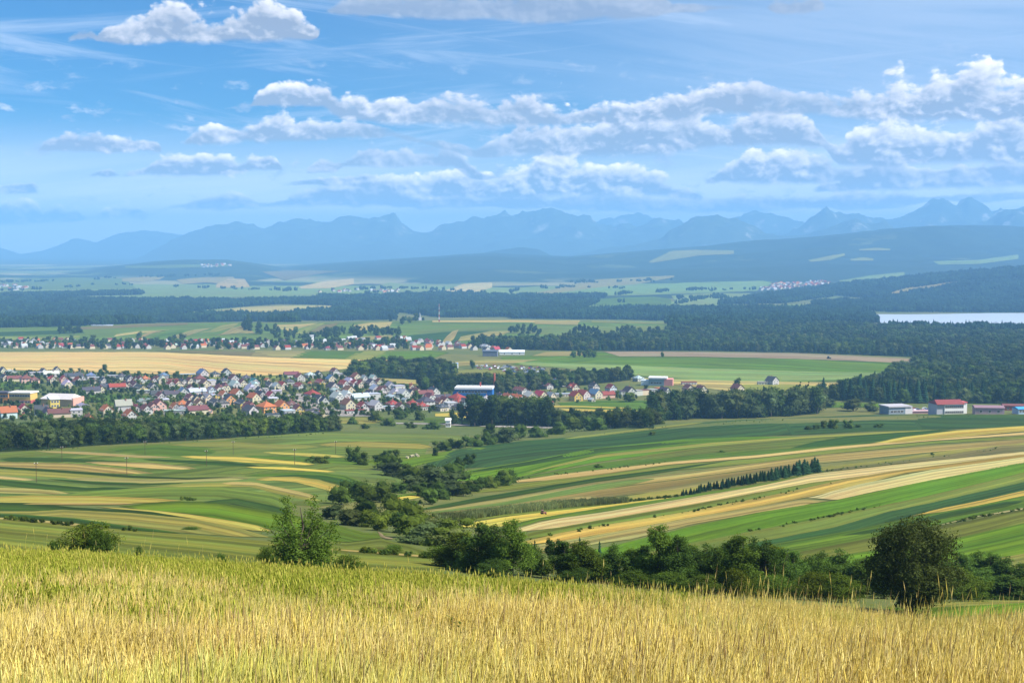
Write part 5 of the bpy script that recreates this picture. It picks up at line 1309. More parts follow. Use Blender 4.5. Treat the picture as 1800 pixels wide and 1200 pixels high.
WALLC = dict(W=((0.47, 0.46, 0.44), 'white'), C=((0.55, 0.48, 0.34), 'cream'), Y=((0.52, 0.39, 0.10), 'yellow'), P=((0.60, 0.38, 0.30), 'pink'), B=((0.50, 0.60, 0.64), 'pale blue'), O=((0.60, 0.30, 0.12), 'orange'), G=((0.34, 0.33, 0.32), 'grey'))
SIZE = dict(g='', n='narrow ', G='tall ', d='dormered ', h='hip-roofed ', H='big hip-roofed ', k='half-hipped ', l='long ', f='flat-topped ', s='small ', F='low flat-topped ', b='shallow-roofed ')

# (column, row of the foot, roof, wall, type); a trailing - turns the gable to the left
VILLAGE = """
14 735 o B G-|42 727 c C g|42 736 o C s|73 729 d B g-|84 731 d W n|104 733 m C l-|134 732 w W f|156 745 n O n|187 728 o C g|217 723 g W G-|228 738 o W g|234 722 m W l|240 728 c W g|146 720 g W b
8 670 d C g|25 670 m C l-|5 656 d C n|20 658 w W b|46 673 m P H|60 673 m P h|64 659 w W F|76 658 d W g|90 662 w W l-|100 656 d C g|92 673 r C d|112 672 r P g|118 682 w C k|126 666 d W l|137 676 r W g|146 671 w W n|165 677 r C n|160 692 d W l|177 690 m C n|140 663 d G h|160 665 b W h|171 667 w W F|182 675 d W g|190 685 d G l|206 685 r W l|219 683 m C n|227 682 m C n|234 681 m W n|214 667 d W h|201 664 w W F|229 672 d W g
238 673 m W n|246 673 m W n|255 671 o W h|270 674 m W n|276 673 m C n|285 674 w C k|288 665 b G h|302 671 r W F|300 682 r W g|312 681 r C g|321 676 d W l|334 676 m C g|330 662 w Y F|356 663 b W G|378 662 d C h|398 662 d W G|411 673 m W G|393 674 d W h|351 673 m W H|360 682 m C G|368 677 w W f|372 692 g B g|385 691 m W k|395 689 m C k|412 684 w W k|426 679 m C g|447 677 G W g|433 669 d W h
247 688 d Y l|238 684 m W g|268 686 d G g|256 691 w W F|281 698 d G l|302 698 d W l|322 697 b W G|346 694 w W l|335 690 m W g
258 707 g W F|252 712 g G b|282 704 m W g|288 712 w C f|334 707 m C g|346 708 d C n|354 707 d C n|364 707 g C g|375 702 w Y b|393 700 o W g|404 710 d O G|416 700 o W G|426 716 d Y l|446 707 o C G|440 692 w W k|456 693 d W g
268 724 m P g|279 722 m P G|256 728 m W g|308 723 o G g|321 717 o W h|334 718 m W n|350 718 n C g|378 714 d G l|390 715 d W h|308 728 w W F|324 727 g C b|346 727 m C l|366 726 m P s|438 724 m W k|440 731 d W G
446 685 w W k|455 691 r W b|464 692 g W f|474 684 d W g|486 685 w C g|496 684 r C g|480 692 w W F|458 702 d G g|476 703 c W g|470 671 o C s|508 676 d W h|512 663 m W l|527 670 r W G|527 684 r W l|546 677 o Y s|564 678 r Y l|582 673 b C G|560 663 d W n|545 664 w W h|588 658 m W g|602 661 w W F|585 687 d W G|591 692 w W b|549 701 r W H|560 708 d W g|570 710 d W n|592 706 w W k|613 694 n C G|604 681 r W g|613 679 w W k|623 680 r W g|634 681 r C g|652 679 d W g|626 670 n C G|640 671 w W n|656 670 w W n|666 677 m C g|660 692 w W G|648 699 d W n|632 704 w W l|608 704 w W k|655 702 w W f
468 725 o O H|495 723 o O G|480 709 w C f|512 718 m W h|524 728 m Y g|516 717 c W s|545 727 d W F|486 734 d W F|506 733 w W f|562 736 d C b|612 720 n C G|637 722 r W g|660 721 w W G|624 727 r W F|646 720 g G n
690 717 r C h|704 723 m W g|725 716 r C h|712 706 g W s|742 720 r W h|748 715 d W H|772 714 m C g|782 714 m W G|792 718 w W f|806 721 d C h|776 722 d C h|820 717 w W s|804 709 r W H|806 712 r W h|822 713 d W l|838 713 r O f|855 708 w C h|694 699 w C k|708 700 w W G|722 696 d C n|731 696 m C g|747 697 m G l|762 696 d W G|755 706 m W k|777 705 d W l|686 685 g W G|700 687 w W f|723 686 o C g|676 692 m G g|668 693 m W g|690 704 w W b|682 720 w W F|878 705 d W g
892 709 o W G|910 706 o G l|915 692 m W l|932 705 w C G|950 704 c C G|940 711 w W F|958 712 c W F|968 702 g C n|937 681 m W h|960 683 m W l|976 679 b W g|990 679 b W g|1008 687 r C d|990 697 w C F|1012 704 r Y G|1025 701 r W G|1046 700 b C G|1040 706 w C s|1044 685 d W g|1066 699 r P l|1074 688 r B g|1085 694 d Y F|1096 696 d W f|1106 696 d W G|1118 695 g W f|1131 694 m C f|1147 693 g W f|1160 691 o O f|1168 694 d W g|1211 676 r W F|1210 689 m C g|1232 690 m C g|1296 690 m C G|1357 676 d W G|1122 670 w W h|1345 676 g W F
"""
HOUSE_LIST = []
for ln in VILLAGE.strip().replace('\n', '|').split('|'):
    p = ln.split()
    HOUSE_LIST.append((float(p[0]), float(p[1]), p[2], p[3], p[4][0], p[4].endswith('-')))
rh = np.random.default_rng(77)


def place_house(name, X, Y, kit, roof, wall, turn, label, group, sc=1.0, cat='house'):
    root = bpy.data.objects.new(name, None); COL.objects.link(root)
    root.location = (X, Y, float(ground_z(X, Y))); root.rotation_euler = (0, 0, turn); root.scale = (sc, sc, sc); root.empty_display_size = 2
    tag(root, label, cat, group)
    rc = [c_ * rh.uniform(.85, 1.15) for c_ in ROOFC[roof][0]]; wc = [c_ * rh.uniform(.93, 1.03) for c_ in WALLC[wall][0]]
    roof_o = root
    for nm, me, off, rz, role in KITS[kit]:
        o = link(nm, me, off, rz, None, roof_o if nm == 'chimney' else root, dict(roof=rc, wall=wc, chimney=(.30, .14, .10)).get(role))
        if nm == 'roof': roof_o = o
    return root


ORD = ['first', 'second', 'third', 'fourth', 'fifth', 'sixth', 'seventh', 'eighth', 'ninth', 'tenth', '11th', '12th', '13th', '14th', '15th', '16th', '17th', '18th', '19th', '20th']
count = {}
for x, y, r, wl, k, lf in sorted(HOUSE_LIST):
    band = 'near village right end' if x > 872 else 'near village back rows' if y < 676 else 'near village middle' if y < 702 else 'near village front rows'
    desc = '%s%s house under %s roof' % (SIZE[k], WALLC[wl][1], ROOFC[r][1])
    q = count.get((desc, band), 0); count[(desc, band)] = q + 1
    HOUSE_LIST[HOUSE_LIST.index((x, y, r, wl, k, lf))] += (desc, band, q)
for it in HOUSE_LIST:
    x, y, r, wl, k, lf, desc, band, q = it
    lab = desc + ', ' + band
    if count[(desc, band)] > 1: lab = '%s, %s, %s such from left' % (desc, band, ORD[q])
    X, Y = hit(x, y); X, Y = float(X[0]), float(Y[0])
    turn = math.radians((-62 if lf else 33) + rh.uniform(-9, 9)) if k not in 'fF' else math.radians(rh.choice([20, -60]) + rh.uniform(-8, 8))
    if k in 'F' or (k == 'l' and not lf and rh.random() < .55): turn = math.radians(-62 + rh.uniform(-8, 8)) if k == 'l' else math.radians(100 + rh.uniform(-12, 12))
    place_house('house', X, Y, k, r, wl, turn, lab.strip(), 'houses of the near village', 0.87 * rh.uniform(.92, 1.06))

# ---- larger buildings of the near village
def building(name, x, y, label, cat, turn):
    X, Y = hit(x, y); X, Y = float(X[0]), float(Y[0])
    root = bpy.data.objects.new(name, None); COL.objects.link(root); root.location = (X, Y, float(ground_z(X, Y))); root.rotation_euler = (0, 0, math.radians(turn))
    tag(root, label, cat); return root, Y / F_PX


def part(root, name, boxes, mat, color):
    V, Fc = bxm(boxes); return link(name, pyme(name, V, Fc, mat), (0, 0, 0), 0, None, root, color)


def windows(root, n, x0, x1, y, z, me=WIN_BIG, turn=0.0):
    for i in range(n): link('window', me, (x0 + (x1 - x0) * (i + .5) / n, y, z) if turn == 0 else (y, x0 + (x1 - x0) * (i + .5) / n, z), turn, None, root)


r_, s_ = building('school', 40, 708, 'long yellow school with white flat roof and red ground floor at the left edge', 'school', -8)
part(r_, 'wall', [(-20 * s_, -5, 2.8, 20 * s_, 7, 8.2)], M_WALL, (.62, .42, .12)); part(r_, 'ground_floor', [(-19.8 * s_, -5.05, -1.5, 21 * s_, 6.9, 2.797)], M_WALL, (.42, .10, .09))
part(r_, 'roof', [(-21 * s_, -5.8, 8.203, 21 * s_, 9, 9.2)], M_ROOF, (.72, .70, .64)); windows(r_, 8, -19 * s_, 19 * s_, -5, 5.6); windows(r_, 8, -19 * s_, 19 * s_, -5.05, .7)
r_, s_ = building('annex', 8, 706, 'orange-walled building with dark flat roof left of the yellow school', 'building', -8)
part(r_, 'wall', [(-18 * s_, -4, -1.5, 12 * s_, 6, 7.2)], M_WALL, (.62, .27, .07)); part(r_, 'roof', [(-18.5 * s_, -4.6, 7.203, 12.5 * s_, 7, 8.4)], M_ROOF, (.07, .065, .08)); windows(r_, 6, -17 * s_, 11 * s_, -4, 4.4)
r_, s_ = building('apartment_block', 95, 723, 'yellow three-storey block with pale sloping roof and dark left side', 'apartment block', 28)
part(r_, 'wall', [(-8.0 * s_, -5, -1.5, 8.0 * s_, 6, 9.4)], M_WALL, (.66, .50, .08)); windows(r_, 3, -7 * s_, 7 * s_, -5, 1.0, WIN); windows(r_, 3, -7 * s_, 7 * s_, -5, 4.0, WIN); windows(r_, 3, -7 * s_, 7 * s_, -5, 7.0, WIN)
V_ = [(-9 * s_, -5.6, 9.403), (9 * s_, -5.6, 9.403), (9 * s_, 6.6, 9.403), (-9 * s_, 6.6, 9.403), (-9 * s_, -5.6, 9.8), (9 * s_, -5.6, 9.8), (9 * s_, 6.6, 11.2), (-9 * s_, 6.6, 11.2)]
link('roof', pyme('roof', V_, bxm([(0, 0, 0, 1, 1, 1)])[1], M_ROOF), parent=r_, color=(.60, .62, .63))
r_, s_ = building('sports_hall', 108, 713, 'large hall with broad pale grey roof and pink end wall on the left', 'hall', -14)
part(r_, 'wall', [(-30 * s_, -7, -1.5, 30 * s_, 9, 6)], M_WALL, (.50, .36, .20)); part(r_, 'end_wall', [(30 * s_ + .003, -7, -1.5, 33 * s_, 9, 7)], M_WALL, (.62, .34, .27))
V_ = [(-32 * s_, -8, 6.003), (32 * s_, -8, 6.003), (32 * s_, 10, 6.003), (-32 * s_, 10, 6.003), (-25 * s_, 1, 9.6), (25 * s_, 1, 9.6)]
link('roof', pyme('roof', V_, [[0, 1, 5, 4], [1, 2, 5], [2, 3, 4, 5], [3, 0, 4], [0, 3, 2, 1]], M_ROOF), parent=r_, color=(.50, .46, .45))
r_, s_ = building('factory', 834, 699, 'long bright blue factory hall with white roof and a band of windows', 'factory', -4)
part(r_, 'wall', [(-33 * s_, -8, -2, 33 * s_, 10, 8.2)], M_WALL, (.025, .13, .40)); part(r_, 'roof', [(-33.5 * s_, -8.6, 8.203, 33.5 * s_, 11, 9.9)], M_ROOF, (.70, .72, .74)); windows(r_, 9, -27 * s_, 24 * s_, -8, 5.4)
part(r_, 'side_wing', [(-38 * s_, -4, -2, -33 * s_ - .003, 8, 5.0)], M_WALL, (.03, .15, .42)); part(r_, 'vent_stack', [(9 * s_, 2, 9.903, 11.2 * s_, 4, 13.5)], M_BRICK, (.42, .10, .07))
r_, s_ = building('factory_chimney', 869, 692, 'tall slender red brick chimney at the right end of the blue factory', 'chimney', 0)
Vc, Fcn = tube([(0, 0, -1), (0, 0, 6), (0, 0, 13), (0, 0, 18.2)], [1.25, 1.15, 1.0, .95], 10); link('shaft', mesh_np('shaft', Vc, Fcn, M_BRICK), parent=r_, color=(.42, .11, .075))
Vc, Fcn = tube([(0, 0, 18.2), (0, 0, 19.0)], [1.15, 1.15], 10); link('rim', mesh_np('rim', Vc, Fcn, M_BRICK), parent=r_, color=(.50, .20, .14))
r_, s_ = building('market_hall', 1160, 677, 'white-roofed hall with pink end wall beyond the right end of the village', 'hall', -10)
part(r_, 'wall', [(-19 * s_, -6, -2, 8 * s_, 8, 7)], M_WALL, (.22, .30, .34)); part(r_, 'end_wall', [(8 * s_ + .003, -6, -2, 23 * s_, 8, 6.6)], M_WALL, (.60, .26, .23)); part(r_, 'roof', [(-19.6 * s_, -6.6, 7.003, 13 * s_, 9, 8.2)], M_ROOF, (.74, .75, .76))
part(r_, 'side_wing', [(-33 * s_, -4, -2, -19 * s_ - .003, 6, 5.2)], M_WALL, (.55, .62, .66)); windows(r_, 4, -16 * s_, 4 * s_, -6, 2.2)
r_, s_ = building('warehouse', 1577, 727, 'grey-blue warehouse with a pale right gable beside the right-hand wood', 'warehouse', 14)
part(r_, 'wall', [(-23 * s_, -5, -2, 9 * s_, 9, 5.3)], M_WALL, (.20, .26, .32)); part(r_, 'end_wall', [(9 * s_ + .003, -5.05, -2, 23 * s_, 9, 5.0)], M_WALL, (.60, .58, .60)); part(r_, 'roof', [(-24 * s_, -5.6, 5.303, 22 * s_, 10, 6.3)], M_ROOF, (.42, .40, .42)); windows(r_, 4, -20 * s_, 6 * s_, -5, 1.5)
r_, s_ = building('office_block', 1674, 727, 'white two-storey block with red roof and rows of windows at the foot of the wood', 'office block', 8)
part(r_, 'wall', [(-21 * s_, -5, -2, 15 * s_, 8, 6.6)], M_WALL, (.80, .80, .78)); part(r_, 'side_wing', [(15 * s_ + .003, -1, -2, 26 * s_, 8, 7.0)], M_WALL, (.72, .72, .71)); part(r_, 'end_wall', [(-35 * s_, -4.5, -2, -21 * s_ - .003, 8, 6.4)], M_WALL, (.42, .43, .48))  # grey of the left end_wall is shade painted onto the white block
V_ = [(-36 * s_, -5.7, 6.603), (16 * s_, -5.7, 6.603), (16 * s_, 8.7, 6.603), (-36 * s_, 8.7, 6.603), (-32 * s_, 1.5, 9.0), (16 * s_, 1.5, 9.0)]
link('roof', pyme('roof', V_, [[0, 1, 5, 4], [1, 2, 5], [2, 3, 4, 5], [3, 0, 4], [0, 3, 2, 1]], M_ROOF), parent=r_, color=(.22, .05, .05)); windows(r_, 9, -20 * s_, 14 * s_, -5, 4.2, WIN); windows(r_, 9, -20 * s_, 14 * s_, -5, .9, WIN)
part(r_, 'wing_roof', [(15.2 * s_, -1.5, 7.003, 26.5 * s_, 8.6, 7.5)], M_ROOF, (.50, .10, .10))
for x, y, w2, h2, wc, rc, lb in ((1737, 727, 25, 4.2, (.40, .30, .33), (.24, .15, .18), 'long low shed with purple roof right of the white block'), (1782, 721, 20, 4.0, (.30, .10, .08), (.16, .055, .05), 'low barn with maroon roof at the right edge'),
                                 (1793, 727, 9, 3.4, (.35, .5, .65), (.06, .30, .60), 'low shed under a bright blue roof at the right edge'), (1620, 726, 26, 1.8, (.34, .20, .22), (.38, .25, .26), 'low reddish yard wall between the warehouse and the white block'),
                                 (788, 750, 4.2, 4.6, (.80, .80, .80), (.78, .78, .78), 'small white box-like hut by the lane below the village'), (793, 647, 12, 5.2, (.62, .66, .72), (.24, .38, .60), 'pale two-storey depot with blue side on the slope behind the factory'),
                                 (765, 650, 7, 3.4, (.6, .6, .6), (.72, .73, .74), 'white-roofed shed half hidden in the grove'), (745, 648, 5, 3.2, (.6, .6, .6), (.70, .72, .74), 'small white shed in the grove left of the depot'), (900, 623, 22, 4, (.7, .7, .7), (.66, .68, .70), 'long white hall at the right end of the second village'),
                                 (862, 626, 13, 7, (.16, .18, .24), (.10, .12, .16), 'dark blue-grey hall at the right end of the second village')):
    r_, s_ = building('shed' if w2 < 20 else 'hall', x, y, lb, 'building', rh.uniform(-8, 10))
    dp = 3.0 if h2 < 2 else max(4.0, min(9.0, w2 * s_ * .5))
    part(r_, 'wall', [(-w2 * s_, -dp, -2, w2 * s_, dp, h2)], M_WALL, wc)
    V_ = [(-w2 * s_ - .4, -dp - .4, h2 + .003), (w2 * s_ + .4, -dp - .4, h2 + .003), (w2 * s_ + .4, dp + .4, h2 + .003), (-w2 * s_ - .4, dp + .4, h2 + .003), (-w2 * s_ - .4, 0, h2 + dp * .28), (w2 * s_ + .4, 0, h2 + dp * .28)]
    link('roof', pyme('roof', V_, [[0, 1, 5, 4], [1, 2, 5], [2, 3, 4, 5], [3, 0, 4], [0, 3, 2, 1]], M_ROOF), parent=r_, color=rc)
    if h2 > 3: windows(r_, 3, -w2 * s_ * .9, w2 * s_ * .9, -dp, 1.2, WIN)

# ---- garden trees and bushes between the houses
HP = np.array([hit(h[0], h[1]) for h in HOUSE_LIST]).reshape(-1, 2)
G = thin(sample_strip([(-40, 654), (150, 654), (300, 660), (480, 662), (620, 662), (760, 686), (870, 690)], [(-40, 742), (120, 740), (250, 740), (450, 736), (640, 732), (760, 726), (870, 712)], 0.016, rh), 6.0)
G = np.array([p for p in G if np.min(np.hypot(HP[:, 0] - p[0], HP[:, 1] - p[1])) > 7.3])
G = G[rh.permutation(len(G))]
for i, p in enumerate(G[:230]):
    k = ['round', 'oval', 'conifer', 'round', 'shrub'][rh.integers(5)]; h = rh.uniform(3.2, 7.5) if k != 'shrub' else rh.uniform(1.8, 3)
    me = (CONIFERS if k == 'conifer' else FT[k]); me = me[rh.integers(len(me))]
    tag(link('garden_tree', me, p, rh.uniform(0, 6.28), (h * (1.0 if k != 'shrub' else .8),) * 2 + (h,)), 'garden tree among the houses of the near village', 'tree', 'garden trees of the near village')
if len(G) > 230: scatter_stuff('garden_bushes', FT['shrub'] + FT['round'], G[230:], rh.uniform(2.0, 5.0, len(G) - 230), rh.uniform(0, 6.28, len(G) - 230))
G2 = thin(sample_strip([(870, 672), (960, 668), (1100, 672), (1250, 676)], [(870, 712), (960, 714), (1100, 702), (1250, 694)], 0.006, rh), 9.0)
HQ = HP
G2 = np.array([p for p in G2 if np.min(np.hypot(HQ[:, 0] - p[0], HQ[:, 1] - p[1])) > 11])
for p in G2[:60]:
    k = ['round', 'shrub', 'light_shrub'][rh.integers(3)]; h = rh.uniform(3.0, 6.0) if k == 'round' else rh.uniform(2, 3.4); me = FT[k][rh.integers(len(FT[k]))]
    tag(link('garden_tree', me, p, rh.uniform(0, 6.28), (h, h, h)), 'garden tree or bush among the houses at the right end of the near village', 'tree', 'garden trees at the right end')

# ---- second village: nearest houses as things, the rest as one mass
SV = thin(sample_strip([(-60, 598), (200, 600), (380, 601), (560, 602), (600, 597), (700, 595), (760, 602), (850, 609)], [(-60, 612), (100, 613), (300, 614), (560, 615), (700, 616), (800, 617), (925, 620)], 0.01, rh), 13.0)
P_ = SV[rh.permutation(len(SV))]
near_n = 46
cnt = {}
sel = sorted(P_[:near_n].tolist())
for p in sel:
    r = 'rrmmdwwogcdm'[rh.integers(12)]; wl = 'WWCWCP'[rh.integers(6)]; k = 'gnGhgl'[rh.integers(6)]
    desc = '%s%s house with %s roof' % (SIZE[k], WALLC[wl][1], ROOFC[r][1]); q = cnt.get(desc, 0); cnt[desc] = q + 1
    place_house('village_house', p[0], p[1], k, r, wl, math.radians(rh.choice([33, -57, 10]) + rh.uniform(-12, 12)), '%s in the second village, %s such from left' % (desc, ORD[q]), 'houses of the second village', 0.85)
def house_mass(name, P, sc=1.0):
    for ci, (rk, wk) in enumerate((('r', 'W'), ('m', 'C'), ('d', 'W'), ('w', 'W'), ('o', 'C'))):
        V, Fc, mi = [], [], []
        for p in P[ci::5]:
            a = rh.choice([.6, -1.0]) + rh.uniform(-.2, .2); ca, sa = math.cos(a), math.sin(a); w2, l2, he, zr = 4.4 * sc, 5.6 * sc, 3.8 * sc, 7.8 * sc; o = len(V)
            L_ = [(-w2, -l2, -2), (w2, -l2, -2), (w2, l2, -2), (-w2, l2, -2), (-w2, -l2, he), (w2, -l2, he), (w2, l2, he), (-w2, l2, he), (0, -l2, zr), (0, l2, zr)]
            V += [(p[0] + x * ca - y * sa, p[1] + x * sa + y * ca, p[2] + z) for x, y, z in L_]
            Fc += [[o + q for q in f] for f in ([0, 1, 5, 8, 4], [2, 3, 7, 9, 6], [0, 4, 7, 3], [1, 2, 6, 5], [4, 8, 9, 7], [5, 6, 9, 8])]; mi += [0, 0, 0, 0, 1, 1]
        if V:
            mw = M_STUFFW[wk]; mr = M_STUFFR[rk]
            yield pyme(name, V, Fc, [mw, mr], mi)


def flat_mat(nm, c):
    m, nt, b = material(nm); nt.put(b.inputs['Base Color'], nt.mix(pos_noise(nt, .08, 3), rgb([q * .75 for q in c]), rgb([min(1, q * 1.15) for q in c]))); return m


M_STUFFW = {k: flat_mat('far_wall', v[0]) for k, v in WALLC.items() if k in 'WC'}
M_STUFFR = {k: flat_mat('far_roof', v[0]) for k, v in ROOFC.items() if k in 'rmdwo'}


def mass_object(name, P, sc=1.0, label=None):
    ms = list(house_mass(name, P, sc)); bm = bmesh.new(); mats = []; 
    for me in ms:
        base = len(mats); mats += list(me.materials); n_before = len(bm.faces)
        bm.from_mesh(me); bm.faces.ensure_lookup_table()
        for f in bm.faces[n_before:]: f.material_index += base
    me = bpy.data.meshes.new(name); bm.to_mesh(me); bm.free()
    for m in mats: me.materials.append(m)
    tag(link(name, me), label, None, kind='stuff')


mass_object('far_houses', P_[near_n:near_n + 230], .85, 'crowded houses of the second village')
TV = sample_strip([(-60, 600), (200, 602), (560, 603), (700, 600)], [(-60, 613), (200, 614), (560, 615), (720, 615)], 0.0024, rh)
scatter_stuff('village_trees', FT['round'] + FT['oval'], TV, rh.uniform(6, 13, len(TV)), rh.uniform(0, 6.28, len(TV)), 'trees crowding round the second village')
for top, bot, n, sc in (([(1345, 500), (1400, 498), (1460, 494)], [(1335, 511), (1400, 508), (1455, 503)], 110, 1.5), ([(1460, 535), (1510, 532), (1600, 540)], [(1465, 541), (1520, 543), (1600, 546)], 26, 1.0), ([(-40, 502), (20, 501), (50, 506)], [(-40, 510), (20, 511), (50, 510)], 40, 1.5), ([(560, 511), (700, 509)], [(560, 515), (700, 515)], 24, 1.3), ([(350, 466), (400, 464)], [(350, 471), (410, 468)], 20, 1.6)):
    P = sample_strip(top, bot, 0.0008, rh); P = P[rh.permutation(len(P))[:n]]
    mass_object('distant_houses', P, sc, 'tiny houses of a distant village')

# church tower, mast, chapel
r_, s_ = building('church_tower', 548, 604, 'slim white church tower among the trees of the second village', 'church tower', 20)
part(r_, 'shaft', [(-3 * s_, -3 * s_, -2, 3 * s_, 3 * s_, 13.5)], M_WALL, (.82, .82, .82)); part(r_, 'cornice', [(-3.6 * s_, -3.6 * s_, 13.503, 3.6 * s_, 3.6 * s_, 14.2)], M_WALL, (.7, .7, .72)); link('window', WIN, (0, -3 * s_, 10.2), 0, None, r_)
r_, s_ = building('radio_mast', 772, 566, 'red and white lattice mast on the hill beyond the second village', 'mast', 0)
for i in range(6):
    part(r_, 'section', [(-1.2 * s_ * (1 - i * .11), -1.2 * s_ * (1 - i * .11), i * 5.2 - (1 if i == 0 else 0), 1.2 * s_ * (1 - i * .11), 1.2 * s_ * (1 - i * .11), i * 5.2 + 5.197)], M_WALL, (.34, .12, .10) if i % 2 == 0 else (.48, .48, .48))
part(r_, 'aerial', [(-.4, -.4, 31.2, .4, .4, 37)], M_WALL, (.6, .2, .2))
r_, s_ = building('chapel', 738, 563, 'small white chapel with a spire on the wooded hilltop', 'chapel', 20)
part(r_, 'nave', [(-2.5 * s_, -3, -2, 2.5 * s_, 6, 6)], M_WALL, (.45, .45, .45)); Vc, Fcn = tube([(0, 0, 5), (0, 0, 12), (0, 0, 17)], [1.8, 1.6, .1], 6); link('spire', mesh_np('spire', Vc, Fcn, M_WALL), parent=r_, color=(.28, .30, .30))

# ---- parked cars in the yards: body with cabin, glass, wheels
def car_meshes():
    prof = [(-2.1, .35), (2.1, .35), (2.1, .75), (1.2, .88), (.75, 1.42), (-1.0, 1.45), (-1.75, .95), (-2.1, .9)]
    V = [(x, -.85, z) for x, z in prof] + [(x, .85, z) for x, z in prof]; n = len(prof)
    Fc = [list(range(n)), list(range(2 * n - 1, n - 1, -1))] + [[i, i + n, (i + 1) % n + n, (i + 1) % n] for i in range(n)]
    body = pyme('body', V, Fc, M_PAINT)
    gl = pyme('windscreen', [(.72, -.78, 1.40), (1.18, -.80, .92), (1.18, .80, .92), (.72, .78, 1.40), (-.9, -.86, .95), (.7, -.86, .95), (.5, -.86, 1.35), (-.85, -.86, 1.36)], [[0, 1, 2, 3], [4, 5, 6, 7]], M_GLASS)
    return body, gl


CB, CG = car_meshes()
bmw = bmesh.new(); bmesh.ops.create_cone(bmw, cap_ends=True, segments=10, radius1=.32, radius2=.32, depth=.2, matrix=Matrix.Rotation(math.pi / 2, 4, 'X')); CWH = bpy.data.meshes.new('wheel'); bmw.to_mesh(CWH); bmw.free(); CWH.materials.append(M_TYRE)
CARC = [((.75, .75, .76), 'white'), ((.35, .36, .38), 'silver'), ((.05, .05, .06), 'black'), ((.10, .14, .26), 'dark blue'), ((.30, .05, .05), 'red'), ((.45, .48, .52), 'pale grey')]
CP = np.concatenate([thin(sample_strip([(838, 642), (890, 643), (960, 647)], [(832, 648), (890, 654), (965, 660)], .02, rh), 6.5, 90), thin(sample_strip([(1606, 719), (1636, 719)], [(1606, 723), (1638, 723)], .03, rh), 6.0, 7)])
ccount = {}
for i, p in enumerate(CP):
    c, cn = CARC[rh.integers(6)]; yard = 'in the yard beside the white red-roofed block' if p[0] > 200 else 'in the crowded car yard behind the factory'
    root = bpy.data.objects.new('parked_car', None); COL.objects.link(root); root.location = p; root.rotation_euler = (0, 0, rh.choice([0.1, 1.6]) + rh.uniform(-.2, .2)); root.scale = (1.15,) * 3
    tag(root, '%s car parked %s' % (cn, yard), 'car', '%s cars %s' % (cn, yard))
    link('body', CB, parent=root, color=c); link('windscreen', CG, parent=root)
    for sx in (-1.3, 1.3):
        for sy in (-.8, .8): link('wheel', CWH, (sx, sy, .32), parent=root)

# ---- field poles, bales, tractors
POLE = pyme('pole', *bxm([(-.055, -.055, -.6, .055, .055, 5.2)]), M_DARK); ARM = pyme('crossarm', *bxm([(-.45, -.06, 4.8, .45, .06, 4.93)]), M_DARK); INS = pyme('insulator', *bxm([(-.06, -.06, 0, .06, .06, .22)]), M_FRAME)
for i, (x, y, lb) in enumerate(((64, 848, 'wooden field pole at the far left, nearest of the line'), (223, 836, 'wooden field pole left of the gully fields, second of the line'), (363, 820, 'wooden field pole in the middle of the left fields'), (518, 817, 'wooden field pole left of the dark low bush'), (109, 812, 'pale thin pole near the tree belt at left'), (255, 800, 'pale thin pole below the middle of the tree belt'), (410, 800, 'pale thin pole below the right of the tree belt'), (590, 798, 'thin pole beside the tall bush on the meadow'))):
    X, Y = hit(x, y); X, Y = float(X[0]), float(Y[0]); r_ = bpy.data.objects.new('utility_pole', None); COL.objects.link(r_); r_.location = (X, Y, float(ground_z(X, Y))); r_.rotation_euler = (0, 0, .5)
    tag(r_, lb, 'pole', 'poles across the left fields'); link('pole', POLE, parent=r_); a_ = link('crossarm', ARM, parent=r_)
    for q in (-.38, .38): link('insulator', INS, (q, 0, 4.95), parent=a_)
bmw = bmesh.new(); bmesh.ops.create_cone(bmw, cap_ends=True, segments=14, radius1=.75, radius2=.75, depth=1.3, matrix=Matrix.Rotation(math.pi / 2, 4, 'X')); BALE = bpy.data.meshes.new('bale'); bmw.to_mesh(BALE); bmw.free()
M_STRAW, nt, b = material('straw_bale'); nt.put(b.inputs['Base Color'], nt.mix(pos_noise(nt, 6, 3), (.34, .29, .17, 1), (.46, .41, .28, 1))); BALE.materials.append(M_STRAW)
for x, y in ((690, 808), (716, 806), (722, 804), (732, 801), (735, 803), (726, 803)):
    X, Y = hit(x, y); tag(link('straw_bale', BALE, (X[0], Y[0], float(ground_z(X, Y)[0]) + .5), rh.uniform(0, 3), .7), 'pale round bale on the meadow at the head of the gully', 'bale', 'bales on the gully meadow')
for x, y, c, lb in ((955, 904, (.30, .12, .10), 'small red tractor at the end of the reed strip on the right slope'), (1457, 631, (.05, .06, .07), 'dark tractor on the tan strip of the far green field')):
    X, Y = hit(x, y); X, Y = float(X[0]), float(Y[0]); k = max(0.4, Y / 1100.0); r_ = bpy.data.objects.new('tractor', None); COL.objects.link(r_); r_.location = (X, Y, float(ground_z(X, Y)) + .05); r_.rotation_euler = (0, 0, .25); r_.scale = (k,) * 3
    tag(r_, lb, 'tractor'); part(r_, 'bonnet', [(.1, -.35, .7, 1.7, .35, 1.35)], M_PAINT, c); part(r_, 'cab', [(-1.1, -.6, .75, .097, .6, 1.5)], M_PAINT, c); part(r_, 'cab_glass', [(-1.0, -.55, 1.503, 0.05, .55, 2.25)], M_GLASS, c); part(r_, 'cab_roof', [(-1.15, -.65, 2.253, .15, .65, 2.38)], M_PAINT, c)
    for px2, sc2 in ((-.7, 2.2), (1.25, 1.3)):
        for sy in (-.75, .75): link('wheel', CWH, (px2, sy, .32 * sc2 - .02), 0, sc2, r_)

# ---------------------------------------------------------------- trees just below the brow: full leaf, one mesh of leaves, trunk and boughs apart
rn = np.random.default_rng(101)


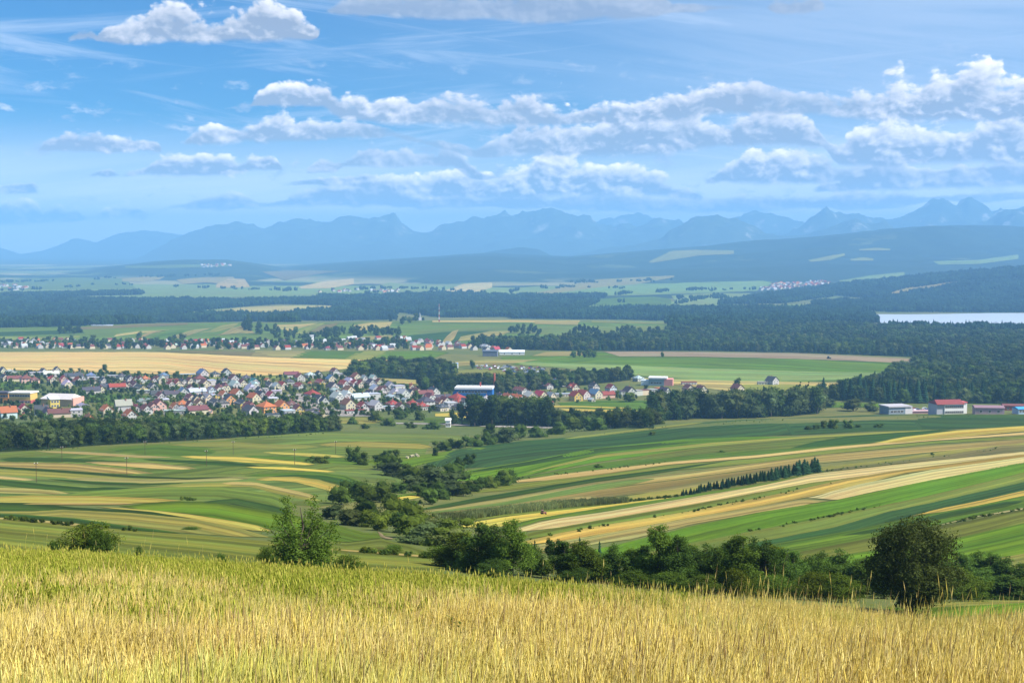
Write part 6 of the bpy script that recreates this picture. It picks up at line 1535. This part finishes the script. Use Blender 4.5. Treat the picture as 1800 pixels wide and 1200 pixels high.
def near_tree(kind, rng, wdt, hgt, n, size, mat):
    if kind == 'tall': cs, rs = lobes_tall(rng, 13, wdt, hgt)
    elif kind == 'open':           # loose crown of upright leaders
        cs, rs = [], []
        for (lx, ly, top, wd) in ((-.12, 0, 1.0, .30), (.16, .1, .93, .28), (-.30, -.1, .72, .28), (.36, .0, .60, .30), (.05, .25, .8, .3), (0, -.25, .66, .34), (.25, -.2, .5, .32), (-.2, .2, .55, .32)):
            for z in np.arange(.12, top, .11):
                q = (1 - z / top * .75); r = wd * q * wdt * rng.uniform(.62, .95) * .72
                cs.append(((lx * (.6 + .4 * z) + rng.uniform(-.05, .05)) * wdt, ly * wdt + rng.uniform(-.05, .05) * wdt, z * hgt)); rs.append((r, r, r * 1.25))
    elif kind == 'round':
        cs, rs = [], []
        for i in range(64):
            d = rng.normal(size=3); d /= np.linalg.norm(d)
            q = rng.uniform(.55, 1.0); z = .49 + d[2] * .44 * q
            w_ = wdt * .5 * (1.0 if z > .4 else .78 + .55 * z)
            r = wdt * rng.uniform(.10, .17)
            cs.append((d[0] * q * (w_ - r), d[1] * q * (w_ - r), max(.06, z) * hgt)); rs.append((r, r, r * .85))
    else: cs, rs = lobes_round(rng, 14, wdt, hgt, -.05)
    if kind in ('tall', 'bush'):
        extra = []
        for c_, r_ in zip(list(cs), list(rs)):
            for q in range(4):
                d = rng.normal(size=3); d /= np.linalg.norm(d); d[2] = abs(d[2]) * .8
                extra.append((tuple(np.array(c_) + d * np.array(r_) * .85), tuple(np.array(r_) * rng.uniform(.28, .48))))
        cs = list(cs) + [e[0] for e in extra]; rs = list(rs) + [e[1] for e in extra]
    V, Fc, t = leaves(cs, rs, n, size, rng, (.35, 1.08), .35, 9, size * 1.0, 1.25)
    foliage = mesh_np('foliage', V, Fc, mat, attrs={'tone': t})
    # trunk, boughs and twigs
    parts = []
    th = hgt * (.8 if kind != 'bush' else .5)
    pts = [(0, 0, -.6)] + [(rng.uniform(-.03, .03) * wdt, rng.uniform(-.03, .03) * wdt, z * th) for z in (.15, .4, .7, 1.0)]
    r0 = .018 * hgt if kind != 'round' else .03 * hgt
    parts.append(tube(pts, [r0 * 1.3, r0, r0 * .8, r0 * .5, r0 * .15], 7))
    for k in rng.choice(len(cs), min(len(cs), 26), replace=False):
        c = np.array(cs[k]); zb = max(.05 * hgt, c[2] * rng.uniform(.35, .7)); b0 = np.array([0, 0, min(zb, th * .85)])
        parts.append(tube([b0, (b0 + c) / 2 + [0, 0, -.03 * hgt], c], [r0 * .45, r0 * .28, r0 * .07], 5))
    Vs, Fs, off = [], [], 0
    for v, f in parts: Vs.append(v); Fs.append(f + off); off += len(v)
    return foliage, mesh_np('trunk', np.concatenate(Vs), np.concatenate(Fs), M_BARK, smooth=True)


NEAR = {
    'left': [near_tree('open', rn, 5.2, 5.4, 17000, .115, M_NEAR)],
    'tall': [near_tree('tall', rn, 3.0, 5.6, 15000, .125, m_) for m_ in (M_NEAR, M_NEAR_DARK, M_NEAR_DARK)],
    'bush': [near_tree('bush', rn, 3.6, 3.2, 11000, .12, m_) for m_ in (M_NEAR, M_LEAF_LIGHT, M_NEAR_DARK)],
    'round': [near_tree('round', rn, 7.0, 6.9, 42000, .13, M_LEAF_OLIVE)],
}
SIZE_N = {'left': (5.2, 5.4), 'tall': (3.0, 5.6), 'bush': (3.6, 3.2), 'round': (7.0, 6.9)}


def near(name, kind, var, x, ytop, wpx, D, label, group=None, cat='tree'):
    u, _ = px_dir(x, 900); X = float(u) * D; z0 = float(ground_z(X, D)); _, t = px_dir(x, ytop); h = float(t) * D - z0; wd = wpx / F_PX * D
    root = bpy.data.objects.new(name, None); COL.objects.link(root); root.location = (X, D, z0); root.rotation_euler = (0, 0, rn.uniform(0, 6.28) if kind != 'left' else 0)
    sx, sz = wd / SIZE_N[kind][0], h / SIZE_N[kind][1]; root.scale = (sx, sx, sz)
    tag(root, label, cat, group)
    fo, tr = NEAR[kind][var]
    link('crown', fo, parent=root); link('trunk', tr, parent=root)


near('young_tree', 'left', 0, 528, 864, 172, 95, 'loose young tree with forked upright crown standing left of centre behind the crop', None)
near('broadleaf_tree', 'round', 0, 1604, 903, 212, 100, 'large rounded olive-dark tree behind the tall grass at right')
HEDGE = [(782, 968, 62, 128, 'bush', 0), (812, 940, 60, 126, 'tall', 0), (845, 922, 66, 122, 'tall', 1), (874, 928, 56, 120, 'tall', 2), (900, 916, 50, 118, 'tall', 0), (932, 962, 50, 124, 'bush', 2), (955, 992, 54, 128, 'bush', 0), (990, 956, 56, 122, 'tall', 1), (1022, 955, 56, 120, 'tall', 0), (1050, 975, 48, 124, 'tall', 2), (1080, 962, 52, 122, 'tall', 1), (1112, 968, 48, 124, 'tall', 0),
         (1135, 962, 50, 123, 'tall', 1), (1210, 960, 50, 126, 'tall', 0), (1246, 962, 50, 126, 'tall', 2), (1284, 956, 54, 124, 'tall', 1), (1324, 952, 56, 124, 'tall', 2), (1360, 962, 54, 126, 'tall', 0), (1395, 972, 56, 130, 'tall', 1),
         (1158, 926, 62, 120, 'tall', 0), (1192, 944, 56, 118, 'tall', 1), (1226, 972, 50, 122, 'tall', 2), (1262, 966, 54, 120, 'tall', 1), (1302, 944, 66, 116, 'tall', 0), (1342, 956, 62, 117, 'tall', 2), (1376, 968, 54, 120, 'tall', 1), (1412, 985, 60, 135, 'bush', 2), (1445, 975, 60, 138, 'tall', 1), (1482, 972, 60, 140, 'tall', 2), (1520, 985, 60, 138, 'tall', 1), (1556, 992, 60, 136, 'bush', 2)]
for i, (x, yt, wp, D, k, v) in enumerate(sorted(HEDGE)):
    near('hedge_tree', k, v, x, yt - 7, wp * 1.36, D, 'leafy young tree in the dark row behind the meadow brow, %s from left' % (ORD + ['21st', '22nd', '23rd'] + ['%dth' % q for q in range(24, 40)])[i], 'row of young trees behind the brow')
for x, yt, wp, D, v, lb in ((1240, 1014, 60, 110, 1, 'light green bush at the foot of the tree row, middle one'), (1305, 1002, 62, 108, 1, 'light green bush at the foot of the tree row, right of the middle one'), (1425, 1008, 80, 112, 1, 'broad light green bush left of the big rounded tree'), (1490, 1012, 76, 110, 1, 'light bush just left of the big rounded tree'), (1705, 1003, 80, 135, 1, 'round light green bush right of the big rounded tree'), (865, 985, 70, 116, 2, 'dark low bush at the foot of the left clump'), (1010, 1000, 60, 118, 2, 'dark low bush under the middle of the tree row'), (1110, 1005, 70, 116, 0, 'green low bush under the tree row, right of the gap'), (1180, 1005, 80, 114, 0, 'green bush under the tallest trees of the row'), (1360, 1010, 80, 112, 0, 'dense bush under the right part of the tree row'), (1640, 1010, 70, 128, 2, 'dark bush against the right side of the big rounded tree')):
    near('bush', 'bush', v, x, yt, wp, D, lb, None, 'bush')
for x, yt, wp, D, k, v in ((1688, 968, 54, 165, 'tall', 1), (1722, 966, 48, 168, 'tall', 2), (1745, 968, 46, 166, 'tall', 1), (1772, 978, 52, 165, 'tall', 1), (1802, 988, 56, 164, 'tall', 2), (1840, 990, 60, 166, 'tall', 1), (1735, 1000, 60, 150, 'tall', 1), (1775, 1008, 60, 150, 'tall', 2), (1815, 1012, 60, 150, 'tall', 1), (1660, 985, 50, 160, 'tall', 2), (1880, 1000, 70, 165, 'tall', 0)):
    near('hedge_tree', k, v, x, yt, wp * 1.5, D, 'dark tree in the thicket at the right edge behind the small green field', 'thicket at the right edge')
near('bush', 'bush', 0, 150, 924, 112, 88, 'broad dark green bush on the left just behind the crop edge', None, 'bush')
near('bush', 'bush', 2, 178, 930, 50, 87, 'upright right-hand end of the broad bush on the left', None, 'bush')
near('bush', 'bush', 2, 94, 952, 40, 86, 'small dull bush left of the broad dark bush', None, 'bush')
near('bush', 'bush', 2, 244, 962, 26, 84, 'tiny dull bush right of the broad dark bush', None, 'bush')
near('bush', 'bush', 2, 388, 972, 34, 80, 'tiny bush at the crop edge, halfway to the loose young tree', None, 'bush')
near('bush', 'bush', 0, 612, 975, 60, 92, 'low scrub at the right foot of the loose young tree', None, 'bush')
near('bush', 'bush', 0, 470, 962, 40, 93, 'low scrub at the left foot of the loose young tree', None, 'bush')
near('bush', 'bush', 2, 690, 957, 42, 150, 'round dark bush alone on the olive field below the gully', None, 'bush')
near('bush', 'bush', 2, 337, 925, 28, 185, 'round dark bush alone on the dark green strip at left', None, 'bush')
near('bush', 'bush', 2, 723, 973, 14, 150, 'tiny bush right of the round dark bush on the olive field', None, 'bush')
for x, yt, hp, lb in ((940, 946, 20, 'small dark spruce seen over the gap in the tree row, leftmost'), (968, 938, 28, 'rounded dark pine seen over the gap in the tree row'), (1019, 940, 22, 'small dark pine right of the gap in the tree row'), (1054, 947, 20, 'small dark pine standing behind the middle of the tree row'), (985, 940, 26, 'second rounded pine over the gap in the tree row')):
    D = 150.0; u, t = px_dir(x, yt); z0 = float(ground_z(float(u) * D, D)); h = max(float(t) * D - z0, 1.5)
    tag(link('pine', CONIFERS[2] if x not in (968, 985) else FT['oval'][0], (float(u) * D, D, z0), 0, (h * .62, h * .62, h)), lb, 'tree')

# ---------------------------------------------------------------- the meadow at our feet
def grass_material(name, stops, transl=0.25):
    m = bpy.data.materials.new(name); m.use_nodes = True; nt = NT(m.node_tree); m.node_tree.nodes.clear()
    at = nt.n.new('ShaderNodeAttribute'); at.attribute_name = 'tone'; oi = nt.n.new('ShaderNodeObjectInfo')
    cr = nt.n.new('ShaderNodeValToRGB')
    el_ = cr.color_ramp.elements; el_[0].position = stops[0][0]; el_[0].color = rgb(stops[0][1]); el_[1].position = stops[-1][0]; el_[1].color = rgb(stops[-1][1])
    for p_, c_ in stops[1:-1]: e = el_.new(p_); e.color = rgb(c_)
    nt.put(cr.inputs[0], at.outputs['Fac'])
    f = nt.m('MULTIPLY_ADD', oi.outputs['Random'], 0.35, 0.82)
    c = nt.mix(1.0, cr.outputs[0], nt.xyz(f, f, f), 'MULTIPLY')
    patch = nt.noise(oi.outputs['Location'], 0.55, 3, 0.6)                 # patches of riper and greener growth
    c = nt.mix(nt.sm(patch, 0.50, 0.66, 0, 0.75), c, nt.mix(1.0, c, (0.74, 0.90, 0.60, 1), 'MULTIPLY'))
    c = nt.mix(nt.sm(patch, 0.46, 0.32, 0, 0.6), c, nt.mix(1.0, c, (1.04, 0.99, 0.94, 1), 'MULTIPLY'))
    d = nt.n.new('ShaderNodeBsdfDiffuse'); nt.put(d.inputs[0], c); t = nt.n.new('ShaderNodeBsdfTranslucent'); nt.put(t.inputs[0], c)
    mx = nt.n.new('ShaderNodeMixShader'); mx.inputs[0].default_value = transl; nt.l.new(d.outputs[0], mx.inputs[1]); nt.l.new(t.outputs[0], mx.inputs[2])
    o = nt.n.new('ShaderNodeOutputMaterial'); nt.l.new(mx.outputs[0], o.inputs[0])
    return m


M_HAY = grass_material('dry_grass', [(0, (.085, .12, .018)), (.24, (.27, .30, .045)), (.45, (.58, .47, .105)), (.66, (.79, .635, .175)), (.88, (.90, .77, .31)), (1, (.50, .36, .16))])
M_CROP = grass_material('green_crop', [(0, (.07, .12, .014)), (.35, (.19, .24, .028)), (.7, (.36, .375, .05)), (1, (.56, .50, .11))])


def tuft(name, rng, rad, stems, blades, hgt, hw, mat, headlen, tone_s, tone_h, tone_b, sw=.0017):
    V, Fc, T = [], [], []
    def ribbon(base, az, lean, h, w0, w1, t0, t1, seg=3, droop=.0):
        ca, sa = math.cos(az), math.sin(az); o = len(V)
        for i in range(seg + 1):
            q = i / seg; b = lean * q ** 1.6; p = (base[0] + b[0], base[1] + b[1], h * q - droop * q ** 3)
            wd = w0 + (w1 - w0) * q
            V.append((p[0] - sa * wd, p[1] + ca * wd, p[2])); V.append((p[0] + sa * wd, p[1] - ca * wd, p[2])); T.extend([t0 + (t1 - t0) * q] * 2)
        for i in range(seg): Fc.append([o + 2 * i, o + 2 * i + 1, o + 2 * i + 3, o + 2 * i + 2])
        return np.array([base[0] + lean[0], base[1] + lean[1], h - droop])
    for i in range(stems):
        a = rng.uniform(0, 6.28); q = rad * math.sqrt(rng.random()); base = (math.cos(a) * q, math.sin(a) * q)
        h = hgt * rng.normal(1, .11); lean = np.array([.04, .0]) + rng.normal(size=2) * .058; az = rng.uniform(0, 3.14)
        ts = tone_s[0] + (tone_s[1] - tone_s[0]) * rng.random()
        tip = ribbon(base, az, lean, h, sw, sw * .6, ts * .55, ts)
        L_ = headlen * rng.uniform(.7, 1.4); d = np.array([lean[0] * 1.3, lean[1] * 1.3, h * .8]); d /= np.linalg.norm(d); d[0] += rng.normal() * .11; d[1] += rng.normal() * .11; d[2] *= .92
        r = hw * rng.uniform(.6, 1.3); th = tone_h[0] + (tone_h[1] - tone_h[0]) * rng.random(); o = len(V); p0 = tip - d * .01; 
        V.append(tuple(p0)); 
        for k in range(4):
            an = k * math.pi / 2 + az; V.append(tuple(p0 + d * L_ * .38 + np.array([math.cos(an) * r, math.sin(an) * r, 0])))
        V.append(tuple(p0 + d * L_)); T.extend([th] * 6)
        for k in range(4): Fc.append([o, o + 1 + k, o + 1 + (k + 1) % 4]); Fc.append([o + 5, o + 1 + (k + 1) % 4, o + 1 + k])
    for i in range(blades):
        a = rng.uniform(0, 6.28); q = rad * math.sqrt(rng.random()); base = (math.cos(a) * q, math.sin(a) * q)
        tb = tone_b[0] + (tone_b[1] - tone_b[0]) * rng.random()
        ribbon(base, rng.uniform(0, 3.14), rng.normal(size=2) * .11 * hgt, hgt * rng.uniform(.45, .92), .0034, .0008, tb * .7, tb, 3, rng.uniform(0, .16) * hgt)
    me = bpy.data.meshes.new(name); me.from_pydata(V, [], Fc); me.materials.append(mat)
    at = me.attributes.new('tone', 'FLOAT', 'POINT'); at.data.foreach_set('value', np.asarray(T, np.float32)); me.update()
    return me


HAY = [tuft('hay_tuft', rn, .30, 64, 46, .53 * rn.uniform(.93, 1.08), .0036, M_HAY, .135, (.35, .8), (.55, 1.0), (.05, .6)) for _ in range(8)]
HAYG = [tuft('grass_tuft', rn, .30, 34, 70, .50, .0040, M_HAY, .09, (.25, .7), (.5, .9), (.0, .35)) for _ in range(3)]
CROP = [tuft('crop_tuft', rn, .32, 44, 40, .58 * rn.uniform(.93, 1.06), .0075, M_CROP, .085, (.25, .6), (.55, 1.0), (.1, .55), .003) for _ in range(6)]
TALL = [tuft('tall_grass', rn, .22, 3, 2, .80, .0030, M_HAY, .13, (.4, .75), (.6, 1.0), (.2, .5)) for _ in range(4)]
dB = np.interp(np.linspace(-.5, .5, 101), [-.36, -.18, 0, .18, .32], [35, 32, 26, 20, 17])


def brow(u): return np.interp(u, np.linspace(-.5, .5, 101), dB)


def meadow_points(n, d0, d1, umax, power=2.0):
    d = (d0 ** power + (d1 ** power - d0 ** power) * rn.random(n)) ** (1 / power); u = rn.uniform(-umax, umax, n)
    return u, d


u, d = meadow_points(34000, 2.6, 52, .47)
dry_edge = np.interp(u, [-.5, -.36, -.1, .08, .18, .26], [11.5, 11.5, 13, 16, 22, 60]) + 3.2 * (fbm(u * d / 2.3, d / 2.3, 9, 3))
keep = d < brow(u) * 1.45 + 3
X, Y = u * d, d; Z = ground_z(X, Y)
cl = fbm(X / 1.3, Y / 1.3, 12, 3)
dry = d < dry_edge
A = keep & dry; Bm = keep & ~dry
Zs = np.stack([X, Y, Z], -1)
# more of the dry grass close by
u2, d2 = meadow_points(9000, 2.6, 16, .47); u4, d4 = meadow_points(5200, 9, 34, .47); okr = (u4 > .05) & (d4 < brow(u4) * 1.5)
ex = np.concatenate([np.stack([u2 * d2, d2, ground_z(u2 * d2, d2)], -1), np.stack([u4 * d4, d4, ground_z(u4 * d4, d4)], -1)[okr]])
PA = np.concatenate([Zs[A], ex]); clA = fbm(PA[:, 0] / 1.1, PA[:, 1] / 1.1, 12, 3)
sA = np.clip(1.0 + .42 * clA + rn.normal(size=len(PA)) * .07, .72, 1.20)
green = (fbm(PA[:, 0] / .9, PA[:, 1] / .9, 40, 3) > .05)
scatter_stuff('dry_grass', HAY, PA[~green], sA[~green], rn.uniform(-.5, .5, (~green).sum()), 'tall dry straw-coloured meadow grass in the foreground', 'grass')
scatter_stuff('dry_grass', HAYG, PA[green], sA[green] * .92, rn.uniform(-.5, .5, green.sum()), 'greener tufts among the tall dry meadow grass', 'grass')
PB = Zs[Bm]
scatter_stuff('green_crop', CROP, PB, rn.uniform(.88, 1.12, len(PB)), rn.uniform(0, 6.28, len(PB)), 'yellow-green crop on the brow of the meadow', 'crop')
# scattered tall stalks that stand above the rest
u3, d3 = meadow_points(1500, 8, 30, .46); kp = (d3 < brow(u3) * 1.2) & (d3 > brow(u3) * .62) & (rn.random(len(u3)) < np.clip(.07 + u3 * 1.8, .06, .7))
P3 = np.stack([u3 * d3, d3, ground_z(u3 * d3, d3)], -1)[kp]
scatter_stuff('tall_grass', TALL, P3, rn.uniform(.85, 1.3, len(P3)), rn.uniform(-.4, .4, len(P3)), 'single tall seeding stalks above the meadow', 'grass')

u5, d5 = meadow_points(2600, 5.5, 17, .46); k5 = d5 < np.interp(u5, [-.5, -.1, .1, .2], [12, 13, 15, 17])
k5 &= fbm(u5 * d5 / 1.6, d5 / 1.6, 77, 3) > -.05
P5 = np.stack([u5 * d5, d5, ground_z(u5 * d5, d5)], -1)[k5]
scatter_stuff('tall_grass', TALL, P5, rn.uniform(.78, 1.02, len(P5)), rn.uniform(-.4, .4, len(P5)), 'straight taller stalks in drifts through the dry meadow grass', 'grass')

# leafy weeds in the grass
def weed_mesh(rng):
    V, Fc, T = [], [], []
    for s in range(5):
        b = rng.normal(size=2) * .07; h = rng.uniform(.55, .85); l = rng.normal(size=2) * .1
        for k in range(20):
            z = h * (.35 + .65 * k / 19); c = np.array([b[0] + l[0] * z / h, b[1] + l[1] * z / h, z]); a = rng.uniform(0, 6.28); L_ = rng.uniform(.03, .055); wd = L_ * .26
            dr = np.array([math.cos(a), math.sin(a), .35]); sd = np.array([-math.sin(a), math.cos(a), 0]); o = len(V)
            V += [c, c + dr * L_ * .5 + sd * wd, c + dr * L_, c + dr * L_ * .5 - sd * wd]; Fc.append([o, o + 1, o + 2, o + 3]); T += [rng.random()] * 4
        o = len(V); V += [(b[0] - .004, b[1], 0), (b[0] + .004, b[1], 0), (b[0] + l[0] + .003, b[1] + l[1], h), (b[0] + l[0] - .003, b[1] + l[1], h)]; Fc.append([o, o + 1, o + 2, o + 3]); T += [.3] * 4
    return mesh_np('leafy_weed', V, Fc, M_LEAF, attrs={'tone': T})


WEEDS = [weed_mesh(rn) for _ in range(3)]
for i, (x, yy) in enumerate(((1215, 1115), (1240, 1100), (1350, 1088), (1362, 1105), (1640, 1075), (1755, 1095), (1778, 1088), (1100, 1150), (640, 1105), (310, 1105), (1185, 1160), (1700, 1150), (900, 1120), (820, 1075))):
    un, t = px_dir(x, yy + 10); d_ = 3.0
    dd = np.linspace(6.5, 20, 600); zz_ = ground_z(float(un) * dd, dd) + .78; k = int(np.argmax(zz_ / dd >= float(t))) if (zz_ / dd >= float(t)).any() else 599
    d_ = dd[k]; X_ = float(un) * d_
    tag(link('leafy_weed', WEEDS[i % 3], (X_, d_, float(ground_z(X_, d_))), rn.uniform(0, 6), rn.uniform(.8, 1.0)), 'dark green leafy weed growing up through the dry grass', 'weed', 'leafy weeds in the dry grass')

# ---------------------------------------------------------------- the air
MH = bpy.data.materials.new('air'); MH.use_nodes = True; MH.node_tree.nodes.clear(); hz = NT(MH.node_tree)
pv = hz.n.new('ShaderNodeVolumePrincipled'); pv.inputs['Density'].default_value = HAZE_DENSITY; pv.inputs['Color'].default_value = HAZE_COLOR; pv.inputs['Anisotropy'].default_value = 0.0
ho = hz.n.new('ShaderNodeOutputMaterial'); hz.l.new(pv.outputs[0], ho.inputs['Volume'])
zmin = min(float(ZT[:, DS < 30500].min()), -216.0) - 1.0; zmax = float(ZT[:, DS < 30500].max()) + 60.0
V, Fc = bxm([(-21500, -90, zmin, 21500, 31000, zmax)])
tag(link('haze', pyme('haze', V, Fc, MH)), kind='stuff')
